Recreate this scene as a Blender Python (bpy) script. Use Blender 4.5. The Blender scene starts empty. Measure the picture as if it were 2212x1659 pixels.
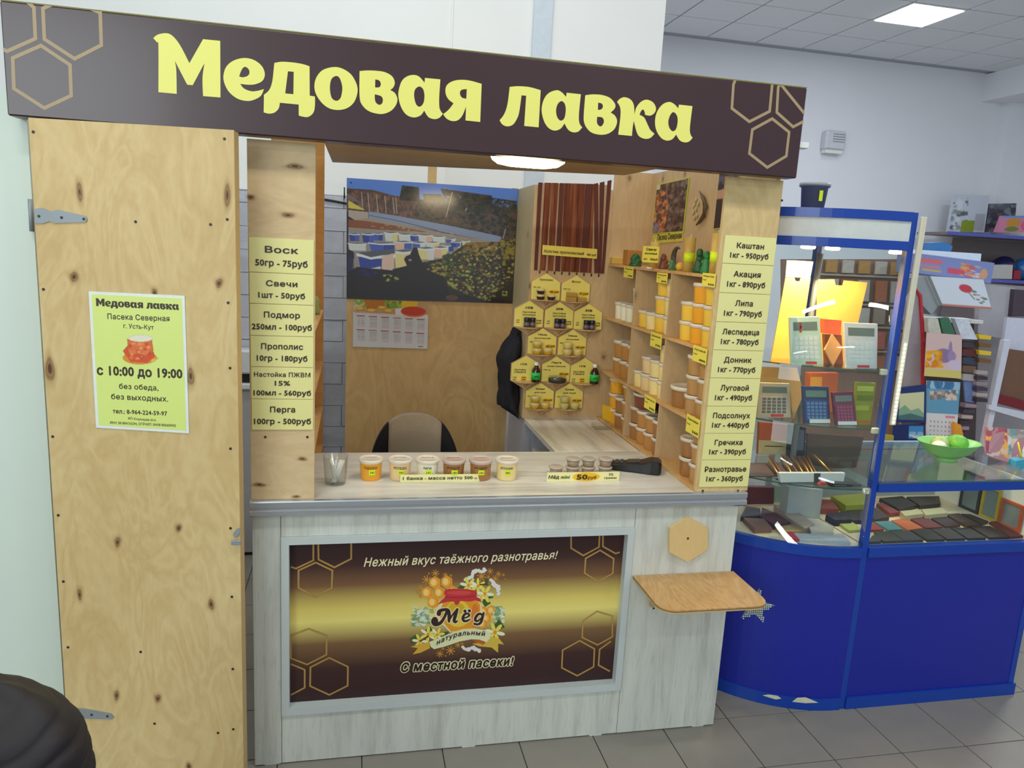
import bpy, bmesh, math, random
import numpy as np
from mathutils import Vector, Matrix
random.seed(7)
RNG = np.random.RandomState(5)
S = bpy.context.scene
COL = S.collection

# ------------------------------------------------------------------ camera
FPX = 1603.78
CC = Vector((0.3209, -2.49654, 1.9))
CR = Vector((0.97755808, -0.20378112, 0.05341783))
CU = Vector((-0.01359357, 0.19202093, 0.98129668))
CF = Vector((0.21022707, 0.96000063, -0.1849415))
cam = bpy.data.cameras.new('camera'); camo = bpy.data.objects.new('camera', cam); COL.objects.link(camo)
cam.sensor_fit = 'HORIZONTAL'; cam.sensor_width = 36.0; cam.lens = 36.0 * FPX / 2212
cam.clip_start = 0.02; cam.clip_end = 60
camo.matrix_world = Matrix(((CR.x, CU.x, -CF.x, CC.x), (CR.y, CU.y, -CF.y, CC.y), (CR.z, CU.z, -CF.z, CC.z), (0, 0, 0, 1)))
S.camera = camo

# ------------------------------------------------------------------ world, lights, exposure
S.view_settings.view_transform = 'Standard'; S.view_settings.look = 'None'
S.view_settings.gamma = 1.0; S.view_settings.use_curve_mapping = False
S.view_settings.exposure = -0.09
w = bpy.data.worlds.new('daylight'); S.world = w; w.use_nodes = True
w.node_tree.nodes['Background'].inputs[0].default_value = (0.80, 0.92, 1.0, 1)
w.node_tree.nodes['Background'].inputs[1].default_value = 0.68
def area(name, loc, sx, sy, power, col, rot=(0, 0, 0)):
    l = bpy.data.lights.new(name, 'AREA'); l.shape = 'RECTANGLE'; l.size = sx; l.size_y = sy
    l.energy = power; l.color = col
    o = bpy.data.objects.new(name, l); COL.objects.link(o); o.location = loc; o.rotation_euler = rot
    return o
# ceiling panels of the shop hall (out of frame) and the shop window behind the photographer
for (lx, ly, pw, c) in ((-0.8, -1.6, 34, (0.97, 1.0, 0.9)), (1.6, -1.4, 34, (0.97, 0.99, 0.95)), (4.0, -1.6, 30, (0.86, 0.93, 1.0)), (-0.8, -4.4, 22, (0.95, 1.0, 0.92)),
                    (2.6, -4.4, 22, (0.93, 1.0, 1.0)), (6.4, -1.6, 34, (0.8, 0.9, 1.0)), (5.9, 1.9, 95, (0.84, 0.92, 1.0)), (3.7, 3.4, 62, (0.86, 0.92, 1.0)), (0.0, 0.7, 18, (0.97, 1.0, 0.97)), (1.7, 0.7, 13, (1.0, 0.99, 0.97))):
    area('ceiling_lamp_light', (lx, ly, 4.34), 1.2, 0.16, pw, c)
area('shop_window_light', (-2.7, -5.6, 3.0), 2.6, 1.8, 130, (0.84, 0.96, 0.97), (math.radians(90), 0, math.radians(-30)))

# ------------------------------------------------------------------ geometry helpers
def lin(c):
    return tuple(((v / 255) / 12.92 if v / 255 <= 0.04045 else ((v / 255 + 0.055) / 1.055) ** 2.4) for v in c[:3])
def ray(px, py): return CF + CR * ((px - 1106) / FPX) - CU * ((py - 829.5) / FPX)
def at(px, py, x=None, y=None, z=None):
    d = ray(px, py)
    t = (x - CC.x) / d.x if x is not None else (y - CC.y) / d.y if y is not None else (z - CC.z) / d.z
    return CC + d * t
def atp(px, py, o, n):
    d = ray(px, py); return CC + d * ((Vector(o) - CC).dot(n) / d.dot(n))
def tag(o, label=None, cat=None, group=None, kind=None):
    if label: o['label'] = label
    if cat: o['category'] = cat
    if group: o['group'] = group
    if kind: o['kind'] = kind
    return o
def wl(o):
    v = Vector(o.location)
    while o.parent: o = o.parent; v = v + Vector(o.location)
    return v
def empty(name, loc, label=None, cat=None, group=None):
    o = bpy.data.objects.new(name, None); COL.objects.link(o); o.location = loc; o.empty_display_size = 0.05
    return tag(o, label, cat, group)
def link(name, me, mat, parent=None, loc=None):
    if mat is not None:
        me.materials.clear()
        for m in (mat if isinstance(mat, (list, tuple)) else [mat]): me.materials.append(m)
    o = bpy.data.objects.new(name, me); COL.objects.link(o)
    if loc is not None: o.location = loc
    if parent is not None: o.parent = parent
    return o
def mk(name, verts, faces, mat, parent=None, smooth=False, origin=None, mats=None):
    """verts in WORLD coordinates; the origin is the middle of the base"""
    V = [Vector(v) for v in verts]
    if origin is None:
        lo = [min(v[i] for v in V) for i in range(3)]; hi = [max(v[i] for v in V) for i in range(3)]
        origin = Vector(((lo[0] + hi[0]) / 2, (lo[1] + hi[1]) / 2, lo[2]))
    me = bpy.data.meshes.new(name); me.from_pydata([tuple(v - origin) for v in V], [], faces); me.update()
    if smooth: me.polygons.foreach_set('use_smooth', [True] * len(me.polygons))
    if mats: me.polygons.foreach_set('material_index', mats)
    o = link(name, me, mat, parent)
    o.location = origin - (wl(parent) if parent is not None else Vector((0, 0, 0)))
    return o
def bm_mk(name, bm, mat, parent=None, smooth=False, origin=None):
    bm.verts.ensure_lookup_table()
    bmesh.ops.recalc_face_normals(bm, faces=bm.faces)
    vs = [v.co.copy() for v in bm.verts]; bm.verts.index_update()
    fs = [[v.index for v in f.verts] for f in bm.faces]; bm.free()
    return mk(name, vs, fs, mat, parent, smooth, origin)
def add_box(bm, x0, x1, y0, y1, z0, z1, bev=0.0):
    r = bmesh.ops.create_cube(bm, size=1.0, matrix=Matrix.Translation(((x0 + x1) / 2, (y0 + y1) / 2, (z0 + z1) / 2)) @ Matrix.Diagonal((x1 - x0, y1 - y0, z1 - z0, 1)))
    if bev > 0:
        es = set()
        for v in r['verts']: es.update(v.link_edges)
        bmesh.ops.bevel(bm, geom=list(es), offset=bev, segments=1, affect='EDGES')
def box(name, x0, x1, y0, y1, z0, z1, mat, parent=None, bev=0.0):
    bm = bmesh.new(); add_box(bm, x0, x1, y0, y1, z0, z1, bev); return bm_mk(name, bm, mat, parent)
def prism(name, pts, vec, mat, parent=None, smooth=False):
    """planar world polygon pts extruded by vec"""
    n = len(pts); P = [Vector(p) for p in pts]; v = Vector(vec)
    bm = bmesh.new(); a = [bm.verts.new(p) for p in P]; b = [bm.verts.new(p + v) for p in P]
    bm.faces.new(a); bm.faces.new(b[::-1])
    for i in range(n): bm.faces.new((a[i], b[i], b[(i + 1) % n], a[(i + 1) % n]))
    return bm_mk(name, bm, mat, parent, smooth)
def add_lathe(bm, prof, c, seg=24, sx=1, sy=1):
    rings = []
    for r, z in prof:
        if r < 1e-6: rings.append([bm.verts.new((c[0], c[1], c[2] + z))])
        else: rings.append([bm.verts.new((c[0] + r * sx * math.cos(2 * math.pi * i / seg), c[1] + r * sy * math.sin(2 * math.pi * i / seg), c[2] + z)) for i in range(seg)])
    for a, b in zip(rings, rings[1:]):
        for i in range(seg):
            j = (i + 1) % seg
            if len(a) == 1 and len(b) == 1: continue
            if len(a) == 1: bm.faces.new((a[0], b[j], b[i]))
            elif len(b) == 1: bm.faces.new((a[i], a[j], b[0]))
            else: bm.faces.new((a[i], a[j], b[j], b[i]))
def lathe(name, prof, c, mat, parent=None, seg=24, sx=1, sy=1, smooth=True, sharp=True):
    bm = bmesh.new(); add_lathe(bm, prof, c, seg, sx, sy); o = bm_mk(name, bm, mat, parent, smooth, origin=Vector(c))
    return o
def add_tube(bm, pts, r, seg=8, cap=True):
    P = [Vector(p) for p in pts]; rings = []
    rr = r if isinstance(r, (list, tuple)) else [r] * len(P)
    up = Vector((0, 0, 1))
    for i, p in enumerate(P):
        t = (P[min(i + 1, len(P) - 1)] - P[max(i - 1, 0)]).normalized()
        a = t.cross(up if abs(t.z) < 0.95 else Vector((1, 0, 0))).normalized(); b = t.cross(a)
        rings.append([bm.verts.new(p + a * rr[i] * math.cos(2 * math.pi * k / seg) + b * rr[i] * math.sin(2 * math.pi * k / seg)) for k in range(seg)])
    for A, B in zip(rings, rings[1:]):
        for k in range(seg): bm.faces.new((A[k], A[(k + 1) % seg], B[(k + 1) % seg], B[k]))
    if cap: bm.faces.new(rings[0][::-1]); bm.faces.new(rings[-1])
def tube(name, pts, r, mat, parent=None, seg=8):
    bm = bmesh.new(); add_tube(bm, pts, r, seg); return bm_mk(name, bm, mat, parent, True)
def sphere(name, c, r, mat, parent=None, sx=1, sy=1, sz=1, seg=16):
    bm = bmesh.new(); bmesh.ops.create_uvsphere(bm, u_segments=seg, v_segments=max(6, seg * 2 // 3), radius=r, matrix=Matrix.Translation(c) @ Matrix.Diagonal((sx, sy, sz, 1)))
    return bm_mk(name, bm, mat, parent, True)
def dup(root, loc, label=None, group=None, mats=None):
    def cp(o, par):
        c = o.copy(); COL.objects.link(c); c.parent = par
        for ch in [k for k in kids.get(o.name, [])]: cp(ch, c)
        return c
    kids = {}
    def walk(o):
        kids[o.name] = list(o.children)
        for k in o.children: walk(k)
    walk(root); r = cp(root, None); r.location = loc
    if label: r['label'] = label
    if group: r['group'] = group
    return r

# ------------------------------------------------------------------ materials
MATS = {}
def nodes(name, rough=0.5, spec=0.5, metal=0.0):
    m = bpy.data.materials.new(name); m.use_nodes = True; nt = m.node_tree
    b = nt.nodes['Principled BSDF']; b.inputs['Roughness'].default_value = rough
    b.inputs['Specular IOR Level'].default_value = spec; b.inputs['Metallic'].default_value = metal
    return m, nt, b
def plain(name, rgb, rough=0.5, metal=0.0, spec=0.5, alpha=1.0, noise=0.06, scale=30, coat=0, emit=0, bump=0.0):
    if name in MATS: return MATS[name]
    m, nt, b = nodes(name, rough, spec, metal); N = nt.nodes; L = nt.links
    tc = N.new('ShaderNodeTexCoord'); nz = N.new('ShaderNodeTexNoise'); nz.inputs['Scale'].default_value = scale; nz.inputs['Detail'].default_value = 4
    L.new(tc.outputs['Object'], nz.inputs['Vector'])
    mx = N.new('ShaderNodeMix'); mx.data_type = 'RGBA'
    c = lin(rgb); mx.inputs[6].default_value = tuple(max(0, v * (1 - noise * 1.5)) for v in c) + (1,); mx.inputs[7].default_value = tuple(min(1, v * (1 + noise * 1.5)) for v in c) + (1,)
    L.new(nz.outputs['Fac'], mx.inputs[0]); L.new(mx.outputs[2], b.inputs['Base Color'])
    if bump:
        bp = N.new('ShaderNodeBump'); bp.inputs['Strength'].default_value = bump; bp.inputs['Distance'].default_value = 0.01
        L.new(nz.outputs['Fac'], bp.inputs['Height']); L.new(bp.outputs['Normal'], b.inputs['Normal'])
    if alpha < 1: b.inputs['Alpha'].default_value = alpha
    if coat: b.inputs['Coat Weight'].default_value = coat; b.inputs['Coat Roughness'].default_value = 0.12
    if emit: b.inputs['Emission Color'].default_value = c + (1,); b.inputs['Emission Strength'].default_value = emit
    MATS[name] = m; return m
def glass(name, tint=(0.92, 0.97, 0.96), rough=0.02, fac=0.0):
    if name in MATS: return MATS[name]
    m = bpy.data.materials.new(name); m.use_nodes = True; nt = m.node_tree; N = nt.nodes; L = nt.links
    for n in list(N): N.remove(n)
    out = N.new('ShaderNodeOutputMaterial'); tr = N.new('ShaderNodeBsdfTransparent'); tr.inputs[0].default_value = tint + (1,)
    gl = N.new('ShaderNodeBsdfGlossy'); gl.inputs['Roughness'].default_value = rough
    fr = N.new('ShaderNodeLayerWeight'); fr.inputs['Blend'].default_value = 0.5
    pw = N.new('ShaderNodeMath'); pw.operation = 'POWER'; pw.inputs[1].default_value = 4.0; L.new(fr.outputs['Facing'], pw.inputs[0])
    ad = N.new('ShaderNodeMath'); ad.operation = 'MULTIPLY_ADD'; ad.inputs[1].default_value = 0.55; ad.inputs[2].default_value = 0.035 + fac
    mx = N.new('ShaderNodeMixShader'); L.new(pw.outputs[0], ad.inputs[0]); L.new(ad.outputs[0], mx.inputs[0]); L.new(tr.outputs[0], mx.inputs[1]); L.new(gl.outputs[0], mx.inputs[2])
    L.new(mx.outputs[0], out.inputs[0]); MATS[name] = m; return m
def ramp(N, stops):
    r = N.new('ShaderNodeValToRGB'); e = r.color_ramp.elements
    while len(e) < len(stops): e.new(0.5)
    for i, (p, c) in enumerate(stops): e[i].position = p; e[i].color = (lin(c) if max(c) > 1 else tuple(c)) + (1,)
    return r
def wood(name, base, dark, axis='Z', scale=1.0, knots=True, rough=0.5, knot_scale=3.2, contrast=1.0):
    if name in MATS: return MATS[name]
    m, nt, b = nodes(name, rough, 0.35); N = nt.nodes; L = nt.links
    ge = N.new('ShaderNodeNewGeometry'); mp = N.new('ShaderNodeMapping')
    st = {'Z': (1, 1, 0.42), 'X': (0.42, 1, 1), 'Y': (1, 0.3, 1)}[axis]
    mp.inputs['Scale'].default_value = tuple(v * scale for v in st); L.new(ge.outputs['Position'], mp.inputs['Vector'])
    n1 = N.new('ShaderNodeTexNoise'); n1.inputs['Scale'].default_value = 4.5; n1.inputs['Detail'].default_value = 3; n1.inputs['Distortion'].default_value = 1.9
    L.new(mp.outputs[0], n1.inputs['Vector'])
    mu = N.new('ShaderNodeMath'); mu.operation = 'MULTIPLY'; mu.inputs[1].default_value = 13; L.new(n1.outputs['Fac'], mu.inputs[0])
    fr = N.new('ShaderNodeMath'); fr.operation = 'PINGPONG'; fr.inputs[1].default_value = 1.0; L.new(mu.outputs[0], fr.inputs[0])
    n2 = N.new('ShaderNodeTexNoise'); n2.inputs['Scale'].default_value = 70; n2.inputs['Detail'].default_value = 5; L.new(mp.outputs[0], n2.inputs['Vector'])
    n3 = N.new('ShaderNodeTexNoise'); n3.inputs['Scale'].default_value = 1.8; n3.inputs['Detail'].default_value = 2; L.new(ge.outputs['Position'], n3.inputs['Vector'])
    a = N.new('ShaderNodeMath'); a.operation = 'MULTIPLY_ADD'; a.inputs[1].default_value = 0.20 * contrast; L.new(fr.outputs[0], a.inputs[0])
    a2 = N.new('ShaderNodeMath'); a2.operation = 'MULTIPLY'; a2.inputs[1].default_value = 0.28 * contrast; L.new(n2.outputs['Fac'], a2.inputs[0]); L.new(a2.outputs[0], a.inputs[2])
    a3 = N.new('ShaderNodeMath'); a3.operation = 'MULTIPLY_ADD'; a3.inputs[1].default_value = 0.5 * contrast; L.new(n3.outputs['Fac'], a3.inputs[0]); L.new(a.outputs[0], a3.inputs[2])
    mx = N.new('ShaderNodeMix'); mx.data_type = 'RGBA'; L.new(a3.outputs[0], mx.inputs[0])
    mx.inputs[6].default_value = lin(base) + (1,); mx.inputs[7].default_value = lin(dark) + (1,)
    last = mx.outputs[2]
    if knots:
        vo = N.new('ShaderNodeTexVoronoi'); vo.inputs['Scale'].default_value = knot_scale; vo.voronoi_dimensions = '2D'
        sp = N.new('ShaderNodeSeparateXYZ'); L.new(ge.outputs['Position'], sp.inputs[0]); sm = N.new('ShaderNodeMath'); sm.operation = 'ADD'; L.new(sp.outputs['X'], sm.inputs[0]); L.new(sp.outputs['Y'], sm.inputs[1])
        zs_ = N.new('ShaderNodeMath'); zs_.operation = 'MULTIPLY'; zs_.inputs[1].default_value = .6; L.new(sp.outputs['Z'], zs_.inputs[0]); cb_ = N.new('ShaderNodeCombineXYZ'); L.new(sm.outputs[0], cb_.inputs[0]); L.new(zs_.outputs[0], cb_.inputs[1])
        nd = N.new('ShaderNodeTexNoise'); nd.inputs['Scale'].default_value = 22; L.new(ge.outputs['Position'], nd.inputs['Vector'])
        ad = N.new('ShaderNodeMix'); ad.data_type = 'RGBA'; ad.blend_type = 'ADD'; ad.inputs[0].default_value = 0.022; L.new(cb_.outputs[0], ad.inputs[6]); L.new(nd.outputs['Color'], ad.inputs[7])
        L.new(ad.outputs[2], vo.inputs['Vector'])
        kr = ramp(N, [(0.0, (1, 1, 1)), (0.018, (0.75, 0.75, 0.75)), (0.032, (0.25, 0.25, 0.25)), (0.07, (0, 0, 0))]); L.new(vo.outputs['Distance'], kr.inputs[0])
        for e, v in zip(kr.color_ramp.elements, (0.95, 0.55, 0.2, 0)): e.color = (v, v, v, 1)
        m2 = N.new('ShaderNodeMix'); m2.data_type = 'RGBA'; L.new(kr.outputs[0], m2.inputs[0]); L.new(last, m2.inputs[6])
        m2.inputs[7].default_value = lin((104, 72, 44)) + (1,); last = m2.outputs[2]
    L.new(last, b.inputs['Base Color'])
    bp = N.new('ShaderNodeBump'); bp.inputs['Strength'].default_value = 0.08; L.new(n2.outputs['Fac'], bp.inputs['Height']); L.new(bp.outputs['Normal'], b.inputs['Normal'])
    MATS[name] = m; return m
def laminate(name, base, dark, axis='Z', rough=0.35):
    m, nt, b = nodes(name, rough, 0.4); N = nt.nodes; L = nt.links
    ge = N.new('ShaderNodeNewGeometry'); mp = N.new('ShaderNodeMapping')
    mp.inputs['Scale'].default_value = {'Z': (1, 1, 0.10), 'X': (0.10, 1, 1), 'Y': (1, 0.1, 1)}[axis]; L.new(ge.outputs['Position'], mp.inputs['Vector'])
    n1 = N.new('ShaderNodeTexNoise'); n1.inputs['Scale'].default_value = 16; n1.inputs['Detail'].default_value = 6; n1.inputs['Roughness'].default_value = 0.6; n1.inputs['Distortion'].default_value = 0.5; L.new(mp.outputs[0], n1.inputs['Vector'])
    n2 = N.new('ShaderNodeTexNoise'); n2.inputs['Scale'].default_value = 110; n2.inputs['Detail'].default_value = 3; L.new(mp.outputs[0], n2.inputs['Vector'])
    r = ramp(N, [(0.33, dark), (0.5, base), (0.72, tuple(min(255, v + 8) for v in base))]); L.new(n1.outputs['Fac'], r.inputs[0])
    r2 = ramp(N, [(0.32, (0.8, 0.8, 0.8)), (0.45, (1, 1, 1))]); L.new(n2.outputs['Fac'], r2.inputs[0])
    mx = N.new('ShaderNodeMix'); mx.data_type = 'RGBA'; mx.blend_type = 'MULTIPLY'; mx.inputs[0].default_value = 0.6; L.new(r.outputs[0], mx.inputs[6]); L.new(r2.outputs[0], mx.inputs[7])
    L.new(mx.outputs[2], b.inputs['Base Color']); return m
def vcol(name, rough=0.5, coat=0.0, spec=0.4, crough=0.08):
    if name in MATS: return MATS[name]
    m, nt, b = nodes(name, rough, spec); N = nt.nodes; L = nt.links
    a = N.new('ShaderNodeAttribute'); a.attribute_name = 'Col'; L.new(a.outputs['Color'], b.inputs['Base Color'])
    if coat: b.inputs['Coat Weight'].default_value = coat; b.inputs['Coat Roughness'].default_value = crough
    MATS[name] = m; return m
def leds(name, rgb, strength):
    m = bpy.data.materials.new(name); m.use_nodes = True; b = m.node_tree.nodes['Principled BSDF']
    b.inputs['Base Color'].default_value = (1, 1, 1, 1); b.inputs['Emission Color'].default_value = lin(rgb) + (1,); b.inputs['Emission Strength'].default_value = strength
    return m

PLY = wood('birch_plywood', (236, 212, 158), (194, 158, 100), 'Z', 1.0, knots=False, contrast=1.15)
PLYI = wood('warm_plywood', (220, 190, 144), (188, 150, 104), 'Z', 1.2, knot_scale=2.6)
PLYX = wood('birch_plywood_across', (232, 208, 166), (198, 164, 116), 'X', 1.0, knots=False)
PLYB = wood('back_plywood', (230, 196, 140), (176, 132, 78), 'Z', 0.8, knots=False)
PLYS = wood('shelf_pine', (232, 196, 140), (196, 146, 84), 'Y', 1.8, knots=False, contrast=1.3)
EDGE = wood('plywood_edge', (216, 186, 130), (178, 142, 92), 'X', 3.0, knots=False)
ORANGEW = wood('amber_plywood', (208, 158, 92), (172, 118, 62), 'X', 1.6, knot_scale=4)
LAM = laminate('bleached_laminate', (208, 209, 199), (188, 188, 178), 'Z')
LAMT = laminate('pale_worktop', (212, 208, 198), (186, 180, 168), 'X', 0.3)
LAMY = laminate('pale_side_worktop', (222, 214, 198), (192, 182, 162), 'Y', 0.3)
GREYP = plain('grey_painted_moulding', (196, 202, 200), 0.45, noise=0.02)
WALL = plain('painted_plaster', (240, 240, 238), 0.75, noise=0.02, scale=3, bump=0.03)
WALLR = plain('painted_plaster_cool', (232, 233, 238), 0.75, noise=0.02, scale=3, bump=0.03)
WALLL = plain('greenish_wall_panel', (214, 224, 212), 0.5, noise=0.02, scale=4)
CEIL = plain('ceiling_tile', (228, 230, 234), 0.9, noise=0.04, scale=60, bump=0.1)
CEILB = plain('ceiling_grid', (176, 180, 188), 0.8)
TILE = plain('floor_tile', (136, 130, 120), 0.38, noise=0.07, scale=9)
GROUT = plain('floor_grout', (82, 76, 70), 0.8)
ALU = plain('brushed_aluminium', (206, 210, 216), 0.28, metal=0.9, noise=0.03)
STEEL = plain('galvanised_steel', (150, 156, 160), 0.5, metal=0.3)
CHROME = plain('chrome', (220, 222, 224), 0.12, metal=1.0)
SCREW = plain('dark_screw', (46, 36, 30), 0.5)
BROWN = plain('brown_vinyl', (60, 35, 39), 0.34, noise=0.02, scale=3, spec=0.5, bump=0.05, coat=0.12)
BROWNE = plain('brown_vinyl_edge', (58, 38, 38), 0.5)
YEL = plain('pale_yellow_print', (238, 232, 120), 0.45, noise=0.0, emit=0.0)
GOLD = plain('dull_gold_print', (168, 144, 110), 0.45, noise=0.0)
GOLD2 = plain('bright_gold_print', (178, 138, 74), 0.4, noise=0.0)
INK = plain('dark_brown_ink', (60, 44, 30), 0.4, noise=0.0)
INKB = plain('black_ink', (26, 22, 22), 0.45, noise=0.0)
INKD = plain('umber_ink', (40, 26, 22), 0.4, noise=0.0)
CREAM = plain('cream_print', (236, 224, 178), 0.45, noise=0.0)
RED = plain('red_print', (205, 60, 60), 0.5, noise=0.0)
CARD = plain('laminated_yellow_card', (238, 230, 152), 0.30, noise=0.01, coat=0.6)
CARD2 = plain('yellow_card', (240, 214, 96), 0.4, noise=0.01)
CARD3 = plain('pale_card_strip', (240, 232, 166), 0.4, noise=0.01)
LIME = plain('lime_sticker', (222, 240, 20), 0.5, noise=0.0)
WHITEP = plain('white_plastic', (232, 232, 228), 0.35, noise=0.01)
PAPER = plain('white_paper', (236, 236, 232), 0.7, noise=0.01)
BLACKP = plain('black_plastic', (26, 26, 30), 0.3, noise=0.02)
DARKF = plain('black_fabric', (28, 26, 34), 0.85, noise=0.2, scale=60)
BLUEF = plain('blue_painted_metal', (14, 62, 160), 0.28, noise=0.03)
BLUEP = plain('blue_base_panel', (20, 34, 150), 0.4, noise=0.05, scale=2)
GLASS = glass('showcase_glass')
GLASSE = plain('glass_edge', (70, 96, 84), 0.2)
CLEAR = glass('clear_plastic', (0.97, 0.98, 0.97), 0.12, 0.05)
PRINT = vcol('printed_picture', 0.5)
CUTP, nt_, b_ = nodes('printed_cutout', .5, .4); a_ = nt_.nodes.new('ShaderNodeAttribute'); a_.attribute_name = 'Col'; nt_.links.new(a_.outputs['Color'], b_.inputs['Base Color']); nt_.links.new(a_.outputs['Alpha'], b_.inputs['Alpha'])
PRINTG = vcol('glossy_printed_picture', 0.38, 0.75, crough=0.13)

# ------------------------------------------------------------------ flat prints
class Cv:
    """a flat print: pixels over [x0,x1]x[y0,y1] in print units, drawn into a colour attribute"""
    def __init__(s, x0, y0, x1, y1, nx, ny, bg=(255, 255, 255), alpha=1):
        s.b = (x0, y0, x1, y1); s.nx, s.ny = nx, ny
        s.ss = 2 if nx * ny > 2000 else 1; s.fx, s.fy = nx, ny; nx *= s.ss; ny *= s.ss; s.nx, s.ny = nx, ny
        s.X, s.Y = np.meshgrid(np.linspace(x0, x1, nx), np.linspace(y0, y1, ny))
        s.C = np.zeros((ny, nx, 3)) + np.array(bg, float); s.A = np.full((ny, nx), float(alpha))
    def win(s, x0, y0, x1, y1):
        sx = (s.b[2] - s.b[0]) / (s.nx - 1); sy = (s.b[3] - s.b[1]) / (s.ny - 1)
        i0 = int(max(0, (x0 - s.b[0]) / sx - 1)); i1 = int(max(0, min(s.nx, (x1 - s.b[0]) / sx + 2))); j0 = int(max(0, (y0 - s.b[1]) / sy - 1)); j1 = int(max(0, min(s.ny, (y1 - s.b[1]) / sy + 2)))
        return (slice(j0, j1), slice(i0, i1))
    def put(s, w_, m, col, a=1.0):
        C_ = s.C[w_]; C_[m] = C_[m] * (1 - a) + np.array(col, float) * a; s.A[w_][m] = 1; return s
    def inside(s, P, w_=(slice(None), slice(None))):
        X, Y = s.X[w_], s.Y[w_]; m = np.zeros(X.shape, bool); n = len(P)
        for i in range(n):
            x1, y1 = P[i]; x2, y2 = P[(i + 1) % n]
            if y1 == y2: continue
            c = ((Y < y1) != (Y < y2)) & (X < (x2 - x1) * (Y - y1) / (y2 - y1) + x1); m ^= c
        return m
    def poly(s, P, col, a=1.0):
        w_ = s.win(min(p[0] for p in P), min(p[1] for p in P), max(p[0] for p in P), max(p[1] for p in P)); return s.put(w_, s.inside(P, w_), col, a)
    def rect(s, x0, y0, x1, y1, col, a=1.0):
        w_ = s.win(x0, y0, x1, y1); X, Y = s.X[w_], s.Y[w_]; return s.put(w_, (X >= x0) & (X <= x1) & (Y >= y0) & (Y <= y1), col, a)
    def ell(s, cx, cy, rx, ry, col, a=1.0, rot=0):
        r = max(rx, ry); w_ = s.win(cx - r, cy - r, cx + r, cy + r); c, n = math.cos(rot), math.sin(rot); dx, dy = s.X[w_] - cx, s.Y[w_] - cy
        return s.put(w_, ((dx * c + dy * n) / rx) ** 2 + ((dy * c - dx * n) / ry) ** 2 < 1, col, a)
    def line(s, P, w, col, a=1.0):
        for (x1, y1), (x2, y2) in zip(P, P[1:]):
            w_ = s.win(min(x1, x2) - w, min(y1, y2) - w, max(x1, x2) + w, max(y1, y2) + w); X, Y = s.X[w_], s.Y[w_]
            d2 = (x2 - x1) ** 2 + (y2 - y1) ** 2 + 1e-9; t = np.clip(((X - x1) * (x2 - x1) + (Y - y1) * (y2 - y1)) / d2, 0, 1)
            s.put(w_, (X - x1 - t * (x2 - x1)) ** 2 + (Y - y1 - t * (y2 - y1)) ** 2 < (w / 2) ** 2, col, a)
        return s
    def blobs(s, region, cols, n, r, a=0.9, squash=0.8):
        m0 = s.inside(region) if region else np.ones(s.X.shape, bool)
        xs = [p[0] for p in region] if region else [s.b[0], s.b[2]]; ys = [p[1] for p in region] if region else [s.b[1], s.b[3]]
        for _ in range(n):
            cx = RNG.uniform(min(xs), max(xs)); cy = RNG.uniform(min(ys), max(ys)); rr = r * RNG.uniform(0.5, 1.4)
            r2 = rr * max(1, squash); w_ = s.win(cx - r2, cy - r2, cx + r2, cy + r2); m = m0[w_] & (((s.X[w_] - cx) / rr) ** 2 + ((s.Y[w_] - cy) / (rr * squash)) ** 2 < 1)
            s.put(w_, m, cols[RNG.randint(len(cols))], a)
        return s
    def grain(s, k):
        s.C += RNG.normal(0, k, s.X.shape)[..., None]; return s
    def mesh(s, name, mat, parent, fn, off=None):
        """fn(u,v) arrays in 0..1 -> Nx3 world points"""
        if s.ss > 1:
            k = s.ss; A4 = s.A.reshape(s.fy, k, s.fx, k); C4 = (s.C.reshape(s.fy, k, s.fx, k, 3) * A4[..., None]).sum((1, 3)); n_ = A4.sum((1, 3)); s.C = C4 / np.maximum(n_, 1e-6)[..., None]; s.A = n_ / (k * k); s.nx, s.ny = s.fx, s.fy; s.ss = 1
        cut = s.A.min() < .5
        U, V = np.meshgrid(np.linspace(0, 1, s.nx), np.linspace(0, 1, s.ny))
        P = fn(U.ravel(), V.ravel())
        o3 = np.array(P).mean(0) * 0 + np.array(P)[0]
        idx = np.arange(s.nx * s.ny).reshape(s.ny, s.nx)
        F = np.stack([idx[:-1, :-1], idx[1:, :-1], idx[1:, 1:], idx[:-1, 1:]], -1).reshape(-1, 4)
        A = s.A.ravel(); F = F[A[F].max(1) > 0.01]
        if cut:   # let the last painted colour run out to the cut edge
            Z = s.A[..., None] * s.C; Zs = Z.copy(); As = s.A.copy()
            for dy, dx in ((0, 1), (0, -1), (1, 0), (-1, 0)): Zs += np.roll(Z, (dy, dx), (0, 1)); As += np.roll(s.A, (dy, dx), (0, 1))
            s.C = np.where(s.A[..., None] > .01, s.C, Zs / np.maximum(As, 1e-6)[..., None]); mat = CUTP
        me = bpy.data.meshes.new(name); me.from_pydata([tuple(p) for p in (P - o3)], [], F.tolist()); me.update()
        ca = me.color_attributes.new('Col', 'FLOAT_COLOR', 'POINT')
        c = np.clip(s.C.reshape(-1, 3) / 255, 0, 1); c = np.where(c <= 0.04045, c / 12.92, ((c + 0.055) / 1.055) ** 2.4)
        ca.data.foreach_set('color', np.concatenate([c, A[:, None] if cut else np.ones((len(c), 1))], 1).ravel().astype('f'))
        o = link(name, me, mat, parent); o.location = Vector(o3) - (wl(parent) if parent else Vector((0, 0, 0)))
        return o
def bil(tl, tr, br, bl, off=(0, 0, 0)):
    tl, tr, br, bl = [np.array(p) + np.array(off) for p in (tl, tr, br, bl)]
    def fn(u, v):
        u = u[:, None]; v = v[:, None]
        return (tl * (1 - u) + tr * u) * (1 - v) + (bl * (1 - u) + br * u) * v
    return fn

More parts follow.
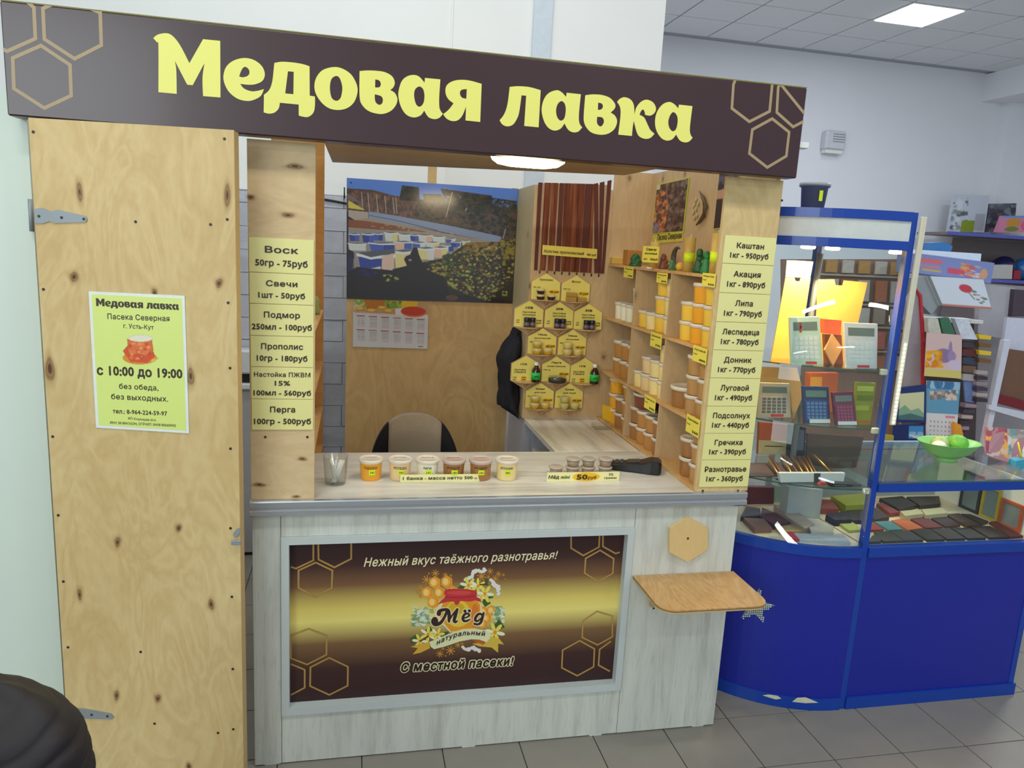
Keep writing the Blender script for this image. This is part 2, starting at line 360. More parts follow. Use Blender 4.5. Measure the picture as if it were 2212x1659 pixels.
# ------------------------------------------------------------------ lettering
_TX = {}; _GL = {}
def raw_text(body, res):
    cu = bpy.data.curves.new('t', 'FONT'); cu.body = body; cu.size = 1; cu.resolution_u = res; cu.fill_mode = 'NONE'
    o = bpy.data.objects.new('t', cu); me = bpy.data.meshes.new_from_object(o); c = coords(me) if len(me.vertices) else np.zeros((0, 3)); e = [tuple(x.vertices) for x in me.edges]
    bpy.data.objects.remove(o); bpy.data.curves.remove(cu); bpy.data.meshes.remove(me); return c, e
def inloop(p, L_):
    r = False
    for i in range(len(L_)):
        a, b = L_[i - 1], L_[i]
        if (a[1] > p[1]) != (b[1] > p[1]) and p[0] < (b[0] - a[0]) * (p[1] - a[1]) / (b[1] - a[1]) + a[0]: r = not r
    return r
def glyph(ch, res):
    """one character: its strokes filled separately, so overlapping strokes stay solid"""
    k = (ch, res)
    if k in _GL: return _GL[k]
    bar = raw_text('|', 1)[0][:, 0].min(); adv = raw_text('|' + ch + '|', 1)[0][:, 0].max() - raw_text('|', 1)[0][:, 0].max()
    adv -= raw_text('||', 1)[0][:, 0].max() - raw_text('|', 1)[0][:, 0].max()
    c, E_ = raw_text(ch, res) if ch.strip() else (np.zeros((0, 3)), [])
    nb = {}
    for a, b in E_: nb.setdefault(a, []).append(b); nb.setdefault(b, []).append(a)
    seen = set(); loops = []
    for v0 in nb:
        if v0 in seen: continue
        L_ = [v0]; seen.add(v0); v = v0
        while True:
            nx = [q for q in nb[v] if q not in seen]
            if not nx: break
            v = nx[0]; seen.add(v); L_.append(v)
        if len(L_) > 2: loops.append([tuple(c[i][:2]) for i in L_])
    if ch in 'ьы':   # the soft sign's single outline crosses itself: split it into stem and bowl
        L2 = []
        for L_ in loops:
            if len(L_) == 28 and res == 2:
                xi = L_[0][0]; L2.append(L_[0:14] + [(xi, L_[13][1]), (xi, L_[18][1])] + L_[18:28]); x0, x1 = L_[14][0], L_[17][0]; L2.append([(x0, L_[14][1]), (x1, L_[14][1]), (x1, L_[15][1]), (x0, L_[15][1])])
            else: L2.append(L_)
        loops = L2
    inn = [[j for j in range(len(loops)) if j != i and all(inloop(p, loops[j]) for p in loops[i])] for i in range(len(loops))]
    Vs, Fs, n = [], [], 0; kk = 0
    for i, L_ in enumerate(loops):
        if len(inn[i]) % 2: continue
        me = poly_curve([L_] + [loops[j] for j in range(len(loops)) if i in inn[j]], 0); V = coords(me); V[:, 2] = kk * .014; kk += 1
        Vs.append(V); Fs += [tuple(v + n for v in p.vertices) for p in me.polygons]; n += len(V); bpy.data.meshes.remove(me)
    _GL[k] = (np.concatenate(Vs) if Vs else np.zeros((0, 3)), Fs, adv); return _GL[k]
def poly_curve(loops, ext):
    cu = bpy.data.curves.new('g', 'CURVE'); cu.dimensions = '2D'; cu.fill_mode = 'BOTH'; cu.extrude = ext
    for lp_ in loops:
        sp = cu.splines.new('POLY'); sp.points.add(len(lp_) - 1); sp.use_cyclic_u = True
        for q, v in zip(sp.points, lp_): q.co = (v[0], v[1], 0, 1)
    o = bpy.data.objects.new('g', cu); me = bpy.data.meshes.new_from_object(o); bpy.data.objects.remove(o); bpy.data.curves.remove(cu); return me
def text_mesh(s, bold=0.02, shear=0.0, ext=0.0, res=2, spacing=1.0):
    """flat lettering; weight is added by overlaying copies of the outline a hair apart"""
    k = (s, shear, res, spacing)
    if k not in _TX:
        x = 0.0; Vl, Fl, n = [], [], 0
        for ch in s:
            V, F, adv = glyph(ch, res)
            if len(V):
                V = V.copy(); V[:, 0] += x + shear * V[:, 1]; Vl.append(V); Fl += [tuple(v + n for v in f) for f in F]; n += len(V)
            x += adv * spacing
        _TX[k] = (np.concatenate(Vl), Fl)
    V, F = _TX[k]; n = len(V)
    m = 1 if bold < .008 else 6 if bold < .05 else 12
    Vs, Fs = [V], list(F)
    if m > 1:
        Vs, Fs = [], []
        for i in range(m):
            a = 2 * math.pi * (i + .5) / m; d = bold * .9
            W_ = V.copy(); W_[:, 0] += d * math.cos(a); W_[:, 1] += d * math.sin(a); W_[:, 2] += i * 1e-3
            Vs.append(W_); Fs += [tuple(v + i * n for v in f) for f in F]
    me = bpy.data.meshes.new('t'); me.from_pydata(np.concatenate(Vs).tolist(), [], Fs); me.update(); return me
def coords(me):
    a = np.empty(len(me.vertices) * 3, 'f'); me.vertices.foreach_get('co', a); return a.reshape(-1, 3).astype(float)
def letter(parent, s, p0, p1, up, mat, ys=1.0, bold=0.03, shear=0.0, off=0.0008, name='lettering', h=None, warp=None, res=2, spacing=1.05, outline=None):
    """text whose baseline runs p0->p1 (world); height follows its width unless h (cap height) is given"""
    me = text_mesh(s, bold, shear, res=res, spacing=spacing); c = coords(me)
    p0 = Vector(p0); p1 = Vector(p1); ax = (p1 - p0); W = ax.length; ax = ax / W
    up = Vector(up); up = (up - ax * up.dot(ax)).normalized(); n = ax.cross(up)
    x0, x1 = c[:, 0].min() + bold * .9, c[:, 0].max() - bold * .9; k = W / (x1 - x0)
    ky = k * ys if h is None else h / 0.73
    X = (c[:, 0] - x0) * k; Y = c[:, 1] * ky
    if warp: X, Y = warp(X, Y, W)
    P = np.array(p0)[None] + X[:, None] * np.array(ax) + Y[:, None] * np.array(up) + (off + c[:, 2] * .012)[:, None] * np.array(n)
    o3 = Vector(P.mean(0)); P = P - np.array(o3)
    me.vertices.foreach_set('co', P.astype('f').ravel()); me.update(); me.name = name
    o = link(name, me, mat, parent); o.location = o3 - wl(parent)
    return o

# ================================================================== SETTING
def far_tiles():
    m, nt, b = nodes('far_floor_tiles', .45, .4); N = nt.nodes; L = nt.links; ge = N.new('ShaderNodeNewGeometry'); mp = N.new('ShaderNodeMapping')
    mp.inputs['Location'].default_value = (-(2.1739 % .3), .2618, 0); L.new(ge.outputs['Position'], mp.inputs['Vector'])
    br = N.new('ShaderNodeTexBrick'); br.offset = 0; br.squash = 1; br.inputs['Scale'].default_value = 1; br.inputs['Brick Width'].default_value = .3; br.inputs['Row Height'].default_value = .3
    br.inputs['Mortar Size'].default_value = .003; br.inputs['Mortar Smooth'].default_value = 0; br.inputs['Color1'].default_value = lin((136, 130, 120)) + (1,); br.inputs['Color2'].default_value = lin((132, 127, 118)) + (1,); br.inputs['Mortar'].default_value = lin((70, 64, 60)) + (1,)
    L.new(mp.outputs[0], br.inputs['Vector']); L.new(br.outputs['Color'], b.inputs['Base Color']); return m
fl = box('floor', -3.2, 9.6, -6.5, 6.5, -0.12, -0.004, far_tiles()); tag(fl, kind='structure')
tile_me = None
TX, TY, TS = 2.1739 - 0.3 * 12, -0.2618 - 0.3 * 4, 0.3
for i in range(20):
    for j in range(14):
        x0 = TX + i * TS; y0 = TY + j * TS
        front = y0 < 0.05 and -1.2 <= x0 <= 4.0
        strip = -0.8 <= x0 <= -0.0 and y0 < 2.3
        if not (front or strip): continue
        if tile_me is None:
            t = box('tile', x0 + 0.002, x0 + TS - 0.002, y0 + 0.002, y0 + TS - 0.002, -0.004, 0.0, TILE, fl, bev=0.0008); tile_me = t.data; t0 = (x0, y0, t.location.copy())
        else:
            t = link('tile', tile_me, None, fl); t.location = t0[2] + Vector((x0 - t0[0], y0 - t0[1], 0))
# far floor outside the picked-out tiles
ce = box('ceiling', -3.2, 9.6, -6.5, 6.5, 4.412, 4.5, CEILB); tag(ce, kind='structure')
LX, LY = 5.58, 4.31
cm = None
for i in range(-5, 6):
    for j in range(-5, 4):
        if (i, j) == (0, 0): continue
        x0 = LX + i * 0.62; y0 = LY + j * 0.62
        x1 = min(x0 + 0.60, 9.1); y1 = min(y0 + 0.60, 6.27)
        if y1 - y0 < 0.1: continue
        if y1 - y0 > 0.59 and x1 - x0 > 0.59 and cm is not None:
            t = link('ceiling_panel', cm, None, ce); t.location = c0[2] + Vector((x0 - c0[0], y0 - c0[1], 0)); continue
        t = box('ceiling_panel', x0, x1, y0, y1, 4.40, 4.412, CEIL, ce, bev=0.004)
        if y1 - y0 > 0.59: cm = t.data; c0 = (x0, y0, t.location.copy())
lp = empty('ceiling_light', (LX + 0.3, LY + 0.3, 4.39), 'square white glowing light panel set in the grey tiled ceiling', 'ceiling light')
box('frame', LX, LX + 0.60, LY, LY + 0.60, 4.392, 4.412, WHITEP, lp)
box('diffuser', LX + 0.015, LX + 0.585, LY + 0.015, LY + 0.585, 4.386, 4.392, leds('light_panel_glow', (240, 244, 255), 9), lp)

wb = box('wall_back', 2.0, 9.6, 6.3, 6.5, 0, 4.41, WALLR); tag(wb, kind='structure')
wr = box('wall_right', 9.4, 9.6, -6.5, 6.3, 0, 4.41, WALLR); tag(wr, kind='structure')
tb = box('trim_1', 8.33, 9.4, -2.0, 6.3, 4.06, 4.40, WALLR); tag(tb, kind='structure')
tb = box('trim_4', 8.66, 9.4, 6.15, 6.3, 0, 4.06, WALLR); tag(tb, kind='structure')
wk = box('wall_kiosk', -3.0, 2.118, 2.0, 6.3, 0, 4.41, WALL); tag(wk, kind='structure')
tr = box('trim_2', 1.312, 1.42, 1.975, 2.0, 2.14, 4.41, plain('white_cable_duct', (206, 216, 226), 0.4)); tag(tr, kind='structure')
tr = box('trim_3', 0.838, 0.85, 1.994, 2.0, 2.14, 4.41, WALL); tag(tr, kind='structure')
wlf = box('wall_left', -3.2, -0.612, 0.004, 0.12, 0, 2.262, WALLL); tag(wlf, kind='structure')

# grey stone-look cladding on the wall behind the stall
clad = empty('stone_cladding', (-0.1, 1.97, 0), 'grey-blue split stone cladding on lower half of the rear wall', 'wall cladding')
STONE = plain('grey_stone_cladding', (190, 193, 206), 0.6, noise=0.13, scale=9, bump=1.0)
box('backing', -1.0, 0.75, 1.985, 1.999, 0.0, 2.12, plain('cladding_joint', (136, 138, 146), 0.9), clad)
row = 0; z = 0.0
while z < 2.08:
    hgt = 0.128; x = -1.0 + (0.17 if row % 2 else 0)
    xs = [-1.0] + [x + 0.42 * k for k in range(1, 5) if x + 0.42 * k < 0.75] + [0.75]
    for a, b in zip(xs, xs[1:]):
        bm = bmesh.new(); z1 = min(z + hgt, 2.115)
        add_box(bm, a + 0.0008, b - 0.0008, 1.965, 1.985, z + 0.001, z1 - 0.001, 0.002)
        for v in bm.verts:
            if v.co.y < 1.97: v.co.y += random.uniform(-0.006, 0.004)
        bm_mk('stone', bm, STONE, clad)
    z += hgt; row += 1
cb = tube('cable', [at(701, 431, y=1.955), at(720, 434, y=1.955), at(752, 440, y=1.955), (0.6, 1.955, 2.08), (0.75, 1.955, 2.10)], 0.006, BLACKP); tag(cb, 'black cable running along top edge of the grey stone cladding', 'cable')
tube('cable_hook', [(0.262, 1.955, 2.105), (0.262, 1.955, 2.165)], 0.004, BLACKP, cb)
# white metal cabinet seen through the gap beside the door
hb = empty('metal_cabinet', (-0.35, 1.9, 0), 'pale grey metal cabinet seen through gap beside the plywood door', 'cabinet')
CAB = plain('grey_enamel', (176, 174, 182), 0.5)
box('body', -0.75, 0.12, 1.86, 1.955, 0.02, 1.01, CAB, hb, 0.004)
box('top', -0.75, 0.12, 1.84, 1.955, 1.10, 1.235, plain('white_enamel', (222, 224, 230), 0.3), hb, 0.01)
box('slot', -0.74, 0.11, 1.87, 1.95, 1.045, 1.10, BLACKP, hb)
box('ledge', -0.75, 0.12, 1.835, 1.955, 1.01, 1.045, plain('white_enamel', (222, 224, 230), 0.3), hb, 0.006)
box('plinth', -0.74, 0.11, 1.88, 1.95, 0.0, 0.02, BLACKP, hb)

# ================================================================== KIOSK
F0 = (1, 0, 0); UPZ = Vector((0, 0, 1))
def screw(parent, px, py, y=None, n=None, o=None, mat=SCREW, r=0.0045):
    p = at(px, py, y=y) if y is not None else atp(px, py, o, n)
    d = Vector((0, -1, 0)) if n is None else Vector(n).normalized()
    u = d.orthogonal().normalized(); w_ = d.cross(u)
    pts = [p + (u * math.cos(a) + w_ * math.sin(a)) * r for a in [k * math.pi / 3 for k in range(6)]]
    return prism('screw', pts, d * 0.0012, mat, parent)

# ---- counter front
ct = empty('stall_counter', (0.9, 0.25, 0), 'bleached wood counter of the honey stall with a framed printed panel', 'counter')
box('left_board', -0.004, 0.088, 0.0, 0.018, 0.004, 0.955, LAM, ct, 0.001)
box('right_board', 1.373, 1.7924, 0.0, 0.018, 0.004, 0.955, LAM, ct, 0.001)
box('lower_board', 0.0895, 1.3715, 0.001, 0.018, 0.004, 0.196, LAM, ct, 0.001)
box('upper_board', 0.0895, 1.3715, 0.001, 0.018, 0.875, 0.955, LAM, ct, 0.001)
box('side_panel', -0.004, 0.012, 0.018, 0.54, 0.004, 0.955, LAM, ct, 0.001)
box('side_panel', 1.776, 1.7924, 0.018, 0.54, 0.004, 0.955, LAM, ct, 0.001)
for x in (0.03, 0.75, 1.26, 1.70): box('foot', x, x + 0.05, 0.002, 0.05, 0.0, 0.004, WHITEP, ct)
bx0, bx1, bz0, bz1 = 0.0895, 1.3715, 0.1965, 0.8745; ix0, ix1, iz0, iz1 = 0.116, 1.346, 0.226, 0.847
def mitre(pts, nm='frame_rail'):
    return prism(nm, [(p[0], -0.006, p[1]) for p in pts], (0, 0.05, 0), GREYP, ct)
mitre([(bx0, bz0), (bx1, bz0), (ix1, iz0), (ix0, iz0)]); mitre([(bx0, bz1), (ix0, iz1), (ix1, iz1), (bx1, bz1)])
mitre([(bx0, bz0), (ix0, iz0), (ix0, iz1), (bx0, bz1)]); mitre([(bx1, bz0), (bx1, bz1), (ix1, iz1), (ix1, iz0)])
# printed panel: the golden band is printed, so it is part of the sheet's colour
def band_mat():
    m, nt, b = nodes('honey_panel_print', 0.42, 0.4); N = nt.nodes; L = nt.links
    ge = N.new('ShaderNodeNewGeometry'); sp = N.new('ShaderNodeSeparateXYZ'); L.new(ge.outputs['Position'], sp.inputs[0])
    mr = N.new('ShaderNodeMapRange'); mr.inputs[1].default_value = iz0; mr.inputs[2].default_value = iz1; L.new(sp.outputs['Z'], mr.inputs[0])
    r = ramp(N, [(0.0, (54, 30, 32)), (0.20, (66, 40, 38)), (0.36, (128, 94, 60)), (0.50, (238, 220, 124)), (0.58, (224, 200, 104)), (0.72, (124, 88, 58)), (0.84, (66, 40, 38)), (1.0, (50, 26, 30))])
    L.new(mr.outputs[0], r.inputs[0])
    mx_ = N.new('ShaderNodeMapRange'); mx_.inputs[1].default_value = ix0; mx_.inputs[2].default_value = ix0 + 0.3; mx_.inputs[3].default_value = 1.0; mx_.inputs[4].default_value = 0.0; L.new(sp.outputs['X'], mx_.inputs[0])
    L.new(r.outputs[0], b.inputs['Base Color']); return m
YP = 0.030
pp = box('printed_panel', ix0 - 0.01, ix1 + 0.01, YP, YP + 0.006, iz0 - 0.01, iz1 + 0.01, band_mat(), ct)
def hexring(parent, pts, w_, mat, y, clip=None, name='hexagon_outline'):
    """outline of a printed hexagon through pixel vertices, on plane y, clipped to clip=(x0,x1,z0,z1)"""
    P = [at(a, b, y=y) for a, b in pts]
    bm = bmesh.new(); n = len(P); full = n == 6; IN, OUT = [], []
    for i in range(n):
        a, p, b = P[(i - 1) % n], P[i], P[(i + 1) % n]
        d1 = (p - a).normalized() if (full or i > 0) else (b - p).normalized(); d2 = (b - p).normalized() if (full or i < n - 1) else d1
        s1, s2 = Vector((-d1.z, 0, d1.x)), Vector((-d2.z, 0, d2.x)); m_ = (s1 + s2).normalized(); m_ = m_ * (w_ / 2 / max(.3, m_.dot(s1)))
        IN.append(bm.verts.new(p + m_)); OUT.append(bm.verts.new(p - m_))
    for i in (range(n) if full else range(n - 1)): bm.faces.new((IN[i], IN[(i + 1) % n], OUT[(i + 1) % n], OUT[i]))
    if clip:
        for co, no in (((clip[0], 0, 0), (-1, 0, 0)), ((clip[1], 0, 0), (1, 0, 0)), ((0, 0, clip[2]), (0, 0, -1)), ((0, 0, clip[3]), (0, 0, 1))):
            bmesh.ops.bisect_plane(bm, geom=bm.verts[:] + bm.edges[:] + bm.faces[:], plane_co=co, plane_no=no, clear_outer=True)
    r = bmesh.ops.extrude_face_region(bm, geom=bm.faces[:]); 
    for v in [g for g in r['geom'] if isinstance(g, bmesh.types.BMVert)]: v.co.y += 0.0003
    return bm_mk(name, bm, mat, parent)
def Q(ox, oy, k, L): return [(ox + a / k, oy + b / k) for a, b in L]
K5 = 2212 / 780.0
clipP = (ix0, ix1, iz0, iz1)
for L_ in ([(127, 262), (233, 213), (335, 262), (330, 370), (228, 423), (127, 368)],
           [(80, 240), (112, 250), (218, 200), (218, 100)], [(248, 100), (250, 195), (347, 243), (450, 190), (450, 90)],
           [(1886, 188), (1975, 138), (2058, 190), (2052, 280), (1962, 330), (1880, 278)],
           [(1797, 40), (1797, 125), (1872, 170), (1968, 118), (1972, 40)], [(1992, 40), (1992, 115), (2070, 158), (2095, 150)],
           [(200, 855), (315, 797), (430, 852), (428, 968), (316, 1024), (198, 970)],
           [(80, 800), (180, 838), (298, 778), (300, 660), (190, 618), (80, 660)], [(80, 835), (165, 870), (165, 980), (80, 1025)],
           [(1745, 750), (1850, 692), (1940, 742), (1935, 852), (1835, 907), (1740, 858)],
           [(2050, 540), (1955, 512), (1870, 570), (1865, 672), (1960, 718), (2050, 668)], [(2042, 695), (1972, 745), (1965, 842), (2035, 880)]):
    hexring(pp, Q(600, 1140, K5, L_), 0.0062, GOLD2, YP - 0.0012, clipP)
def up_at(y): return UPZ
letter(pp, 'Нежный вкус таёжного разнотравья!', at(786, 1224, y=YP - .001), at(1204, 1207, y=YP - .001), UPZ, CREAM, ys=1.22, bold=0.018, shear=0.28, off=0.0006)
letter(pp, 'С местной пасеки!', at(867, 1451, y=YP - .001), at(1108, 1436.5, y=YP - .001), UPZ, CREAM, ys=1.16, bold=0.13, shear=0.18, off=0.0003, name='lettering_outline', spacing=1.12)
letter(pp, 'С местной пасеки!', at(867, 1451, y=YP - .001), at(1108, 1436.5, y=YP - .001), UPZ, INKD, ys=1.16, bold=0.045, shear=0.18, off=0.0012, spacing=1.12)
# --- printed emblem (honey jar, combs, flowers, ribbon)
lg = Cv(150, 170, 1640, 1540, 440, 405, alpha=0)
def comb(cx, cy, r):
    H = [(cx + r * math.sin(k * math.pi / 3), cy - r * math.cos(k * math.pi / 3)) for k in range(6)]
    lg.poly([(cx + 1.12 * (a - cx), cy + 1.12 * (b - cy)) for a, b in H], (236, 170, 60)); lg.poly([(cx + .95 * (a - cx), cy + .95 * (b - cy)) for a, b in H], (228, 130, 30))
    lg.ell(cx - 6, cy, r * .72, r * .74, (240, 170, 60)); lg.ell(cx - 18, cy - 4, r * .48, r * .58, (246, 206, 120))
def star8(cx, cy, r, col):
    for k in range(8):
        a = k * math.pi / 4 + .2; lg.line([(cx, cy), (cx + r * math.cos(a), cy + r * math.sin(a))], r * .22, col); lg.ell(cx + r * math.cos(a), cy + r * math.sin(a), r * .14, r * .14, col)
def flower(cx, cy, r, col=(232, 214, 90), n=6, ph=0.2, col2=(238, 232, 190)):
    for k in range(n):
        a = ph + k * 2 * math.pi / n; lg.ell(cx + .58 * r * math.cos(a), cy + .58 * r * math.sin(a), r * .46, r * .19, col if k % 3 else col2, rot=a)
    lg.ell(cx, cy, r * .2, r * .2, (226, 150, 40))
for x, y, r in ((420, 360, 62), (548, 265, 52), (695, 290, 36), (335, 480, 46), (290, 530, 34), (335, 590, 34), (455, 268, 18), (775, 298, 24), (1235, 310, 66), (1365, 235, 46), (1495, 275, 38), (1445, 345, 52), (1340, 315, 30), (1570, 288, 24), (1600, 350, 16), (615, 1465, 50), (770, 1415, 62), (880, 1330, 42), (945, 1310, 24), (660, 1385, 26), (700, 1495, 16)): star8(x, y, r, (200, 140, 58))
for P in (((1000, 345), (1080, 330), (1120, 250), (1160, 215), (1220, 240), (1290, 210)), ((1390, 370), (1420, 430), (1490, 470), (1490, 560)), ((960, 1375), (1040, 1400), (1130, 1370), (1200, 1430))):
    for (a, b), (c, d) in zip(P, P[1:]):
        for t in np.linspace(0, 1, 7): lg.ell(a + (c - a) * t + RNG.uniform(-16, 16), b + (d - b) * t + RNG.uniform(-16, 16), 24, 22, (228, 222, 214))
for cx, cy in ((540, 400), (715, 390), (430, 550), (610, 548), (515, 690), (800, 535), (1390, 810), (1310, 930), (1270, 830), (1250, 1010)): comb(cx, cy, 84 if cx < 900 else 72)
for cx, cy, rx, ry in ((330, 850, 110, 100), (300, 960, 110, 90), (400, 900, 120, 110), (1500, 900, 90, 120), (1480, 830, 70, 80)): lg.blobs([(cx - rx, cy - ry), (cx + rx, cy - ry), (cx + rx, cy + ry), (cx - rx, cy + ry)], [(206, 214, 190), (140, 170, 120), (120, 150, 100), (228, 226, 210)], 40, 26)
for P in ([(870, 480), (960, 420), (1010, 490)], [(1230, 660), (1290, 760), (1380, 700), (1300, 640)], [(1330, 640), (1420, 620), (1370, 560)], [(180, 1230), (260, 1180), (340, 1270), (200, 1310)], [(380, 1120), (470, 1050), (520, 1130), (430, 1180)], [(620, 1150), (760, 1120), (680, 1220)], [(1420, 1040), (1500, 940), (1590, 1060), (1470, 1120)], [(1190, 400), (1330, 350), (1330, 440)]): lg.poly(P, (62, 92, 40))
flower(1040, 440, 125); flower(1185, 450, 115, ph=.5); flower(1285, 565, 135, ph=.1); flower(1230, 620, 60)
# jar
lg.poly([(640, 690), (700, 650), (1180, 650), (1235, 720), (1240, 800), (1225, 960), (1150, 1080), (1100, 1120), (760, 1140), (690, 1060), (600, 980), (520, 860), (590, 740)], (236, 214, 170))
lg.poly([(660, 700), (720, 660), (1170, 660), (1215, 730), (1215, 900), (1150, 1040), (1100, 1100), (780, 1130), (720, 1060), (640, 960), (600, 860)], (228, 152, 36))
lg.ell(880, 860, 190, 200, (236, 196, 70)); lg.ell(860, 780, 120, 90, (214, 170, 30)); lg.ell(1140, 900, 60, 190, (224, 112, 40), .8)
lg.poly([(690, 510), (760, 490), (1000, 492), (1160, 520), (1172, 570), (1150, 600), (1230, 650), (1225, 690), (1150, 660), (1060, 680), (920, 670), (880, 730), (845, 730), (820, 680), (740, 680), (660, 700), (585, 720), (640, 660), (700, 610), (675, 560)], (198, 52, 56))
lg.line([(690, 615), (900, 622), (1150, 600)], 12, (150, 34, 44)); lg.ell(900, 550, 180, 30, (214, 80, 74), .8)
flower(440, 1170, 120, ph=.6); flower(320, 1270, 110, ph=.1); flower(575, 1175, 110, ph=.9); flower(1440, 1140, 150, ph=.2)
lg.line([(330, 1270), (440, 1200)], 26, (96, 66, 30)); lg.line([(1215, 428), (1330, 432)], 22, (110, 66, 30))
# ribbon
lg.poly([(455, 1285), (380, 1300), (180, 1358), (290, 1380), (215, 1474), (330, 1450), (470, 1380)], (216, 168, 56)); lg.poly([(1290, 1290), (1370, 1200), (1500, 1230), (1580, 1325), (1490, 1310), (1488, 1450), (1390, 1370), (1200, 1350), (1090, 1310)], (212, 180, 70)); lg.poly([(1090, 1260), (1200, 1255), (1300, 1300), (1260, 1330), (1150, 1290)], (196, 96, 40))
lg.poly([(455, 1285), (640, 1210), (800, 1140), (960, 1090), (1120, 1080), (1290, 1105), (1380, 1150), (1365, 1230), (1310, 1290), (1200, 1250), (1080, 1245), (900, 1280), (700, 1350), (530, 1395), (480, 1360)], (226, 224, 176))
def brush(P, ws, col, grow=0):
    n = len(P); Q_ = smooth_open(P)
    for i in range(len(Q_) - 1):
        t = i / (len(Q_) - 1) * (len(ws) - 1); w_ = ws[int(t)] + (ws[min(int(t) + 1, len(ws) - 1)] - ws[int(t)]) * (t - int(t)); lg.line([Q_[i], Q_[i + 1]], w_ + grow, col)
def smooth_open(P, sub=6):
    P = [P[0]] + list(P) + [P[-1]]; out = []
    for i in range(1, len(P) - 2):
        for k in range(sub):
            t = k / sub; out.append(tuple(.5 * (2 * P[i][a] + (P[i + 1][a] - P[i - 1][a]) * t + (2 * P[i - 1][a] - 5 * P[i][a] + 4 * P[i + 1][a] - P[i + 2][a]) * t * t + (3 * P[i][a] - P[i - 1][a] - 3 * P[i + 1][a] + P[i + 2][a]) * t ** 3) for a in (0, 1)))
    return out + [P[-1]]
WORD = [([(560, 965), (540, 940), (520, 975), (545, 1015), (610, 1005), (660, 950), (700, 870), (725, 800)], (60, 66, 72, 66, 50, 42, 40, 36)), ([(600, 862), (606, 830), (650, 805), (720, 800), (745, 830), (752, 900), (748, 975)], (66, 58, 46, 44, 52, 54, 34)), ([(752, 960), (800, 880), (872, 792)], (26, 26, 34)),
        ([(872, 796), (846, 880), (826, 960), (846, 985), (876, 965)], (40, 52, 50, 34, 14)), ([(950, 925), (1010, 915), (1052, 885), (1030, 858), (985, 868), (955, 920), (970, 965), (1015, 968), (1070, 940)], (22, 24, 30, 32, 36, 42, 40, 32, 12)), ([(985, 820), (988, 822)], (46, 46)), ([(1052, 816), (1055, 818)], (46, 46)),
        ([(1235, 870), (1200, 862), (1160, 895), (1140, 950), (1175, 970), (1225, 930)], (34, 38, 42, 40, 30, 18)), ([(1268, 850), (1250, 910), (1228, 985), (1180, 1020), (1130, 1010)], (32, 44, 40, 32, 36))]
for P, ws in WORD: brush(P, ws, (232, 222, 170), 26)
for P, ws in WORD: brush(P, ws, (58, 34, 28))
K8 = 1797 / 260.0
def px2(fx, fy, y): return at(860 + fx / K8, 1200 + fy / K8, y=y)
cor = [px2(a, b, YP - 0.0009) for a, b in ((150, 170), (1640, 170), (1640, 1540), (150, 1540))]
lg.mesh('emblem_print', PRINT, pp, bil(*cor))
def M8(fx, fy): return px2(fx, fy, YP - 0.0016)
def arc(X, Y, W):
    t = X / W; lift = 0.26 * W * (1 - (2 * t - 1.15) ** 2 / 1.33) - 0.02 * W
    return X, Y + lift * 0.55
letter(pp, 'натуральный', M8(575, 1330), M8(1300, 1240), UPZ, INK, ys=1.0, bold=0.03, shear=0.2, off=0.0005, warp=arc, spacing=1.15)

# ---- worktop and its metal edge
wt = box('worktop', -0.008, 1.80, -0.004, 0.56, 0.967, 1.010, LAMT, None, 0.002)
tag(wt, 'pale wood-grain worktop of the stall carrying the honey samples', 'worktop')
EDGEP = [(-0.0045, 1.0105), (-0.020, 1.0105), (-0.022, 1.006), (-0.022, 0.990), (-0.016, 0.986), (-0.016, 0.982), (-0.024, 0.976), (-0.024, 0.962), (-0.018, 0.956), (-0.0045, 0.956)]
prism('metal_edge', [(-0.008, a, b) for a, b in EDGEP], (1.821, 0, 0), ALU, wt)
# ---- left post: an open side shelf between two boards
lpz = 2.175
po = empty('side_shelf_unit', (0.1, 0.3, 1.01), 'narrow plywood shelf unit at left end of the counter', 'shelf unit')
box('front_board', -0.006, 0.1987, 0.0, 0.018, 1.0105, lpz, PLYX, po, 0.001)
box('outer_board', -0.006, 0.006, 0.018, 0.56, 1.0105, lpz, PLY, po)
box('rear_board', -0.006, 0.199, 0.70, 0.715, 1.0105, 2.28, ORANGEW, po); box('rear_support', -0.006, 0.199, 0.565, 0.715, 0.0, 1.010, ORANGEW, ct)
box('outer_board', -0.006, 0.006, 0.565, 0.70, 1.0105, lpz, PLY, po)
for z_ in (1.585, 1.37, 1.17): box('shelf', 0.006, 0.197, 0.02, 0.70, z_ - 0.008, z_ + 0.004, PLYS, po)
for a, b in ((573, 944), (664, 944)): screw(po, a, b, y=0)
gc = lathe('wax_figure', [(0, 0), (.020, 0), (.024, .02), (.016, .035), (.022, .05), (.012, .07), (0, .074)], (0.172, 0.50, 1.589), plain('pale_green_wax', (150, 160, 90), 0.5)); tag(gc, 'small green wax figure on the upper ledge of the left shelf unit', 'candle')
# ---- right shelving unit
sh = empty('honey_shelving', (1.7, 0.6, 1.01), 'plywood shelving full of honey jars on the right side of the stall', 'shelf unit')
box('front_board', 1.603, 1.823, 0.0, 0.018, 1.0105, 2.175, PLY, sh, 0.001)
box('outer_wall', 1.803, 1.82, 0.018, 1.2, 1.0105, 2.29, PLYI, sh)
box('end_board', 1.60, 1.803, 1.185, 1.2, 1.0105, 2.29, PLYI, sh)
SZ = (1.0225, 1.276, 1.556, 1.828)
for z_ in SZ: box('shelf', 1.600, 1.803, 0.018, 1.185, z_ - 0.012, z_, PLYS, sh)
for z0, z1 in zip(SZ, SZ[1:]):
    for y_ in (0.395, 0.79): box('divider', 1.602, 1.803, y_ - 0.006, y_ + 0.006, z0, z1 - 0.012, PLYI, sh)
for a, b in ((1518, 1060), (1594, 1060), (1689, 433)): screw(sh, a, b, y=0)
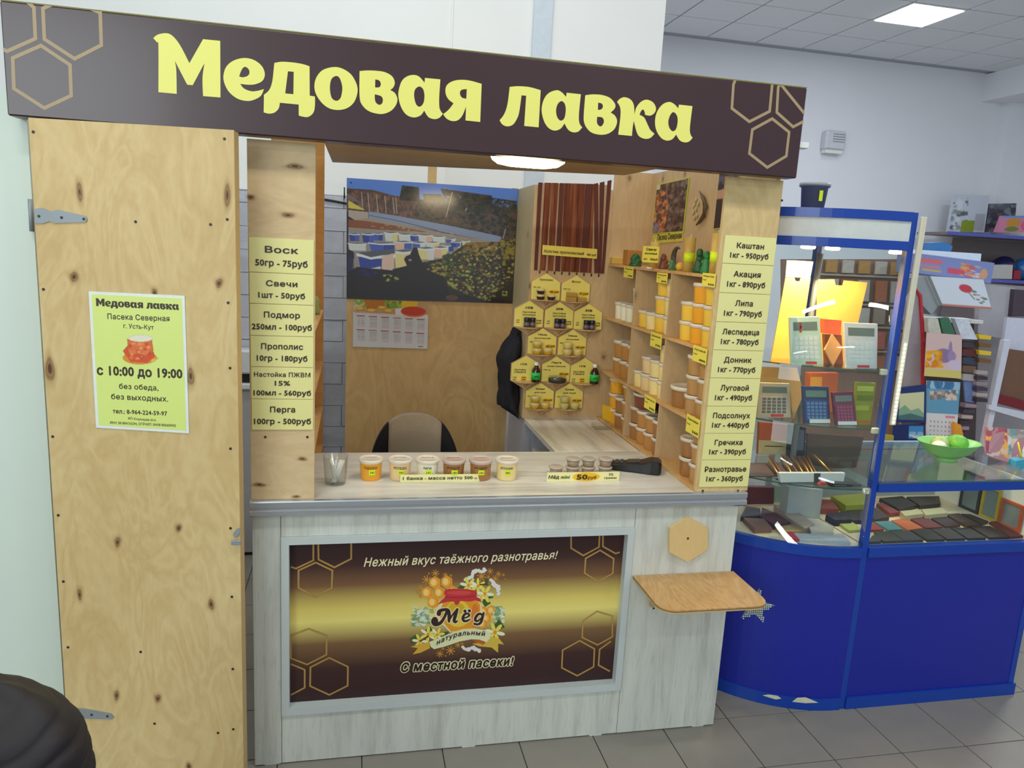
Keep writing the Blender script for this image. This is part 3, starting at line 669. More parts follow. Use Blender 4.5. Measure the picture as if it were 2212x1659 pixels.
# ---- rear panel, partition, canopy
bp_ = empty('rear_panel', (0.74, 1.585, 0), 'tan plywood rear wall of the stall behind the chair', 'panel')
box('board', 0.285, 1.19, 1.578, 1.592, 0.02, 2.185, PLYB, bp_)
box('batten', 0.70, 0.745, 1.592, 1.622, 0.0, 2.42, EDGE, bp_)
box('batten', 1.16, 1.19, 1.592, 1.622, 0.0, 2.2, EDGE, bp_)
pt = empty('display_partition', (1.4, 1.35, 1.01), 'plywood partition holding the striped mat and hexagon shelves', 'panel')
box('front_board', 1.19, 1.5995, 1.186, 1.20, 1.012, 2.195, PLYI, pt)
box('side_board', 1.19, 1.204, 1.20, 1.577, 1.012, 2.195, wood('shaded_plywood_grain', (206, 188, 150), (176, 152, 112), 'Z', 1, knot_scale=3), pt)
box('base_cabinet', 1.205, 1.80, 1.20, 1.577, 0.0, 1.0, CAB, pt)
cn = empty('canopy_board', (0.9, 0.5, 2.2), 'brown plywood canopy board above the counter carrying the oval lamp', 'ceiling board')
CAN = wood('canopy_plywood', (196, 176, 136), (150, 124, 88), 'X', 1, knots=False)
prism('board', [(0.215, 0.03, 2.203), (1.60, 0.03, 2.247), (1.545, 0.9, 2.242), (0.225, 0.9, 2.203)], (0, 0, 0.012), CAN, cn)
box('batten', 0.24, 1.58, 0.03, 0.06, 2.262, 2.30, EDGE, cn)
# ---- side counter
sc = empty('side_counter', (1.4, 0.9, 0), 'pale side counter running back along the honey shelves', 'counter')
box('worktop', 1.205, 1.5995, 0.561, 1.186, 0.982, 1.010, LAMY, sc, 0.002)
box('cabinet_end', 1.25, 1.79, 1.16, 1.185, 0.0, 0.982, CAB, sc)
box('cabinet_back', 1.60, 1.79, 0.565, 1.16, 0.0, 0.982, CAB, sc)
box('shelf', 1.25, 1.60, 0.60, 1.16, 0.84, 0.856, LAMY, sc)
box('cabinet_end', 1.25, 1.60, 0.565, 0.58, 0.0, 0.982, CAB, sc)

# ---- oval canopy lamp
lm = empty('canopy_lamp', (0.93, 0.135, 2.2), 'glowing oval lamp fixed under the stall canopy behind the brown sign', 'lamp')
GLOW = leds('warm_lamp_glow', (255, 232, 184), 32)
def oval(name, cx, cy, z1, rx, ry, h, mat, n=36):
    bm = bmesh.new(); rings = []
    for k, (s, dz) in enumerate(((1.0, 0.0), (1.0, -h * .25), (0.96, -h * .55), (0.82, -h * .85), (0.55, -h))):
        ring = []
        for i in range(n):
            a = 2 * math.pi * i / n; c_, s_ = math.cos(a), math.sin(a); e = 0.62
            ring.append(bm.verts.new((cx + rx * s * math.copysign(abs(c_) ** e, c_), cy + ry * s * math.copysign(abs(s_) ** e, s_), z1 + dz)))
        rings.append(ring)
    for A, B in zip(rings, rings[1:]):
        for i in range(n): bm.faces.new((A[i], A[(i + 1) % n], B[(i + 1) % n], B[i]))
    bm.faces.new(rings[0]); bm.faces.new(rings[-1][::-1])
    return bm_mk(name, bm, mat, lm, True)
oval('diffuser', 0.905, 0.105, 2.205, 0.130, 0.062, 0.040, GLOW)
oval('base_plate', 0.905, 0.105, 2.212, 0.134, 0.066, 0.012, WHITEP)
pl = bpy.data.lights.new('canopy_lamp_light', 'AREA'); pl.shape = 'ELLIPSE'; pl.size = 0.24; pl.size_y = 0.11; pl.energy = 1.3; pl.color = (1.0, 0.84, 0.60)
plo = bpy.data.objects.new('canopy_lamp_light', pl); COL.objects.link(plo); plo.location = (0.905, 0.105, 2.160)

# ================================================================== BANNER
bn = empty('shop_sign', (0.6, -0.035, 2.1785), 'long dark brown sign board with yellow lettering above the stall', 'sign')
bb = bmesh.new(); add_box(bb, -0.633, 1.8296, -0.07, -0.004, 2.1785, 2.4776, 0.004)
bm_mk('sign_box', bb, BROWN, bn)
box('top_piping', -0.633, 1.8296, -0.066, -0.004, 2.4777, 2.4812, plain('olive_trim', (120, 118, 40), 0.5), bn)
for x0_, x1_ in ((-0.5, 0.2), (0.25, 1.75)): box('mounting_batten', x0_, x1_, -0.0035, 0.022 if x0_ > 0 else 0.0, 2.25, 2.30, EDGE, bn)
YB = -0.0706
clipB = (-0.632, 1.8286, 2.1795, 2.4766)
KA = 2212 / 900.0; KB = 2212 / 950.0
for L_ in ([(68, 308), (218, 242), (372, 345), (378, 508), (236, 574), (74, 470)], [(8, 258), (38, 272), (188, 205), (180, 40), (140, 5)],
           [(280, 20), (228, 45), (236, 208), (396, 312), (538, 240), (532, 68), (470, 40)]):
    hexring(bn, [(a / KA, b / KA) for a, b in L_], 0.0095, GOLD, YB, clipB)
for L_ in ([(1805, 652), (1905, 597), (1990, 665), (1976, 785), (1880, 842), (1790, 772)], [(1720, 400), (1710, 425), (1702, 545), (1790, 612), (1892, 560), (1905, 425), (1895, 400)],
           [(1945, 420), (1935, 440), (1928, 565), (2010, 638), (2060, 612), (2090, 600)]):
    hexring(bn, [(850 + a / KB, b / KB) for a, b in L_], 0.0095, GOLD, YB, clipB)
KZ = 2157 / 260.0
Zo = {1: (320, 60), 2: (560, 100), 3: (800, 130), 4: (1060, 160), 5: (1260, 160)}
c = 1
GL = [
 (1, [[(92,185,c),(170,125),(300,98),(400,120),(500,210),(600,360),(740,635,c),(985,205,c),(1292,235,c),(1297,1250,c),(985,1225,c),(975,900),(1010,635,c),(800,1030,c),(700,1020,c),(478,590,c),(505,760),(513,1185,c),(185,1155,c),(185,330),(160,265)]]),
 (1, [[(1720,542),(1900,580),(2040,690),(2092,830),(2050,950),(1930,1010),(1800,1022),(1650,1005,c),(1720,1090),(1850,1138),(1960,1130),(2075,1100,c),(2020,1220),(1900,1290),(1770,1312),(1600,1270),(1450,1150),(1370,1000),(1350,860),(1400,700),(1530,590)],[(1750,702),(1805,750),(1815,820),(1770,870),(1690,888),(1632,872,c),(1660,790),(1700,720)]]),
 (2, [[(270,300,c),(400,278),(600,290),(780,320),(902,360,c),(905,885,c),(998,900,c),(998,1060),(970,1190),(880,1265),(780,1262),(708,1240,c),(708,1045,c),(370,1012,c),(350,1110),(280,1185),(180,1208),(80,1185,c),(85,870,c),(180,780),(235,620)],[(515,448,c),(618,458,c),(612,860,c),(465,845,c)]]),
 (2, [[(1340,372),(1500,405),(1650,510),(1745,680),(1760,830),(1700,1000),(1580,1105),(1420,1142),(1250,1110),(1110,1000),(1010,840),(990,680),(1040,530),(1150,420)],[(1380,532),(1440,570),(1480,680),(1488,780),(1460,920),(1390,978),(1310,940),(1275,840),(1268,700),(1300,580)]]),
 (3, [[(-193,196,c),(-60,185),(100,190),(260,215),(390,290),(438,400),(410,490),(355,535,c),(440,590),(485,700),(450,820),(350,920),(190,966),(-11,921),(-141,811),(-193,651)],[(88,345,c),(160,365),(188,430),(160,485),(85,488,c)],[(80,612,c),(190,645),(225,710),(205,780),(155,800),(100,760),(80,690)]]),
 (3, [[(780,265),(880,300),(972,405,c),(978,318,c),(1255,345,c),(1235,640),(1235,820),(1255,900),(1300,962,c),(1240,1030),(1150,1057),(1040,1020),(965,905,c),(900,990),(780,1027),(650,980),(560,860),(510,700),(505,560),(560,380),(660,290)],[(875,472),(945,520),(970,640),(950,770),(885,835),(820,790),(785,650),(800,530)]]),
 (3, [[(1640,352),(1800,370),(1995,425,c),(1968,1108,c),(1705,1080,c),(1715,830,c),(1650,990),(1570,1075),(1470,1092),(1370,1050),(1304,968,c),(1400,890),(1490,775,c),(1390,690),(1345,570),(1370,450),(1480,375)],[(1728,518,c),(1720,692,c),(1640,670),(1605,600),(1630,535)]]),
 (4, [[(340,230,c),(500,218),(700,235),(895,290,c),(858,955,c),(600,930,c),(635,388,c),(552,382,c),(510,680),(470,800),(400,905),(300,938),(210,905),(158,828,c),(240,720),(300,540)]]),
 (4, [[(1180,290),(1270,325),(1350,410,c),(1362,335,c),(1615,362,c),(1580,720),(1590,880),(1640,955,c),(1570,1030),(1480,1045),(1390,1000),(1322,885,c),(1250,980),(1140,1013),(1030,960),(950,830),(912,640),(950,460),(1040,340)],[(1265,485),(1325,530),(1345,640),(1320,790),(1250,835),(1190,770),(1170,650),(1200,540)]]),
 (5, [[(35,380,c),(160,365),(330,375),(480,430),(570,540),(560,620),(490,690,c),(570,750),(605,850),(560,980),(450,1065),(310,1088),(150,1050),(50,950),(10,840),(10,700)],[(265,512,c),(330,530),(352,580),(325,630),(260,645,c)],[(248,765,c),(340,780),(370,850),(340,920),(295,938),(250,890),(243,830)]]),
 (5, [[(605,500,c),(660,440),(745,415),(850,460),(905,560),(915,730,c),(950,600),(1030,500),(1130,460),(1240,500),(1300,600),(1280,690),(1200,745),(1105,730,c),(1100,680),(1070,635),(1030,670),(1008,730,c),(1090,780),(1150,900),(1200,1000),(1275,1070,c),(1200,1145),(1100,1160),(1000,1115),(950,1020),(905,840,c),(885,950),(870,1110,c),(625,1085,c),(665,760),(660,600)]]),
 (5, [[(1540,500),(1630,540),(1700,615,c),(1715,548,c),(1955,575,c),(1910,950),(1920,1080),(1958,1140,c),(1900,1205),(1820,1225),(1730,1190),(1662,1085,c),(1590,1170),(1490,1192),(1390,1140),(1310,1010),(1285,850),(1320,680),(1420,545)],[(1610,682),(1670,730),(1692,830),(1665,980),(1600,1025),(1540,960),(1522,850),(1555,740)]]),
]
def smooth_loop(L_, sub=5):
    n = len(L_); out = []
    P = [Vector((p[0], p[1])) for p in L_]; cr = [len(p) > 2 for p in L_]
    for i in range(n):
        p1, p2 = P[i], P[(i + 1) % n]
        p0 = P[i - 1] if not cr[i] else p1 * 2 - p2 if False else p1
        p3 = P[(i + 2) % n] if not cr[(i + 1) % n] else p2
        if cr[i] and cr[(i + 1) % n]: out.append(p1.copy()); continue
        for k in range(sub):
            t = k / sub
            out.append(0.5 * ((2 * p1) + (p2 - p0) * t + (2 * p0 - 5 * p1 + 4 * p2 - p3) * t * t + (3 * p1 - p0 - 3 * p2 + p3) * t ** 3))
    return out
def poly_curve(loops, ext):
    cu = bpy.data.curves.new('g', 'CURVE'); cu.dimensions = '2D'; cu.fill_mode = 'BOTH'; cu.extrude = ext
    for lp_ in loops:
        sp = cu.splines.new('POLY'); sp.points.add(len(lp_) - 1); sp.use_cyclic_u = True
        for q, v in zip(sp.points, lp_): q.co = (v[0], v[1], 0, 1)
    o = bpy.data.objects.new('g', cu); me = bpy.data.meshes.new_from_object(o); bpy.data.objects.remove(o); bpy.data.curves.remove(cu); return me
GLYPH = []
for zi, loops in GL:
    ox, oy = Zo[zi]; L3 = []
    for lp_ in loops:
        q = [at(ox + v[0] / KZ, oy + v[1] / KZ, y=YB) for v in smooth_loop(lp_)]
        L3.append([(v.x, v.z) for v in q])
    me = poly_curve(L3, 0.0006); cc = coords(me)
    GLYPH.append((L3, cc))
    P = np.stack([cc[:, 0], YB - cc[:, 2], cc[:, 1]], 1); o3 = Vector(P.mean(0))
    me.vertices.foreach_set('co', (P - np.array(o3)).astype('f').ravel()); me.flip_normals(); me.update(); me.name = 'letter'
    o = link('letter', me, YEL, bn); o.location = o3 - wl(bn)

# ================================================================== DOOR
DZ = 2.1765
dA = at(61, 254, z=DZ); dB = at(505, 281, z=DZ); dA.z = dB.z = 0
dd = (dB - dA).normalized(); dn = Vector((dd.y, -dd.x, 0)); DW = (dB - dA).length   # dn points to the room
dr = empty('plywood_door', tuple((dA + dB) / 2), 'tall birch plywood door standing ajar left of the counter', 'door')
def dpt(s, z, o=0): return dA + dd * s + dn * o + Vector((0, 0, z))
prism('door_skin', [dpt(0, .012), dpt(DW, .012), dpt(DW, DZ), dpt(0, DZ)], -dn * 0.006, PLY, dr)
def dbar(nm, s0, s1, z0, z1, m): prism(nm, [dpt(s0, z0, -.0062), dpt(s1, z0, -.0062), dpt(s1, z1, -.0062), dpt(s0, z1, -.0062)], -dn * 0.036, m, dr)
dbar('frame_stile', 0, 0.045, .012, DZ - .002, EDGE); dbar('frame_stile', DW - .045, DW, .012, DZ - .002, EDGE)
for z_ in (.014, 1.05, DZ - .05): dbar('frame_rail', .0455, DW - .0455, z_, z_ + .045, EDGE)
kd = -dn
for a, b in ((72, 285), (485, 300), (293, 479), (455, 485), (491, 474), (493, 654), (497, 795), (498, 969), (94, 625), (114, 943), (126, 1113), (137, 1256), (147, 1398), (498, 1141), (501, 1289), (503, 1445), (504, 1575), (471, 1583), (334, 1563), (304, 1408)):
    screw(dr, a, b, n=dn, o=dA)
def D(px, py, o=0.0): return atp(px, py, dA + dn * o, dn)
def strap(P, nm, holes):
    h = empty(nm, (0, 0, 0)); h.parent = dr; h.location = D(*P[0]) - wl(dr)
    prism('strap', [D(a, b, .0012) for a, b in P], dn * 0.002, STEEL, h)
    for a, b in holes: screw(h, a, b, n=dn, o=dA + dn * .0035, r=.004)
    return h
s1 = strap([(75, 451), (92, 449), (110, 457), (125, 453), (185, 467), (189, 473), (186, 480), (120, 482), (108, 478), (92, 483), (76, 482)], 'strap_hinge', ((84, 467), (133, 470), (181, 473)))
s2 = strap([(150, 1529), (185, 1531), (240, 1541), (247, 1549), (241, 1553), (190, 1552), (150, 1548)], 'strap_hinge', ((198, 1544), (232, 1547)))
ka = at(65, 430, y=-.008); kb = at(69, 500, y=-.008)
tube('hinge_knuckle', [ka, kb], .0065, STEEL, s1, 10)
lt = empty('latch', (0, 0, 0)); lt.parent = dr; lt.location = D(505, 1150) - wl(dr)
box('latch_arm', dB.x - .025, dB.x + .004, dB.y - .014, dB.y - .006, .925, .940, STEEL, lt, .001)
prism('latch_plate', [D(507, 1160, .001), D(504, 1152, .001), D(512, 1142, .001), D(519, 1140, .001), D(519, 1150, .001), D(512, 1160, .001)], dn * .004, STEEL, lt)
# notice with opening hours
ncor = [D(191.7, 629, .001), D(399, 638.8, .001), D(408.8, 936, .001), D(208, 923.5, .001)]
no = prism('opening_hours_notice', ncor[::-1], dn * .0012, plain('notice_white_border', (232, 238, 232), .3, coat=.5), None)
tag(no, 'laminated yellow opening hours notice with white border fixed on the door', 'notice')
NOT = plain('notice_yellow', (222, 234, 128), .3, noise=.01, coat=.6)
def lerp4(u, v, o): return (ncor[0] * (1 - u) + ncor[1] * u) * (1 - v) + (ncor[3] * (1 - u) + ncor[2] * u) * v + dn * o
prism('yellow_field', [lerp4(*p, .0013) for p in ((.03, .98), (.97, .98), (.97, .02), (.03, .02))], dn * .0003, NOT, no)
NO = .0028
nup = (ncor[0] - ncor[3]).normalized()
if True:
    P_, F_ = [], []; allx = np.concatenate([g[1][:, 0] for g in GLYPH]); gx0, gx1 = allx.min(), allx.max(); q0, q1 = D(207, 664, NO), D(387, 672, NO); axn = (q1 - q0); kk = axn.length / (gx1 - gx0); axn = axn.normalized(); base = 2.247
    for (me_c, (L3, cc_)) in zip([o for o in bn.children if o.name.startswith('letter')], GLYPH):
        n0_ = sum(len(p) for p in P_); P_.append(np.array(q0)[None] + ((cc_[:, 0] - gx0) * kk)[:, None] * np.array(axn) + ((cc_[:, 1] - base) * kk)[:, None] * np.array(nup) + (cc_[:, 2] * .2)[:, None] * np.array(dn))
        F_ += [tuple(v + n0_ for v in p.vertices) for p in me_c.data.polygons]
    mk('lettering', np.concatenate(P_).tolist(), F_, INK, no)
for s, x0, y0, x1, y1, ys, bo in (('Пасека Северная', 232.6, 689, 366, 694, 1.1, .02), ('г. Усть-Кут', 267, 708.5, 332, 712, 1.1, .02), ('с 10:00 до 19:00', 210.6, 809, 393.3, 817, 1.12, .045),
                              ('без обеда,', 257.6, 839.5, 342, 843.5, 1.0, .02), ('без выходных.', 240.6, 862, 363, 867.5, 1.0, .02), ('тел.: 8-964-224-59-97', 244, 892.5, 360.7, 898, 1.1, .03),
                              ('ИП Кошкарев И.Н.', 277, 906, 338, 910.5, 1.1, .02), ('ИНН 381804156294, ОГРНИП 304381800600042', 238, 915.5, 380, 922, 1.25, .02)):
    letter(no, s, D(x0, y0, NO), D(x1, y1, NO), nup, INK, ys=ys, bold=bo, off=0)
hc = Cv(720, 890, 950, 1080, 60, 50, alpha=0)
hc.ell(835, 1030, 100, 38, (226, 140, 50)); hc.poly([(735, 990), (770, 950), (900, 960), (925, 1020), (880, 1060), (780, 1055)], (214, 84, 44)); hc.poly([(760, 920), (905, 925), (915, 985), (890, 1010), (770, 1000)], (222, 110, 56)); hc.ell(840, 915, 72, 20, (232, 226, 200)); hc.poly([(905, 1040), (950, 1030), (900, 1060)], (236, 190, 90))
hc.blobs([(770, 940), (900, 940), (900, 1040), (770, 1040)], [(232, 130, 70), (200, 70, 40), (240, 170, 110)], 30, 12, .7)
hc.mesh('honeycomb_picture', PRINT, no, bil(*[D(a / 2.764, 400 + b / 2.764, NO) for a, b in ((720, 890), (950, 890), (950, 1080), (720, 1080))]))

# veneer knots: figure of the wood, drawn where the boards show them
def knotmat():
    m, nt, b = nodes('veneer_knot', .5, .3); a = nt.nodes.new('ShaderNodeAttribute'); a.attribute_name = 'Col'; nt.links.new(a.outputs['Color'], b.inputs['Base Color']); nt.links.new(a.outputs['Alpha'], b.inputs['Alpha']); return m
KNM = knotmat(); krr = random.Random(21)
def knot(parent, px, py, w_, h_, nrm=None, org=None, y=None, dark=1.0):
    p = at(px, py, y=y) if y is not None else atp(px, py, org, nrm); n_ = Vector((0, -1, 0)) if nrm is None else Vector(nrm); ux = UPZ.cross(n_).normalized(); 
    nx, ny = 18, 26; V, F, C4 = [], [], []
    ph = krr.uniform(0, 6)
    for j in range(ny):
        for i in range(nx):
            u = i / (nx - 1) * 2 - 1; v = j / (ny - 1) * 2 - 1
            V.append(p + ux * (u * w_ * 1.9) + UPZ * (v * h_ * 1.9) + n_ * .0005)
            d = math.hypot(u * 1.9 * (1 + .18 * math.sin(3 * v + ph)), v * 1.9 + .15 * math.sin(4 * u + ph)); core = max(0, 1 - d / .55); ring = math.exp(-((d - .75) / .18) ** 2); halo = max(0, 1 - d / 1.85)
            al = min(1, core * 1.5 * dark + ring * .45 + halo * .40); c_ = lin((92, 62, 42)) if core > .2 else lin((150, 108, 66)); C4 += [c_[0], c_[1], c_[2], al if max(abs(u), abs(v)) < .99 else 0]
    for j in range(ny - 1):
        for i in range(nx - 1): F.append((j * nx + i, j * nx + i + 1, (j + 1) * nx + i + 1, (j + 1) * nx + i))
    o = mk('knot', V, F, KNM, parent); ca = o.data.color_attributes.new('Col', 'FLOAT_COLOR', 'POINT'); ca.data.foreach_set('color', C4); return o
for a, b, w_, h_, dk in ((172, 412, 6, 18, .4), (491, 425, 5, 22, .5), (160, 599, 7, 10, 1), (473, 612, 7, 9, 1), (334, 631, 6, 8, 1), (108, 800, 8, 24, .8), (412, 815, 6, 18, .5), (386, 1141, 6, 8, 1), (254, 1171, 6, 11, .6), (172, 1283, 5, 13, .7), (456, 1305, 6, 12, .8), (341, 1508, 7, 9, .9), (252, 1503, 5, 12, .6), (408, 1655, 6, 9, .8)):
    knot(dr, a, b, w_ / 640, h_ / 640, dn, dA, dark=dk)
for a, b, w_, h_, dk in ((637, 360, 14, 5, .6), (541, 425, 9, 5, .8), (622, 464, 14, 5, .7), (653, 991, 9, 4, .7), (560, 1047, 12, 4, .7), (640, 1073, 7, 3, .7)): knot(po, a, b, w_ / 620, h_ / 620, y=0, dark=dk)

# ================================================================== PRICE CARDS
def price_card(x0, x1, z0, z1, lines, label, group):
    cd = box('price_card', x0, x1, -.0035, -.0008, z0 + .001, z1 - .001, CARD, None, .0006); tag(cd, label, 'price card', group)
    W = x1 - x0; H = z1 - z0
    for s, zc, wf, hf, bo in lines:
        me_w = W * wf; xc = (x0 + x1) / 2
        letter(cd, s, (xc - me_w / 2, -.004, z0 + H * zc), (xc + me_w / 2, -.004, z0 + H * zc), UPZ, INK, h=H * hf, bold=bo)
    return cd
zl = [1.879, 1.769, 1.670, 1.567, 1.465, 1.358, 1.253]
LT = [('Воск', '50гр - 75руб', .50, .80), ('Свечи', '1шт - 50руб', .48, .72), ('Подмор', '250мл - 100руб', .56, .94), ('Прополис', '10гр - 180руб', .66, .80), None, ('Перга', '100гр - 500руб', .40, .92)]
lab = ['wax', 'candle', 'dried bee', 'propolis', 'tincture', 'bee bread']
for i in range(6):
    if LT[i]: L_ = [(LT[i][0], .58, LT[i][2], .18, .03), (LT[i][1], .20, LT[i][3], .18, .035)]
    else: L_ = [('Настойка ПЖВМ', .70, .90, .14, .02), ('15%', .43, .24, .15, .03), ('100мл - 560руб', .12, .92, .16, .035)]
    price_card(-.0035 + .002 * i * .3, .1945, zl[i + 1], zl[i], L_, 'yellow %s price card, %s from the top on the left post' % (lab[i], ['first', 'second', 'third', 'fourth', 'fifth', 'lowest'][i]), 'price cards on the left post')
zr = [1.973, 1.873, 1.768, 1.662, 1.558, 1.453, 1.346, 1.241, 1.137, 1.029]
RT = [('Каштан', '950', .52), ('Акация', '890', .52), ('Липа', '790', .34), ('Леспедеца', '780', .72), ('Донник', '770', .54), ('Луговой', '490', .56), ('Подсолнух', '440', .74), ('Гречиха', '390', .56), ('Разнотравье', '360', .84)]
labr = ['chestnut', 'acacia', 'linden', 'bush clover', 'sweet clover', 'meadow', 'sunflower', 'buckwheat', 'wildflower']
for i in range(9):
    price_card(1.617, 1.8205, zr[i + 1], zr[i], [(RT[i][0], .57, RT[i][2], .19, .03), ('1кг - %sруб' % RT[i][1], .22, .74, .19, .035)],
               'yellow %s honey price card, %s on the right post' % (labr[i], ['topmost', 'second from the top', 'third from the top', 'fourth from the top', 'in the middle', 'fourth from the bottom', 'third from the bottom', 'second from the bottom', 'lowest'][i]), 'price cards on the right post')

# ================================================================== COUNTER FRONT FITTINGS
hp = prism('hexagon_plaque', [at(*p, y=-.001) for p in ((1485, 1115), (1526, 1137), (1526, 1184), (1483, 1211), (1443, 1190), (1444, 1138))], (0, -.012, 0), wood('beech_plaque', (226, 196, 138), (214, 180, 120), 'Z', 1, knots=False), None)
tag(hp, 'hexagonal plywood plaque screwed to the counter front', 'plaque'); screw(hp, 1486, 1163, y=-.0135)
PLYT = wood('varnished_plywood_shelf', (216, 182, 128), (172, 128, 78), 'Y', 1.6, knots=False, contrast=1.5)
fz = .679
n0 = at(1460, 1322, z=fz); n1 = at(1658, 1306, z=fz); dep = (n0.y + n1.y) / 2
xa, xb = 1.381, 1.802; r_ = .06
P = [(xa, -.002, fz)] + [(xa + r_ - r_ * math.cos(t), dep + r_ - r_ * math.sin(t), fz) for t in np.linspace(0, math.pi / 2, 8)] + [(xb - r_ + r_ * math.sin(t), dep + r_ - r_ * math.cos(t), fz) for t in np.linspace(0, math.pi / 2, 8)] + [(xb, -.002, fz)]
fs = empty('fold_down_shelf', ((xa + xb) / 2, dep / 2, fz - .016), 'varnished plywood bag shelf with rounded corners on the counter front', 'shelf')
prism('shelf_board', P, (0, 0, -.005), PLYT, fs)
prism('dark_ply_layer', [(x, y + .0006, z - .0051) for x, y, z in P], (0, 0, -.003), plain('dark_ply', (112, 80, 50), .6), fs)
prism('light_ply_layer', [(x, y, z - .0082) for x, y, z in P], (0, 0, -.005), EDGE, fs)
for x_ in (1.46, 1.72): prism('bracket', [(x_, -.001, fz - .0135), (x_, -.16, fz - .0135), (x_, -.15, fz - .022), (x_, -.012, fz - .13), (x_, -.001, fz - .13)], (.012, 0, 0), EDGE, fs)
screw(ct, 1412, 1314, y=0)
# tinsel star standing out behind the shelf
st = empty('tinsel_star', (1.92, -.05, .60), 'silver grey knobbly star ornament beside the corner of the bag shelf', 'ornament')
sc_ = at(1640, 1306, y=-.1); STM = plain('silver_tinsel', (120, 136, 136), .35, metal=.5, noise=.3, scale=200)
pts = []
tips = [at(a, b, y=-.1) for a, b in ((1640, 1270), (1675, 1308), (1646, 1342), (1600, 1335), (1600, 1290))]
ctr = sum(tips, Vector()) / 5
bm = bmesh.new(); ring = []
for i, t in enumerate(tips):
    ring.append(t); ring.append(ctr + ((t + tips[(i + 1) % 5]) / 2 - ctr) * .52)
A = [bm.verts.new(v) for v in ring]; f_ = bm.verts.new(ctr + Vector((0, -.012, 0))); b_ = bm.verts.new(ctr + Vector((0, .012, 0)))
for i in range(10): bm.faces.new((A[i], A[(i + 1) % 10], f_)); bm.faces.new((A[(i + 1) % 10], A[i], b_))
bm_mk('star_body', bm, STM, st)
bm = bmesh.new(); mm = Cv(0, 0, 1, 1, 2, 2)
for gx in np.arange(-.06, .065, .0085):
    for gz in np.arange(-.07, .075, .0085):
        px_, pz_ = ctr.x + gx, ctr.z + gz; ins = False
        for i in range(10):
            a, b = ring[i], ring[(i + 1) % 10]
            if (a.z > pz_) != (b.z > pz_) and px_ < (b.x - a.x) * (pz_ - a.z) / (b.z - a.z) + a.x: ins = not ins
        if ins: bmesh.ops.create_icosphere(bm, subdivisions=1, radius=.0034, matrix=Matrix.Translation((px_, ctr.y - .009, pz_)))
bd = bm_mk('bead', bm, plain('pale_beads', (196, 206, 196), .3), st); bd['kind'] = 'stuff'

# ================================================================== JARS
def honey(name, rgb): return plain('honey_' + name, rgb, .32, noise=.05, scale=25, coat=.25)
HM = {k: honey(k, v) for k, v in dict(orange=(238, 166, 40), yellow=(244, 198, 70), pale=(246, 222, 150), cream=(238, 206, 150), white=(244, 236, 208), amber=(190, 132, 66), brown=(164, 112, 60), tan=(190, 142, 84), dark=(132, 76, 34), red=(132, 70, 44), grey=(164, 144, 124)).items()}
LIDM = plain('frosted_lid', (236, 224, 204), .3, noise=.02, alpha=.82)
LIDP = plain('pinkish_lid', (212, 188, 172), .3, noise=.02, alpha=.88)
_jar = {}
def jar(key, r, h, c, label, group, lid=LIDM, label_cat='jar'):
    k = (key, r, h, lid.name)
    if k in _jar: return dup(_jar[k], c, label, group)
    t = empty('honey_jar', c, label, label_cat, group)
    lathe('jar_body', [(0, 0), (r * .84, 0), (r * .86, h * .03), (r * .95, h * .80), (r * .96, h * .84), (0, h * .84)], c, HM[key], t, 20)
    lathe('lid', [(r * .96, h * .80), (r * 1.03, h * .82), (r * 1.05, h * .90), (r * 1.04, h * .98), (r * .98, h), (r * .90, h * .965), (0, h * .965)], c, lid, t, 20)
    _jar[k] = t; return t
JR, JH = .0455, .078
names_ord = ['nearest', 'second', 'third', 'fourth', 'farthest']
lay = ['bottom', 'middle', 'top']
def stack(y, z, n, key, comp, who, x=1.655, r=JR, h=JH, grp=None):
    for l in range(n):
        jar(key, r, h, (x + random.uniform(-.002, .002), y + random.uniform(-.002, .002), z + .0005 + l * (h + .0008)),
            '%s honey jar, %s layer, %s, %s' % (key.replace('pale', 'pale yellow'), 'only' if n == 1 else lay[l] if n == 3 else ('bottom', 'top')[l], who, comp), grp or 'honey jars on the stall shelves')
Z1, Z2, Z3 = SZ[2], SZ[1], SZ[0]
cN1, cN2, cN3 = 'top bay by the post', 'top middle bay', 'top far bay'
for i, (y, n, k) in enumerate(((.085, 3, 'yellow'), (.185, 3, 'orange'), (.285, 2, 'yellow'))): stack(y, Z1, n, k, cN1, ['nearest stack', 'second stack', 'farthest stack'][i])
for i, (y, n, k) in enumerate(((.455, 3, 'pale'), (.55, 3, 'yellow'), (.645, 1, 'pale'), (.735, 1, 'yellow'))): stack(y, Z1, n, k, cN2, ['nearest stack', 'second stack', 'third stack', 'farthest'][i])
for i, y in enumerate((.85, .93, 1.01, 1.09)): stack(y, Z1, 1 if i else 2, 'white', cN3, ['nearest', 'second', 'third', 'farthest'][i], r=.036, h=.085)
for i, (y, n, k) in enumerate(((.075, 3, 'tan'), (.170, 3, 'tan'))): stack(y, Z2, n, k, 'middle bay by the post', ['nearest stack', 'second stack'][i])
wide = jar('brown', .064, .088, (1.672, .30, Z2 + .0005), 'wide brown honey tub standing alone in the middle row near the post', 'wide honey tubs')
for i, (y, n, k) in enumerate(((.455, 3, 'pale'), (.55, 2, 'pale'), (.645, 2, 'cream'), (.735, 1, 'pale'))): stack(y, Z2, n, k, 'centre bay', ['nearest stack', 'second stack', 'third stack', 'farthest'][i])
for i, y in enumerate((.85, .945, 1.04)):
    for l in range(2): jar('amber', .05, .088, (1.665, y, Z2 + .0005 + l * .089), 'amber honey jar, %s layer, %s, middle far bay' % (('lower', 'upper')[l], ['nearest', 'second', 'farthest'][i]), 'honey jars on the stall shelves')
for i, (y, n) in enumerate(((.075, 3), (.17, 2))): stack(y, Z3, n, 'tan' if i == 0 else 'brown', 'bottom bay by the post', ['nearest stack', 'second stack'][i], h=.078)
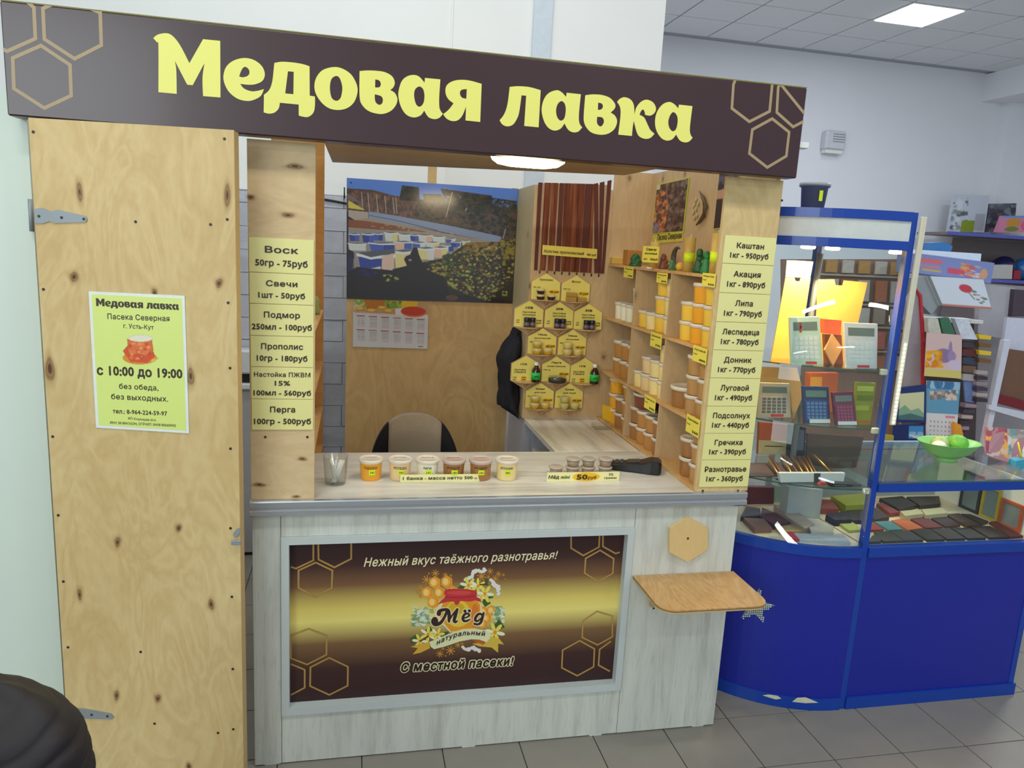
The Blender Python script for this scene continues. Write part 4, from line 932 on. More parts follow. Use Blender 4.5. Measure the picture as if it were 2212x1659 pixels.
for i, (y, n, k) in enumerate(((.455, 2, 'brown'), (.55, 2, 'amber'), (.645, 2, 'amber'), (.735, 2, 'brown'))): stack(y, Z3, n, k, 'bottom middle bay', ['nearest stack', 'second stack', 'third stack', 'farthest stack'][i], h=.078)
jar('red', .064, .07, (1.672, .70, Z3 + .0005 + 2 * .079), 'wide reddish brown honey tub on top of jars in the bottom middle bay', 'wide honey tubs')
for i, (y, n, k) in enumerate(((.85, 3, 'amber'), (.945, 2, 'brown'), (1.04, 3, 'orange'))): stack(y, Z3, n, k, 'bottom far bay', ['nearest stack', 'second stack', 'farthest stack'][i])

# ---- yellow shelf tags
TAGM = plain('shelf_tag_yellow', (244, 226, 90), .45, noise=.01)
def shelf_tag(px0, py0, px1, py1, t1, t2, label, x=1.5985):
    a = at(px0, py0, x=x); b = at(px1, py0 + (py1 - py0) * .12, x=x); d = at(px0, py1 - (py1 - py0) * .12, x=x); y0, y1 = b.y, a.y; zt, zb = a.z, d.z
    o = prism('price_tag', [(x, y0, zb), (x, y1, zb), (x, y1, zt), (x, y0, zt)], (-.0012, 0, 0), TAGM, None); tag(o, label, 'price tag', 'price tags on the honey shelves')
    W = y1 - y0; H = zt - zb; xx = x - .0013
    letter(o, t1, (xx, y1 - W * .1, zb + H * .72), (xx, y0 + W * .1, zb + H * .72), UPZ, INK, h=H * .13, bold=.02)
    letter(o, '1кг', (xx, y1 - W * .08, zb + H * .45), (xx, y0 + W * .65, zb + H * .45), UPZ, INK, h=H * .10, bold=.02)
    letter(o, t2, (xx, y1 - W * .5, zb + H * .12), (xx, y0 + W * .06, zb + H * .12), UPZ, INKB, h=H * .14, bold=.04)
for a in ((1349, 575, 1369, 602, 'Липа', '790', 'yellow tag on the top shelf above the far white jars'), (1420, 588, 1443, 613, 'Акация', '890', 'yellow tag on the top shelf above the pale yellow jars'), (1519, 589, 1547, 622, 'Каштан', '950', 'yellow tag on the top shelf beside the post'),
          (1407, 716, 1431, 752, 'Донник', '770', 'yellow tag on the second shelf above the centre bay'), (1499, 745, 1529, 784, 'Луговой', '490', 'yellow tag on the second shelf beside the post'),
          (1394, 851, 1418, 885, 'Гречиха', '390', 'yellow tag on the third shelf above the reddish tub'), (1485, 893, 1514, 938, 'Разнотравье', '360', 'yellow tag on the third shelf beside the post')): shelf_tag(*a)
ct2 = prism('price_stand_card', [at(a, b, y=.55) for a, b in ((1387, 566), (1421, 568), (1425, 533), (1390, 531))], (0, .002, 0), TAGM, None); tag(ct2, 'square yellow candle price card standing among the wax candles on the top shelf', 'price card')
letter(ct2, 'Свечи', at(1396, 541, y=.549), at(1417, 542, y=.549), UPZ, INK, bold=.03); letter(ct2, 'восковые', at(1393, 549, y=.549), at(1419, 550, y=.549), UPZ, INK, bold=.03); letter(ct2, 'шт.   50руб', at(1390, 561, y=.549), at(1420, 563, y=.549), UPZ, INK, bold=.03)
ZT = SZ[3] + .0005
lathe('card_foot', [(0, 0), (.014, 0), (.014, .004), (0, .005)], (at(1404, 566, y=.55).x, .551, ZT), WHITEP, ct2, 12)
# ---- candles and wax figures on the top shelf
WAXY = plain('beeswax', (206, 168, 84), .45, noise=.08, scale=80); WAXG = plain('green_wax', (36, 92, 48), .45, noise=.15, scale=60); WAXB = plain('brown_wax', (120, 66, 40), .5); WAXL = plain('bright_wax', (226, 178, 66), .45)
def onshelf(px, x=1.655): return Vector((x, at(px, 575, x=x).y, ZT))
def candle(px, h, r, label, band):
    p = onshelf(px, 1.63); t = lathe('rolled_candle', [(0, 0), (r, 0), (r, h), (r * .8, h), (r * .7, h - .003), (r * .5, h), (0, h - .002)], p, WAXY, None, 18); tag(t, label, 'candle')
    if band: lathe('label_band', [(r * 1.02, h * .30), (r * 1.04, h * .30), (r * 1.04, h * .56), (r * 1.02, h * .56)], p, LIME, t, 18)
    tube('wick', [p + Vector((0, 0, h - .004)), p + Vector((.001, 0, h + .012))], .0012, PAPER, t, 5); return t
candle(1487, .135, .021, 'tall rolled beeswax candle with lime label on the top shelf', True)
candle(1545, .150, .022, 'tall rolled beeswax candle with lime label touching the right post', True)
candle(1411, .115, .020, 'rolled beeswax candle hidden partly by the square card', False)
def bump_fig(nm, p, r, h, mat, label, n=9, seed=1):
    rr = random.Random(seed); bm = bmesh.new()
    for k in range(n):
        a = rr.uniform(0, 6.28); q = rr.uniform(.2, .75) * r; zz = h * (k + .5) / n
        bmesh.ops.create_icosphere(bm, subdivisions=2, radius=r * rr.uniform(.38, .52), matrix=Matrix.Translation((p.x + q * math.cos(a) * (1 - k / n * .7), p.y + q * math.sin(a) * (1 - k / n * .7), p.z + max(zz, r * .54))))
    add_lathe(bm, [(0, 0), (r * .85, 0), (r * .9, h * .1), (r * .5, h * .7), (0, h * .95)], p, 12)
    o = bm_mk(nm, bm, mat, None, True, origin=p); tag(o, label, 'candle'); return o
b1 = onshelf(1338); bb_ = bmesh.new(); add_box(bb_, b1.x - .05, b1.x + .03, b1.y - .03, b1.y + .04, ZT, ZT + .035, .003); w_ = bm_mk('wax_block', bb_, WAXY, None); tag(w_, 'low golden wax block at the far end of the top shelf', 'wax block')
b1 = onshelf(1364); bb_ = bmesh.new(); add_box(bb_, b1.x - .03, b1.x + .04, b1.y - .02, b1.y + .05, ZT, ZT + .075, .003); w_ = bm_mk('wax_block', bb_, plain('amber_wax', (176, 118, 52), .5), None); tag(w_, 'upright amber wax block behind the dark green roses', 'wax block')
bump_fig('rose_candle', onshelf(1372, 1.628), .034, .045, WAXG, 'dark green rose shaped candle in front of the amber wax block', 9, 3)
bump_fig('pinecone_candle', onshelf(1432, 1.64), .024, .06, WAXB, 'brown pine cone candle right of the square card', 10, 4)
bump_fig('bush_candle', onshelf(1452, 1.63), .021, .036, plain('mid_green_wax', (78, 128, 76), .5), 'small pale green candle left of the yellow ball', 7, 5)
bump_fig('tree_candle', onshelf(1510, 1.64), .027, .085, WAXG, 'green tree shaped candle just right of the banded candle', 12, 6)
bump_fig('tree_candle', onshelf(1526, 1.625), .025, .08, plain('bright_green_wax', (40, 120, 62), .5), 'brighter green tree candle left of the post candle', 12, 8)
t = sphere('ball_candle', onshelf(1469, 1.63) + Vector((0, 0, .0175)), .0175, WAXL); tag(t, 'small bright yellow ball candle on the top shelf', 'candle')
mo = empty('horseshoe_figure', onshelf(1461, 1.70), 'grey crescent figure standing behind the pale green candle', 'ornament')
arcp = [onshelf(1461, 1.70) + Vector((0, .038 * math.cos(t), .055 + .04 * math.sin(t))) for t in np.linspace(-2.2, 2.0, 14)]
tube('crescent', arcp, [.004 + .008 * math.sin(math.pi * i / 13) for i in range(14)], plain('dark_bronze', (84, 76, 66), .5), mo)
lathe('stand', [(0, 0), (.02, 0), (.02, .01), (.008, .026), (0, .027)], onshelf(1461, 1.70), plain('dark_bronze', (84, 76, 66), .5), mo, 12)
# ---- pictures on the right wall, carved crescent
def wallpic(P, name, label, draw, border=(196, 206, 60), x=1.8015, nx=70, ny=90):
    Pw = [at(a, b, x=x) for a, b in P]
    o = prism(name, Pw, (-.003, 0, 0), plain('lime_poster_edge', border, .5), None); tag(o, label, 'poster')
    cv = Cv(0, 0, 1, 1, nx, ny); draw(cv); c_ = sum(Pw, Vector()) / 4
    q = [c_ + (p - c_) * .965 for p in Pw]; cv.mesh('picture', PRINT, o, bil(*[v + Vector((-.0035, 0, 0)) for v in (q[0], q[1], q[2], q[3])])); return o
def drw1(cv):
    cv.C[:] = (96, 72, 62); cv.blobs(None, [(70, 48, 40), (120, 92, 78), (150, 118, 100), (60, 40, 36)], 260, .05, .7)
    cv.blobs([(0, .2), (.35, .1), (.45, .5), (.4, 1), (0, 1)], [(206, 120, 60), (220, 150, 90), (170, 84, 50), (90, 60, 70)], 150, .045, .8); cv.rect(0, 0, .12, .1, (220, 200, 170))
    cv.blobs([(0, .75), (.25, .85), (.2, 1), (0, 1)], [(110, 96, 130), (150, 130, 140)], 30, .05, .8)
wallpic(((1420, 399), (1490, 383), (1477, 501), (1409, 506)), 'bee_poster', 'upright brown bee swarm photograph on the right inner wall', drw1)
pc = prism('poster_caption', [at(a, b, x=1.8015) for a, b in ((1411, 507), (1476, 501), (1475, 521), (1409, 527))], (-.003, 0, 0), plain('caption_yellow', (212, 200, 76), .5), None); tag(pc, 'yellow name strip right below the bee swarm photograph', 'sign')
letter(pc, 'Пасека Северная', at(1420, 519, x=1.7982), at(1472, 514.5, x=1.7982), UPZ, INK, ys=1.2, bold=.03)
def drw2(cv):
    cv.C[:] = (62, 44, 46); cv.rect(0, .28, 1, .46, (196, 150, 116)); cv.blobs([(0, .05), (1, .05), (1, .3), (0, .3)], [(96, 84, 100), (50, 36, 40)], 30, .08); cv.rect(.35, .6, .8, 1, (120, 90, 100), .6)
wallpic(((1555, 374), (1600, 368), (1592, 490), (1542, 496)), 'wall_poster', 'dark photograph poster mostly hidden behind the right post', drw2)
cr_ = [at(a, b, x=1.79) for a, b in ((1511, 413), (1519, 428), (1524, 447), (1520, 466), (1512, 478), (1504, 486))]
cw = tube('carved_crescent', cr_, [.002, .009, .012, .010, .008, .003], plain('carved_dark_wood', (96, 74, 42), .6)); tag(cw, 'dark carved crescent with pale petals hanging on the right inner wall', 'ornament')
for i, (a, b) in enumerate(((1503, 432), (1499, 444), (1503, 452), (1497, 460), (1505, 466), (1508, 440), (1500, 470))):
    p = at(a, b, x=1.798); sphere('petal', p, .011, plain('pale_carving', (196, 176, 124), .6), cw, sx=.35, sy=.8, sz=1.1, seg=8)

# ================================================================== STRIPED MAT
PY = 1.186
mt = empty('propolis_mat', tuple(at(1237, 590, y=PY)), 'reddish brown striped honey mat hanging on the partition', 'mat')
K6 = 1659 / 300.0
def Z6(a, b, y): return at(1050 + a / K6, 340 + b / K6, y=y)
def fabric():
    m, nt, b = nodes('brown_ribbed_fabric', .85, .2); N = nt.nodes; L = nt.links
    ge = N.new('ShaderNodeNewGeometry'); mp = N.new('ShaderNodeMapping'); mp.inputs['Scale'].default_value = (1, 1, .06); L.new(ge.outputs['Position'], mp.inputs['Vector'])
    n1 = N.new('ShaderNodeTexNoise'); n1.inputs['Scale'].default_value = 60; n1.inputs['Detail'].default_value = 4; L.new(mp.outputs[0], n1.inputs['Vector'])
    r = ramp(N, [(.3, (84, 40, 28)), (.55, (126, 68, 44)), (.75, (158, 100, 66))]); L.new(n1.outputs['Fac'], r.inputs[0]); L.new(r.outputs[0], b.inputs['Base Color'])
    return m
FAB = fabric(); FAB2 = plain('dark_brown_fabric', (96, 46, 34), .85, noise=.15, scale=60); FABP = plain('pale_backing_cloth', (192, 158, 124), .8)
topx = [(625, 300), (1495, 320)]; 
prism('backing_cloth', [Z6(628, 305, PY - .001), Z6(575, 1340, PY - .001), Z6(1415, 1385, PY - .001), Z6(1485, 330, PY - .001)], (0, -.002, 0), FABP, mt)
tb_ = [(625, 672, 572, 610, FAB2), (702, 778, 642, 706, FAB), (786, 862, 733, 796, FAB), (880, 930, 822, 880, FAB2), (938, 1028, 895, 985, FAB), (1034, 1110, 990, 1052, FAB), (1115, 1182, 1056, 1106, FAB), (1190, 1266, 1118, 1195, FAB2), (1270, 1290, 1200, 1255, FAB), (1292, 1335, 1292, 1345, FAB2), (1358, 1412, 1348, 1372, FAB2), (1450, 1497, 1378, 1405, FAB2)]
for i, (a, b, c_, d, m_) in enumerate(tb_):
    yb = lambda x: 1345 + (x - 575) * .05
    def yt(x): return 300 + (x - 625) * .028 if x < 1280 else 318 - (x - 1280) * .22
    prism('stripe', [Z6(a, yt(a), PY - .003), Z6(c_, yb(c_), PY - .003), Z6(d, yb(d), PY - .003), Z6(b, yt(b), PY - .003)], (0, -.005, 0), m_, mt)
bm = bmesh.new()
for k in range(9): 
    p = Z6(640 + k * 88, 1372 + k * 5, PY - .004); add_box(bm, p.x - .0025, p.x + .0025, p.y - .004, p.y + .003, p.z - .006, p.z + .008)
bm_mk('staple', bm, SCREW, mt)
ms = prism('mat_price_strip', [at(a, b, y=PY - .010) for a, b in ((1171, 550), (1289, 559), (1290, 538), (1172, 529))], (0, -.0015, 0), CARD2, None); tag(ms, 'yellow price strip pinned across the striped brown mat', 'price card')
letter(ms, 'Холстик прополисный', at(1174, 545, y=PY - .012), at(1261, 551, y=PY - .012), UPZ, INK, ys=1.05, bold=.03, shear=.2); letter(ms, '800 руб', at(1268, 552, y=PY - .012), at(1287, 553.5, y=PY - .012), UPZ, INKB, ys=1.1, bold=.04)

# ================================================================== HEXAGON SHELVES
HC = [(1.273, 1.767), (1.431, 1.764), (1.193, 1.626), (1.352, 1.625), (1.508, 1.622), (1.271, 1.488), (1.432, 1.486), (1.193, 1.345), (1.354, 1.344), (1.508, 1.340), (1.276, 1.204), (1.435, 1.203)]
HW = .155; HA = HW / math.sqrt(3)
HT = [('Прополис', '', '20 гр', '180 руб'), ('Воск', '', '100 гр', '75 руб'), ('10%', 'Настойка\nпрополиса', '25\nмл', '100\nруб'), ('20%', 'Настойка\nпрополиса', '25\nмл', '150\nруб'), ('30%', 'Настойка\nпрополиса', '25\nмл', '170\nруб'),
      ('Мазь', 'прополисная', '50 мл', '200 руб'), ('Мазь', 'восковая', '50 мл', '190 руб'), ('10%', 'Настойка\nПЖВМ', '100\nмл', '440\nруб'), ('Перга', 'сухая гранула', '100 гр', '500 руб'), ('15%', 'Настойка\nПЖВМ', '100\nмл', '560\nруб'),
      ('Крем', 'для рук', '50 мл', '180 руб'), ('Крем', 'для лица', '50 мл', '190 руб')]
HLAB = ['top row left, with brown propolis jars', 'top row right, with wax blocks', 'second row left, with dark tincture jars', 'second row middle, with purple-black tincture jars', 'second row right, with dark tincture jars', 'third row left, with yellow ointment pots', 'third row right, with yellow ointment pots',
        'fourth row left, with a green-labelled bottle', 'fourth row middle, with a flat dark tin', 'fourth row right, with a green-labelled bottle', 'bottom row left, with cream pots', 'bottom row right, with greenish cream pots']
PLYH = wood('hexagon_plywood', (214, 178, 128), (180, 140, 92), 'X', 2, knots=False); HEXY = plain('hexagon_yellow_print', (240, 220, 112), .42, noise=.01)
def minitext(par, s, xc, z, w_, h, y, bold=.03, mat=None):
    for k, ln in enumerate(s.split('\n')):
        letter(par, ln, (xc - w_ / 2, y, z - k * h * 1.55), (xc + w_ / 2, y, z - k * h * 1.55), UPZ, mat or INK, h=h, bold=bold, shear=.12)
HEXB = []
for i, ((hx, ht), T) in enumerate(zip(HC, HT)):
    cz = ht - HA; yb = 1.184 if i not in (2, 7) else 1.184
    e = empty('hexagon_shelf', (hx, 1.15, cz - HA), 'small yellow hexagon shelf on the partition, ' + HLAB[i], 'shelf', 'hexagon shelves')
    H = [(hx + HA * math.sin(k * math.pi / 3), cz + HA * math.cos(k * math.pi / 3)) for k in range(6)]
    y0 = 1.185; y1 = y0 - .010
    prism('back_plate', [(x, y0, z) for x, z in H][::-1], (0, -.010, 0), PLYH, e)
    Hs = [(hx + (x - hx) * .955, cz + (z - cz) * .955) for x, z in H]; zs = cz - HA * .5
    prism('yellow_print', [(x, y1 - .0002, z) for x, z in (Hs[0], Hs[1], (Hs[1][0], zs), (Hs[5][0], zs), Hs[5])][::-1], (0, -.0008, 0), HEXY, e)
    # ledge with a rounded front and a triangular support
    L_ = [(hx - .062, y1 - .0003)] + [(hx - .062 * math.cos(t), y1 - .0003 - .052 * math.sin(t)) for t in np.linspace(0.15, math.pi - .15, 12)] + [(hx + .062, y1 - .0003)]
    prism('ledge', [(x, y, zs) for x, y in L_], (0, 0, -.005), PLYH, e)
    prism('support', [(hx - .003, y1 - .0003, zs - .0052), (hx - .003, y1 - .040, zs - .0052), (hx - .003, y1 - .0003, zs - .036)], (.006, 0, 0), PLYH, e)
    yy = y1 - .0016; hb = HA
    if i in (7, 9):
        minitext(e, T[0], hx - .012, cz + hb * .42, .034, .010, yy); minitext(e, T[1], hx - .030, cz + hb * .10, .060, .0085, yy)
        minitext(e, T[2], hx - .056, cz - hb * .34, .018, .007, yy); 
        sp_ = prism('price_spot', [(hx - .009 + .016 * math.cos(t), yy + .0004, cz - hb * .36 + .013 * math.sin(t)) for t in np.linspace(0, 6.283, 13)[:-1]], (0, -.0003, 0), plain('price_spot_yellow', (246, 190, 20), .4, noise=0), e)
        minitext(e, T[3], hx - .009, cz - hb * .34, .022, .007, yy - .0003)
    elif '\n' in T[2]:
        minitext(e, T[0], hx, cz + hb * .52, .038, .011, yy, .05); minitext(e, T[1], hx, cz + hb * .28, .068, .0085, yy)
        minitext(e, T[2], hx - .056, cz - hb * .18, .016, .007, yy); minitext(e, T[3], hx + .054, cz - hb * .18, .024, .0075, yy, .05)
    else:
        minitext(e, T[0], hx, cz + hb * .56, .022 + .006 * len(T[0]), .009, yy, .04)
        if T[1]: minitext(e, T[1], hx, cz + hb * .36, .02 + .006 * len(T[1]), .008, yy)
        minitext(e, T[2], hx - .048, cz + hb * .14, .036, .007, yy)
        prism('price_spot', [(hx + .044 + .029 * math.cos(t), yy + .0004, cz - hb * .06 + .011 * math.sin(t)) for t in np.linspace(0, 6.283, 17)[:-1]], (0, -.0003, 0), plain('price_spot_yellow', (246, 190, 20), .4, noise=0), e)
        minitext(e, T[3], hx + .044, cz - hb * .10, .046, .009, yy - .0003, .05)
    HEXB.append((hx, zs + .0003))
PLAST = plain('pot_clear_lid', (226, 206, 140), .2, alpha=.75); 
def pot(nm, c_, r, h, mc, ml, label, grp):
    t = empty(nm, c_, label, 'jar', grp)
    lathe('pot_body', [(0, 0), (r * .72, 0), (r * .95, h * .35), (r, h * .55), (r, h * .60), (0, h * .60)], c_, mc, t, 16); lathe('lid', [(r * 1.03, h * .58), (r * 1.04, h * .72), (r * .9, h * .92), (r * .6, h), (0, h)], c_, ml, t, 16); return t
PROP = plain('propolis_brown', (66, 36, 30), .35); OINT = plain('yellow_ointment', (216, 170, 50), .3); CRM = plain('cream_yellow', (226, 196, 110), .3); CRG = plain('greenish_cream', (196, 190, 96), .3)
def three(i, mc, ml, w1, r=.0245, h=.034):
    hx, z = HEXB[i]
    for (dx, dz, q) in ((-.032, 0, 'lower left'), (-.032, h + .0004, 'stacked upper left'), (.024, 0, 'right')):
        pot('small_pot', (hx + dx, 1.147, z + dz), r, h, mc, ml, '%s pot, %s on the %s hexagon shelf' % (w1, q, HLAB[i].split(',')[0]), 'small pots on the hexagon shelves')
three(0, PROP, PLAST, 'dark brown propolis', .021, .028)
three(5, OINT, PLAST, 'yellow ointment'); three(6, CRM, PLAST, 'pale yellow ointment'); three(10, OINT, PLAST, 'golden cream'); three(11, CRG, PLAST, 'greenish cream')
hx, z = HEXB[1]; WX = plain('golden_wax', (180, 140, 60), .5)
for (dx, dz, q, s_) in ((-.028, 0, 'lower left', .050), (-.028, .0232, 'upper left', .048), (.026, 0, 'right', .046)):
    b_ = box('wax_block', hx + dx - s_ / 2, hx + dx + s_ / 2, 1.13, 1.165, z + dz, z + dz + .023, WX, None, .003); tag(b_, 'golden wax block, %s on the top right hexagon shelf' % q, 'wax block', 'wax blocks')
for i, m_ in ((2, plain('tincture_olive', (70, 58, 46), .25, coat=.5)), (3, plain('tincture_purple', (58, 36, 58), .25, coat=.5)), (4, plain('tincture_violet', (64, 46, 74), .25, coat=.5))):
    hx, z = HEXB[i]
    for dx, q in ((-.0155, 'left'), (.0155, 'right')):
        c_ = (hx + dx, 1.148, z); t = empty('tincture_jar', c_, 'small dark tincture jar, %s one on the hexagon shelf in the %s' % (q, HLAB[i].split(',')[0]), 'jar', 'tincture jars')
        lathe('glass_body', [(0, 0), (.014, 0), (.015, .003), (.015, .026), (.012, .030), (0, .030)], c_, m_, t, 14); lathe('cap', [(.0145, .030), (.015, .032), (.015, .047), (.013, .049), (0, .049)], c_, plain('black_cap', (34, 30, 34), .35), t, 14)
        lathe('label_band', [(.0152, .006), (.0156, .006), (.0156, .021), (.0152, .021)], c_, plain('dull_label', (108, 96, 100), .5), t, 14)
for i in (7, 9):
    hx, z = HEXB[i]; c_ = (hx + .048, 1.146, z); t = empty('tincture_bottle', c_, 'brown bottle with green label and white cap, fourth row %s hexagon shelf' % ('left' if i == 7 else 'right'), 'bottle')
    lathe('glass_body', [(0, 0), (.021, 0), (.023, .004), (.023, .058), (.019, .068), (.011, .078), (.009, .090), (0, .090)], c_, plain('brown_glass', (48, 24, 18), .15, coat=.5), t, 18)
    lathe('label', [(.0232, .014), (.0236, .014), (.0236, .050), (.0232, .050)], c_, plain('green_label', (30, 190, 70), .5), t, 18); lathe('cap', [(.0105, .086), (.011, .088), (.011, .101), (.009, .103), (0, .103)], c_, WHITEP, t, 14)
    box('label_lines', c_[0] - .012, c_[0] + .010, 1.146 - .0240, 1.146 - .0236, z + .028, z + .036, plain('dark_green_ink', (10, 110, 50), .5), t)
hx, z = HEXB[8]; t = lathe('flat_tin', [(0, 0), (.036, 0), (.046, .008), (.048, .018), (.044, .024), (0, .024)], (hx, 1.136, z), plain('dark_seed_mass', (58, 50, 50), .5, noise=.2, scale=90), None, 20, sy=.75); tag(t, 'flat dark oval dish of bee bread on the middle hexagon shelf', 'dish')
lathe('clear_lid', [(.048, .018), (.050, .022), (.046, .034), (0, .040)], (hx, 1.136, z), CLEAR, t, 20, sy=.75)

# ================================================================== BEE YARD PHOTO, CALENDAR
K9 = 2157 / 390.0
def Z9(a, b): return at(740 + a / K9, 370 + b / K9, y=1.572)
pq = [Z9(50, 78), Z9(2105, 212), Z9(2035, 1580), Z9(47, 1520)]
ph = prism('apiary_photo', [pq[3], pq[2], pq[1], pq[0]], (0, .003, 0), WHITEP, None); tag(ph, 'large glossy photograph of blue and white beehives behind autumn bushes', 'poster')
cv = Cv(30, 60, 2120, 1600, 420, 310, bg=(40, 34, 36))
SKY = (84, 122, 196)
cv.poly([(30, 60), (2120, 60), (2120, 420), (30, 300)], SKY); cv.poly([(30, 190), (330, 190), (640, 260), (2120, 330), (2120, 760), (30, 480)], (84, 62, 54))
cv.blobs([(30, 200), (900, 270), (900, 520), (30, 480)], [(104, 76, 64), (70, 52, 48), (126, 92, 74)], 300, 20, .6, 1.6)
for x in (215, 290, 390, 490, 585, 620): cv.line([(x - 12, 200 + x * .12), (x + 8, 470)], 8, (178, 158, 140))
for R_ in ([(680, 110), (880, 120), (900, 300), (650, 300)], [(930, 200), (1150, 190), (1240, 330), (950, 300)], [(1150, 120), (1800, 170), (1780, 420), (1240, 380)], [(1450, 170), (2110, 220), (2110, 330), (1450, 400)], [(840, 270), (2110, 320), (2110, 720), (1800, 680), (1000, 580), (840, 500)]):
    cv.blobs(R_, [(30, 36, 34), (48, 52, 38), (24, 28, 32), (66, 58, 44), (54, 46, 36)], 420, 26, .85)
cv.blobs([(850, 300), (1500, 420), (1500, 600), (900, 540)], [(96, 78, 50), (78, 62, 42)], 120, 30, .5); cv.blobs([(1780, 200), (2060, 230), (2050, 310), (1790, 300)], [(70, 96, 160), (110, 130, 190), (40, 44, 70)], 60, 14, .8, .5)
cv.line([(1290, 160), (1225, 480)], 12, (170, 140, 120)); cv.line([(1475, 350), (1462, 390)], 10, (180, 170, 140)); cv.line([(1975, 600), (1950, 720)], 14, (150, 140, 140))
cv.poly([(30, 260), (60, 262), (190, 355), (170, 360), (50, 320)], (104, 96, 100)); cv.poly([(50, 340), (240, 445), (235, 465), (50, 450)], (196, 180, 76)); cv.line([(50, 445), (240, 460)], 14, (60, 40, 40)); cv.poly([(50, 460), (285, 475), (285, 590), (130, 585), (50, 540)], (166, 150, 140))
cv.poly([(290, 465), (620, 500), (1200, 580), (1700, 660), (1920, 700), (1940, 800), (1800, 770), (1200, 680), (800, 620), (290, 545)], (128, 140, 168)); cv.line([(300, 515), (620, 560), (1120, 660)], 8, (70, 70, 86)); cv.poly([(290, 545), (800, 620), (1200, 690), (1820, 770), (1500, 850), (50, 700), (50, 600)], (150, 136, 122))
cv.poly([(50, 580), (290, 590), (700, 640), (1000, 690), (400, 690), (50, 680)], (124, 72, 44)); cv.blobs([(300, 600), (1700, 720), (1700, 800), (300, 690)], [(170, 150, 130), (140, 120, 104)], 120, 22, .5, .5)
cv.poly([(50, 690), (1800, 760), (1500, 900), (1300, 1000), (900, 1100), (50, 1500)], (140, 132, 128))
def hive(x, y, w_, h, front, side, roof=(206, 214, 214), rc=(96, 100, 112), sw_=.42):
    cv.poly([(x, y + h * .12), (x + w_, y + h * .05), (x + w_, y + h), (x + w_ * .1, y + h * 1.02)], front); cv.poly([(x + w_ * (1 - sw_), y + h * .1), (x + w_, y + h * .05), (x + w_, y + h * .95), (x + w_ * (1 - sw_), y + h)], side)
    cv.poly([(x - w_ * .06, y), (x + w_ * .6, y - h * .14), (x + w_ * 1.06, y - h * .05), (x + w_ * 1.04, y + h * .12), (x + w_ * .45, y + h * .2), (x - w_ * .04, y + h * .12)], roof); cv.poly([(x - w_ * .04, y), (x + w_ * .6, y - h * .13), (x + w_ * 1.04, y - h * .04), (x + w_ * .45, y + h * .07)], rc)
B1, B2, W1, P1, Y1 = (44, 62, 142), (66, 86, 168), (196, 200, 200), (206, 170, 150), (206, 196, 130)
for a in ((60, 760, 120, 90, B1, B2), (215, 750, 140, 110, B1, B2), (350, 740, 110, 90, B2, B1), (480, 720, 160, 110, W1, Y1), (650, 730, 170, 120, W1, W1), (790, 735, 100, 80, B1, B2), (890, 730, 170, 90, W1, P1), (1060, 740, 160, 80, W1, W1), (1230, 760, 120, 60, B2, W1), (1350, 790, 120, 70, W1, B1), (1430, 780, 100, 70, Y1, W1),
          (50, 880, 210, 90, W1, W1), (300, 860, 300, 130, B2, B1), (600, 830, 210, 110, P1, B2), (820, 830, 160, 110, B2, W1), (980, 820, 170, 80, W1, Y1), (1180, 850, 150, 80, W1, B1), (1290, 800, 120, 70, B1, B2), (1390, 860, 110, 80, Y1, W1),
          (1080, 880, 170, 140, P1, Y1), (880, 900, 210, 150, Y1, W1), (600, 950, 240, 220, Y1, P1)): hive(*a)
hive(170, 1010, 430, 290, B1, (214, 178, 160), sw_=.34); cv.poly([(150, 1000), (590, 930), (620, 975), (320, 1050), (165, 1000)], (80, 84, 92)); cv.poly([(165, 1005), (320, 1050), (460, 1025), (460, 1050), (320, 1080), (165, 1040)], (210, 216, 214))
cv.poly([(50, 960), (120, 1000), (120, 1080), (50, 1060)], (40, 44, 66)); cv.poly([(50, 1060), (110, 1080), (90, 1260), (50, 1300)], B1)
cv.poly([(50, 1250), (160, 1180), (330, 1200), (600, 1190), (760, 1140), (720, 1060), (740, 1020), (800, 990), (830, 900), (880, 900), (900, 980), (960, 1120), (1200, 1200), (1300, 1260), (2120, 1290), (2120, 1600), (30, 1600)], (32, 25, 29)); cv.poly([(50, 960), (110, 980), (120, 1200), (160, 1260), (50, 1400)], (30, 26, 36), .6)
cv.poly([(320, 1195), (440, 1160), (440, 1200)], (190, 196, 200)); cv.poly([(455, 1030), (590, 990), (585, 1210), (450, 1200)], (206, 176, 162)); cv.blobs([(160, 1200), (440, 1230), (330, 1310), (180, 1290)], [(30, 38, 96), (24, 26, 60)], 60, 24, .5)
cv.poly([(1500, 800), (1900, 770), (2110, 720), (2110, 1560), (1300, 1500), (1150, 1100), (1300, 960)], (46, 40, 26))
cv.blobs([(1480, 800), (1900, 770), (1850, 960), (1400, 980)], [(150, 112, 38), (120, 96, 36), (96, 84, 34)], 150, 24, .8)
cv.blobs([(1180, 980), (1500, 900), (1600, 1200), (1200, 1280)], [(52, 76, 36), (40, 54, 30), (96, 108, 46)], 160, 22, .8); cv.blobs([(960, 1030), (1260, 1100), (1240, 1280), (1000, 1180)], [(140, 126, 46), (168, 150, 60), (90, 92, 40)], 90, 17, .85)
cv.blobs([(1300, 950), (2110, 760), (2110, 1300), (1700, 1560), (1250, 1400)], [(150, 138, 50), (112, 104, 44), (64, 58, 32), (180, 166, 74), (36, 32, 28), (96, 66, 34)], 620, 17, .85)
cv.blobs([(1900, 740), (2110, 720), (2110, 1000), (1960, 1000)], [(150, 128, 44), (120, 110, 40)], 80, 20, .8)
